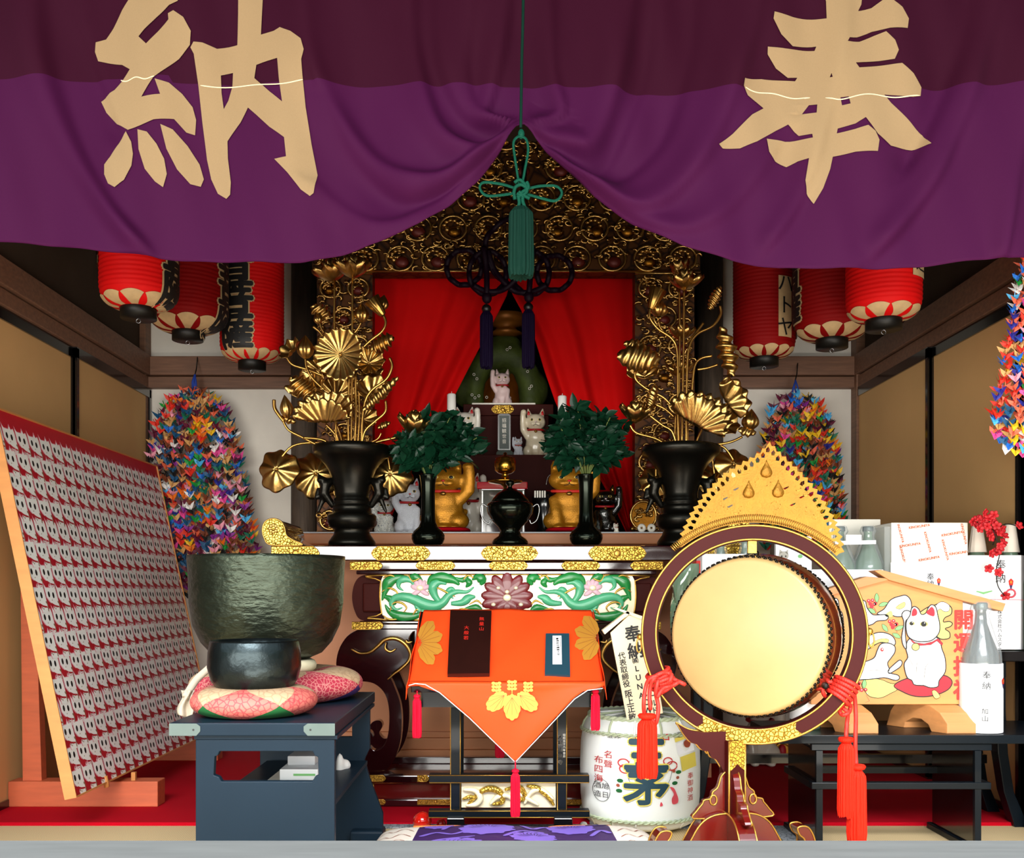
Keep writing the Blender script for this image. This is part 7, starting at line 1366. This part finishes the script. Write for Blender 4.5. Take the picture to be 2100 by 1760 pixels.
# offerings on the tall table
def carton(name, label, x0, x1, y0, d, dep, col, group=None, top=None, txt=(), zb=None):
    zb = zh if zb is None else zb; t = thing(name, (qx((x0 + x1) / 2, d), d, zb), label, name.split('_')[-1] if name.split('_')[-1] in ('box', 'card') else 'box', group); m = MB(col); m.box(qx(x0, d), qx(x1, d), d, d + dep, zb, qz(y0, d)); m.build('carton', t, bevel=.002)
    for s_, size, x, y, c, v_, b in txt:
        m = MB(c); n_ = 1 if not v_ else len(s_); m.text(s_, size, lambda X, Y, h=0: (qx(x, d) + X, d - .0012 - h, qz(y, d) + Y), vertical=v_, pitch=1.25, bold=b); m.build('lettering', t)
    return t
GP = 'offerings on the tall table'
t = carton('gift_box', 'gift box in orange-lettered shop paper with white band, behind the painted board', 1828, 1985, 1072, HT + .02, .2, 'ivory', GP)
dG = HT + .02; m = MB('paper'); m.box(qx(1826, dG), qx(1987, dG), dG - .003, dG, zh, qz(1154, dG)); m.build('paper_band', t); m = MB('ink'); m.text('奉納', .026, lambda X, Y, h=0: (qx(1907, dG) + X, dG - .0042 - h, qz(1184, dG) + Y), vertical=True, pitch=.92); m.build('lettering', t); m = MB('plastic_clear'); m.box(qx(1816, dG), qx(1829, dG), dG + .01, dG + .18, zh, qz(1080, dG)); m.build('plastic_edge', t); noshi(t, 1925, 1194, dG - .003, 1.0)
m = MB('logo_orange'); rr = random.Random(3)
for x, y, a in ((1846, 1092, -75), (1885, 1080, 8), (1902, 1112, -75), (1952, 1095, 10), (1976, 1095, -78), (1866, 1118, 8), (1938, 1128, -75), (1905, 1146, 10), (1852, 1143, -75), (1968, 1134, 8)):
    v, f_ = glyphs('KINOKUNIYA', .0118, .00035); n9 = len(v) // 9; c, q = math.cos(R(a)), math.sin(R(a)); pts = [(qx(x, dG) + X * c - Y * q, qz(y, dG) + X * q + Y * c) for X, Y in v]
    xa, xb_, za, zb_ = qx(1830, dG), qx(1984, dG), qz(1153, dG), qz(1074, dG); ok = [j for j in range(len(f_)) if all(xa < pts[i][0] < xb_ and za < pts[i][1] < zb_ for i in f_[j])]
    m.add([(X, dG - .0012 - 6e-5 * (i // n9), Z_) for i, (X, Z_) in enumerate(pts)], [f_[j] for j in ok])
m.build('shop_lettering', t)
# pair of bottles in one white sleeve at the far right
dP = HT + .10; t = thing('paper_sleeve', (qx(2042, dP), dP, zh), 'white paper sleeve around the two bottles at the right edge, lettered in black', 'wrapper', GP)
m = MB('paper'); x0, x1 = qx(1981, dP - .06), qx(2106, dP - .06); zt0, zt1 = zh + .004, qz(1139, dP - .06); pr = [(x0 + .02, dP - .06), (x1 - .02, dP - .06), (x1, dP - .04), (x1, dP + .06), (x1 - .02, dP + .08), (x0 + .02, dP + .08), (x0, dP + .06), (x0, dP - .04)]
m.add([(a, b, z) for z in (zt0, zt1) for a, b in pr], [(i, (i + 1) % 8, 8 + (i + 1) % 8, 8 + i) for i in range(8)]); m.build('sleeve_paper', t, solid=.001)
fs = fr_px(dP - .061); m = MB('ink'); [m.add([fs(2052 + a, 1160 + 27 * i - b, .001) for a, b in glyphs(ch, 22)[0]], glyphs(ch, 22)[1]) for i, ch in enumerate('奉納')]; m.build('lettering', t); m = MB('ink'); [m.add([fs(2050 + a, 1256 + 9.4 * i - b, .001) for a, b in glyphs(ch, 9.5)[0]], glyphs(ch, 9.5)[1]) for i, ch in enumerate('株式会社ハムスター')]; m.build('lettering', t); noshi(t, 2073, 1198, dP - .061, 1.3)
m = MB('gourd_red'); m.line([(1990, 1229), (2105, 1231)], 1.6, fs, .001); m.tube([fs(a, b, .004) for a, b in circ(2072, 1217, 9, 8, 14)], .003, 6, closed=True); m.build('pink_band', t)
for x, lab in ((2004, 'left paper-capped bottle in the white sleeve at the right edge'), (2072, 'right paper-capped bottle in the white sleeve at the right edge')):
    tt, _ = bottle(lab, x, dP, zh + .002, qz(1077, dP) - zh, .050, glass='glass_green', cap='cushion_cream', film=False); m = MB('cushion_cream'); h_ = qz(1077, dP) - zh; cx = qx(x, dP); m.grid(lambda u, v: (cx + (.018 + .012 * (1 - v)) * (1 + .06 * math.sin(26 * pi * u)) * math.cos(2 * pi * u), dP + (.018 + .012 * (1 - v)) * math.sin(2 * pi * u), zh + h_ * (.78 + .2 * v)), 40, 6, cu=True); m.build('paper_cap', tt)
# red plum blossom spray
t = thing('plum_blossom_spray', P(2035, 1120, HT), 'spray of red artificial plum blossoms trailing over the white sleeve', 'flowers')
dB = HT - .01; tw = [[(2036, 1118), (2042, 1095), (2030, 1070), (2020, 1052)], [(2036, 1090), (2015, 1075), (1996, 1070)], [(2040, 1090), (2062, 1075), (2090, 1080)], [(2036, 1085), (2050, 1130), (2044, 1165), (2046, 1200), (2060, 1222)]]
m = MB('black_iron'); [m.tube([P(a, b, dB - (.0 if i < 3 else .03)) for a, b in smoothp(w, 5)], .0018, 5) for i, w in enumerate(tw)]; m.build('twig', t)
def blossom(m, c, r, rr):
    M = Matrix.Translation(c) @ frame_to((rr.uniform(-.7, .7), -1, rr.uniform(-.5, .7)), roll=rr.uniform(0, 6))
    for i in range(5): a = 2 * pi * i / 5; m.ball((0, 0, 0), (r * .62, r * .5, r * .16), 8, M @ Matrix.Rotation(a, 4, 'Z') @ Matrix.Translation((r * .6, 0, 0)) @ Matrix.Rotation(-.35, 4, 'Y'))
rr = random.Random(8)
for x, y in [(2020, 1052), (2028, 1062), (2012, 1066), (2036, 1068), (2044, 1078), (2024, 1080), (2010, 1084), (2050, 1092), (2030, 1094), (1996, 1070), (2002, 1078), (2056, 1086), (2090, 1078), (2040, 1088), (2018, 1072), (2034, 1102), (2052, 1120), (2058, 1112), (2044, 1132), (2034, 1135), (2028, 1166), (2048, 1174), (2062, 1222), (2050, 1126), (2060, 1098), (2038, 1056), (2006, 1064)]:
    m = MB('flower_red'); blossom(m, P(x, y, dB - .02 + rr.uniform(-.02, .01)), .014, rr); m.build('blossom', t)
# clear packet
t = thing('clear_packet', P(2010, 1232, dP - .065), 'clear plastic packet with green print in front of the white sleeve', 'packet'); m = MB('plastic_clear'); fk = fr_px(dP - .065)
m.grid(lambda u, v: fk(1972 + 70 * u, 1210 + 24 * v + 3 * math.sin(9 * u), .01 * math.sin(pi * u) * math.sin(7 * v + 3 * u)), 16, 8); m.use('leaf_green'); m.line([(1998, 1213), (2012, 1217), (2030, 1212)], 4, fk, .016); m.build('packet_film', t)
# middle group
t = carton('white_box', 'low white box holding the two film-wrapped bottles behind the ring', 1664, 1812, 1168, HT + .02, .14, 'paper', GP)
for x, lab in ((1722, 'film-wrapped green bottle nearest the drum crest in the low white box'), (1780, 'film-wrapped green bottle further from the crest in the low white box')): bottle(lab, x, HT + .10, zh + .10, qz(1080, HT + .10) - zh - .10, .052, glass='glass_green', wrap=None)
t = thing('bottle_tie', P(1750, 1120, HT + .04), 'white paper band tying the two film-wrapped bottles', 'label', GP); m = MB('paper'); fk = fr_px(HT + .04); m.poly([(1712, 1110), (1796, 1108), (1796, 1116), (1712, 1118)], fk, 0, .002); m.poly([(1734, 1097), (1766, 1097), (1766, 1114), (1734, 1114)], fk, .002, .004); m.build('band', t)
carton('white_card', 'pale card propped behind the film-wrapped bottles', 1700, 1806, 1065, 3.53, .01, 'ivory', GP); carton('tall_box', 'grey box edge standing right of the film-wrapped bottles', 1806, 1818, 1080, 3.44, .09, 'grey_paper', GP)
t = carton('greeting_card', 'white card with a small sketched kitten and black lettering seen through the ring', 1591, 1665, 1100, HT + .04, .02, 'paper', GP, txt=(('奉', .030, 1629, 1170, 'ink', False, .0006),))
fk = fr_px(HT + .039); m = MB('grey_paper'); m.poly(circ(1607, 1140, 10, 9, 16), fk, .001); m.poly([(1598, 1136), (1599, 1127), (1605, 1132)], fk, .001); m.poly([(1610, 1132), (1616, 1127), (1616, 1137)], fk, .001); m.use('ink'); [m.poly(circ(x, 1141, 1.6, 1.9, 8), fk, .002) for x in (1603, 1611)]; m.use('leaf_green'); m.poly(circ(1641, 1141, 5, 4, 8), fk, .001); m.build('kitten_sketch', t)
t = carton('white_box', 'tall white box seen through the left of the ring behind the drum', 1440, 1572, 1136, HT + .03, .10, 'paper', GP); carton('red_box', 'narrow red box edge left of the white box behind the drum', 1428, 1441, 1150, HT + .06, .10, 'seal_red', GP)
for x, lab in ((1478, 'clear wrapped bottle neck above the white box, left of the ring hook'), (1528, 'clear wrapped bottle neck above the white box, beside the ring hook')): bottle(lab, x, 3.50, zh, qz(1096, 3.5) - zh, .045, glass='glass_green', wrap=None)
t = thing('driftwood', P(1572, 1330, 3.5), 'upright piece of brown weathered wood behind the kitten card', 'wood', GP); m = MB('old_pillar'); m.raw(blob([[((qx(1572, 3.62), 3.50, zh + .02), .03), ((qx(1568, 3.62), 3.50, zh + .2), .026), ((qx(1576, 3.62), 3.50, zh + .38), .024)]], .009, 1)); m.build('trunk', t)
t = thing('wrapped_parcel', P(1412, 1300, HT + .1), 'green bottle bundle in crinkled clear plastic left of the drum', 'parcel', GP); m = MB('glass_green'); cx = qx(1410, HT + .1); m.grid(lambda u, v: (cx + (.055 + .006 * math.sin(23 * u + 9 * v)) * math.cos(2 * pi * u), HT + .1 + (.05 + .006 * math.sin(17 * u - 12 * v)) * math.sin(2 * pi * u), zh + .002 + (qz(1158, HT + .1) - zh) * v), 40, 24, cu=True, smooth=False); m.build('plastic_wrap', t)
# floor ornaments glimpsed under the tables
t = thing('gold_coin_ornament', P(1603, 1568, 4.5), 'oval gold coin ornament with a red centre on the carpet behind the ring foot', 'ornament'); f9 = fr_px(4.5); m = MB('gold_paint'); m.poly(circ(1606, 1543, 26, 25, 28), f9, -.05, 0); m.tube([f9(a, b, 0) for a, b in circ(1606, 1543, 17, 19, 24)], .008, 6, closed=True); m.build('coin', t, bevel=.008); m = MB('print_red'); m.ball(f9(1604, 1540, .005), (.018, .012, .030), 12); m.build('red_centre', t)
cat('white cat figurine on the carpet, only its paws seen past the drum post', 1557, 1400, 1568, 4.47, 1, 'ivory', zb=.012)
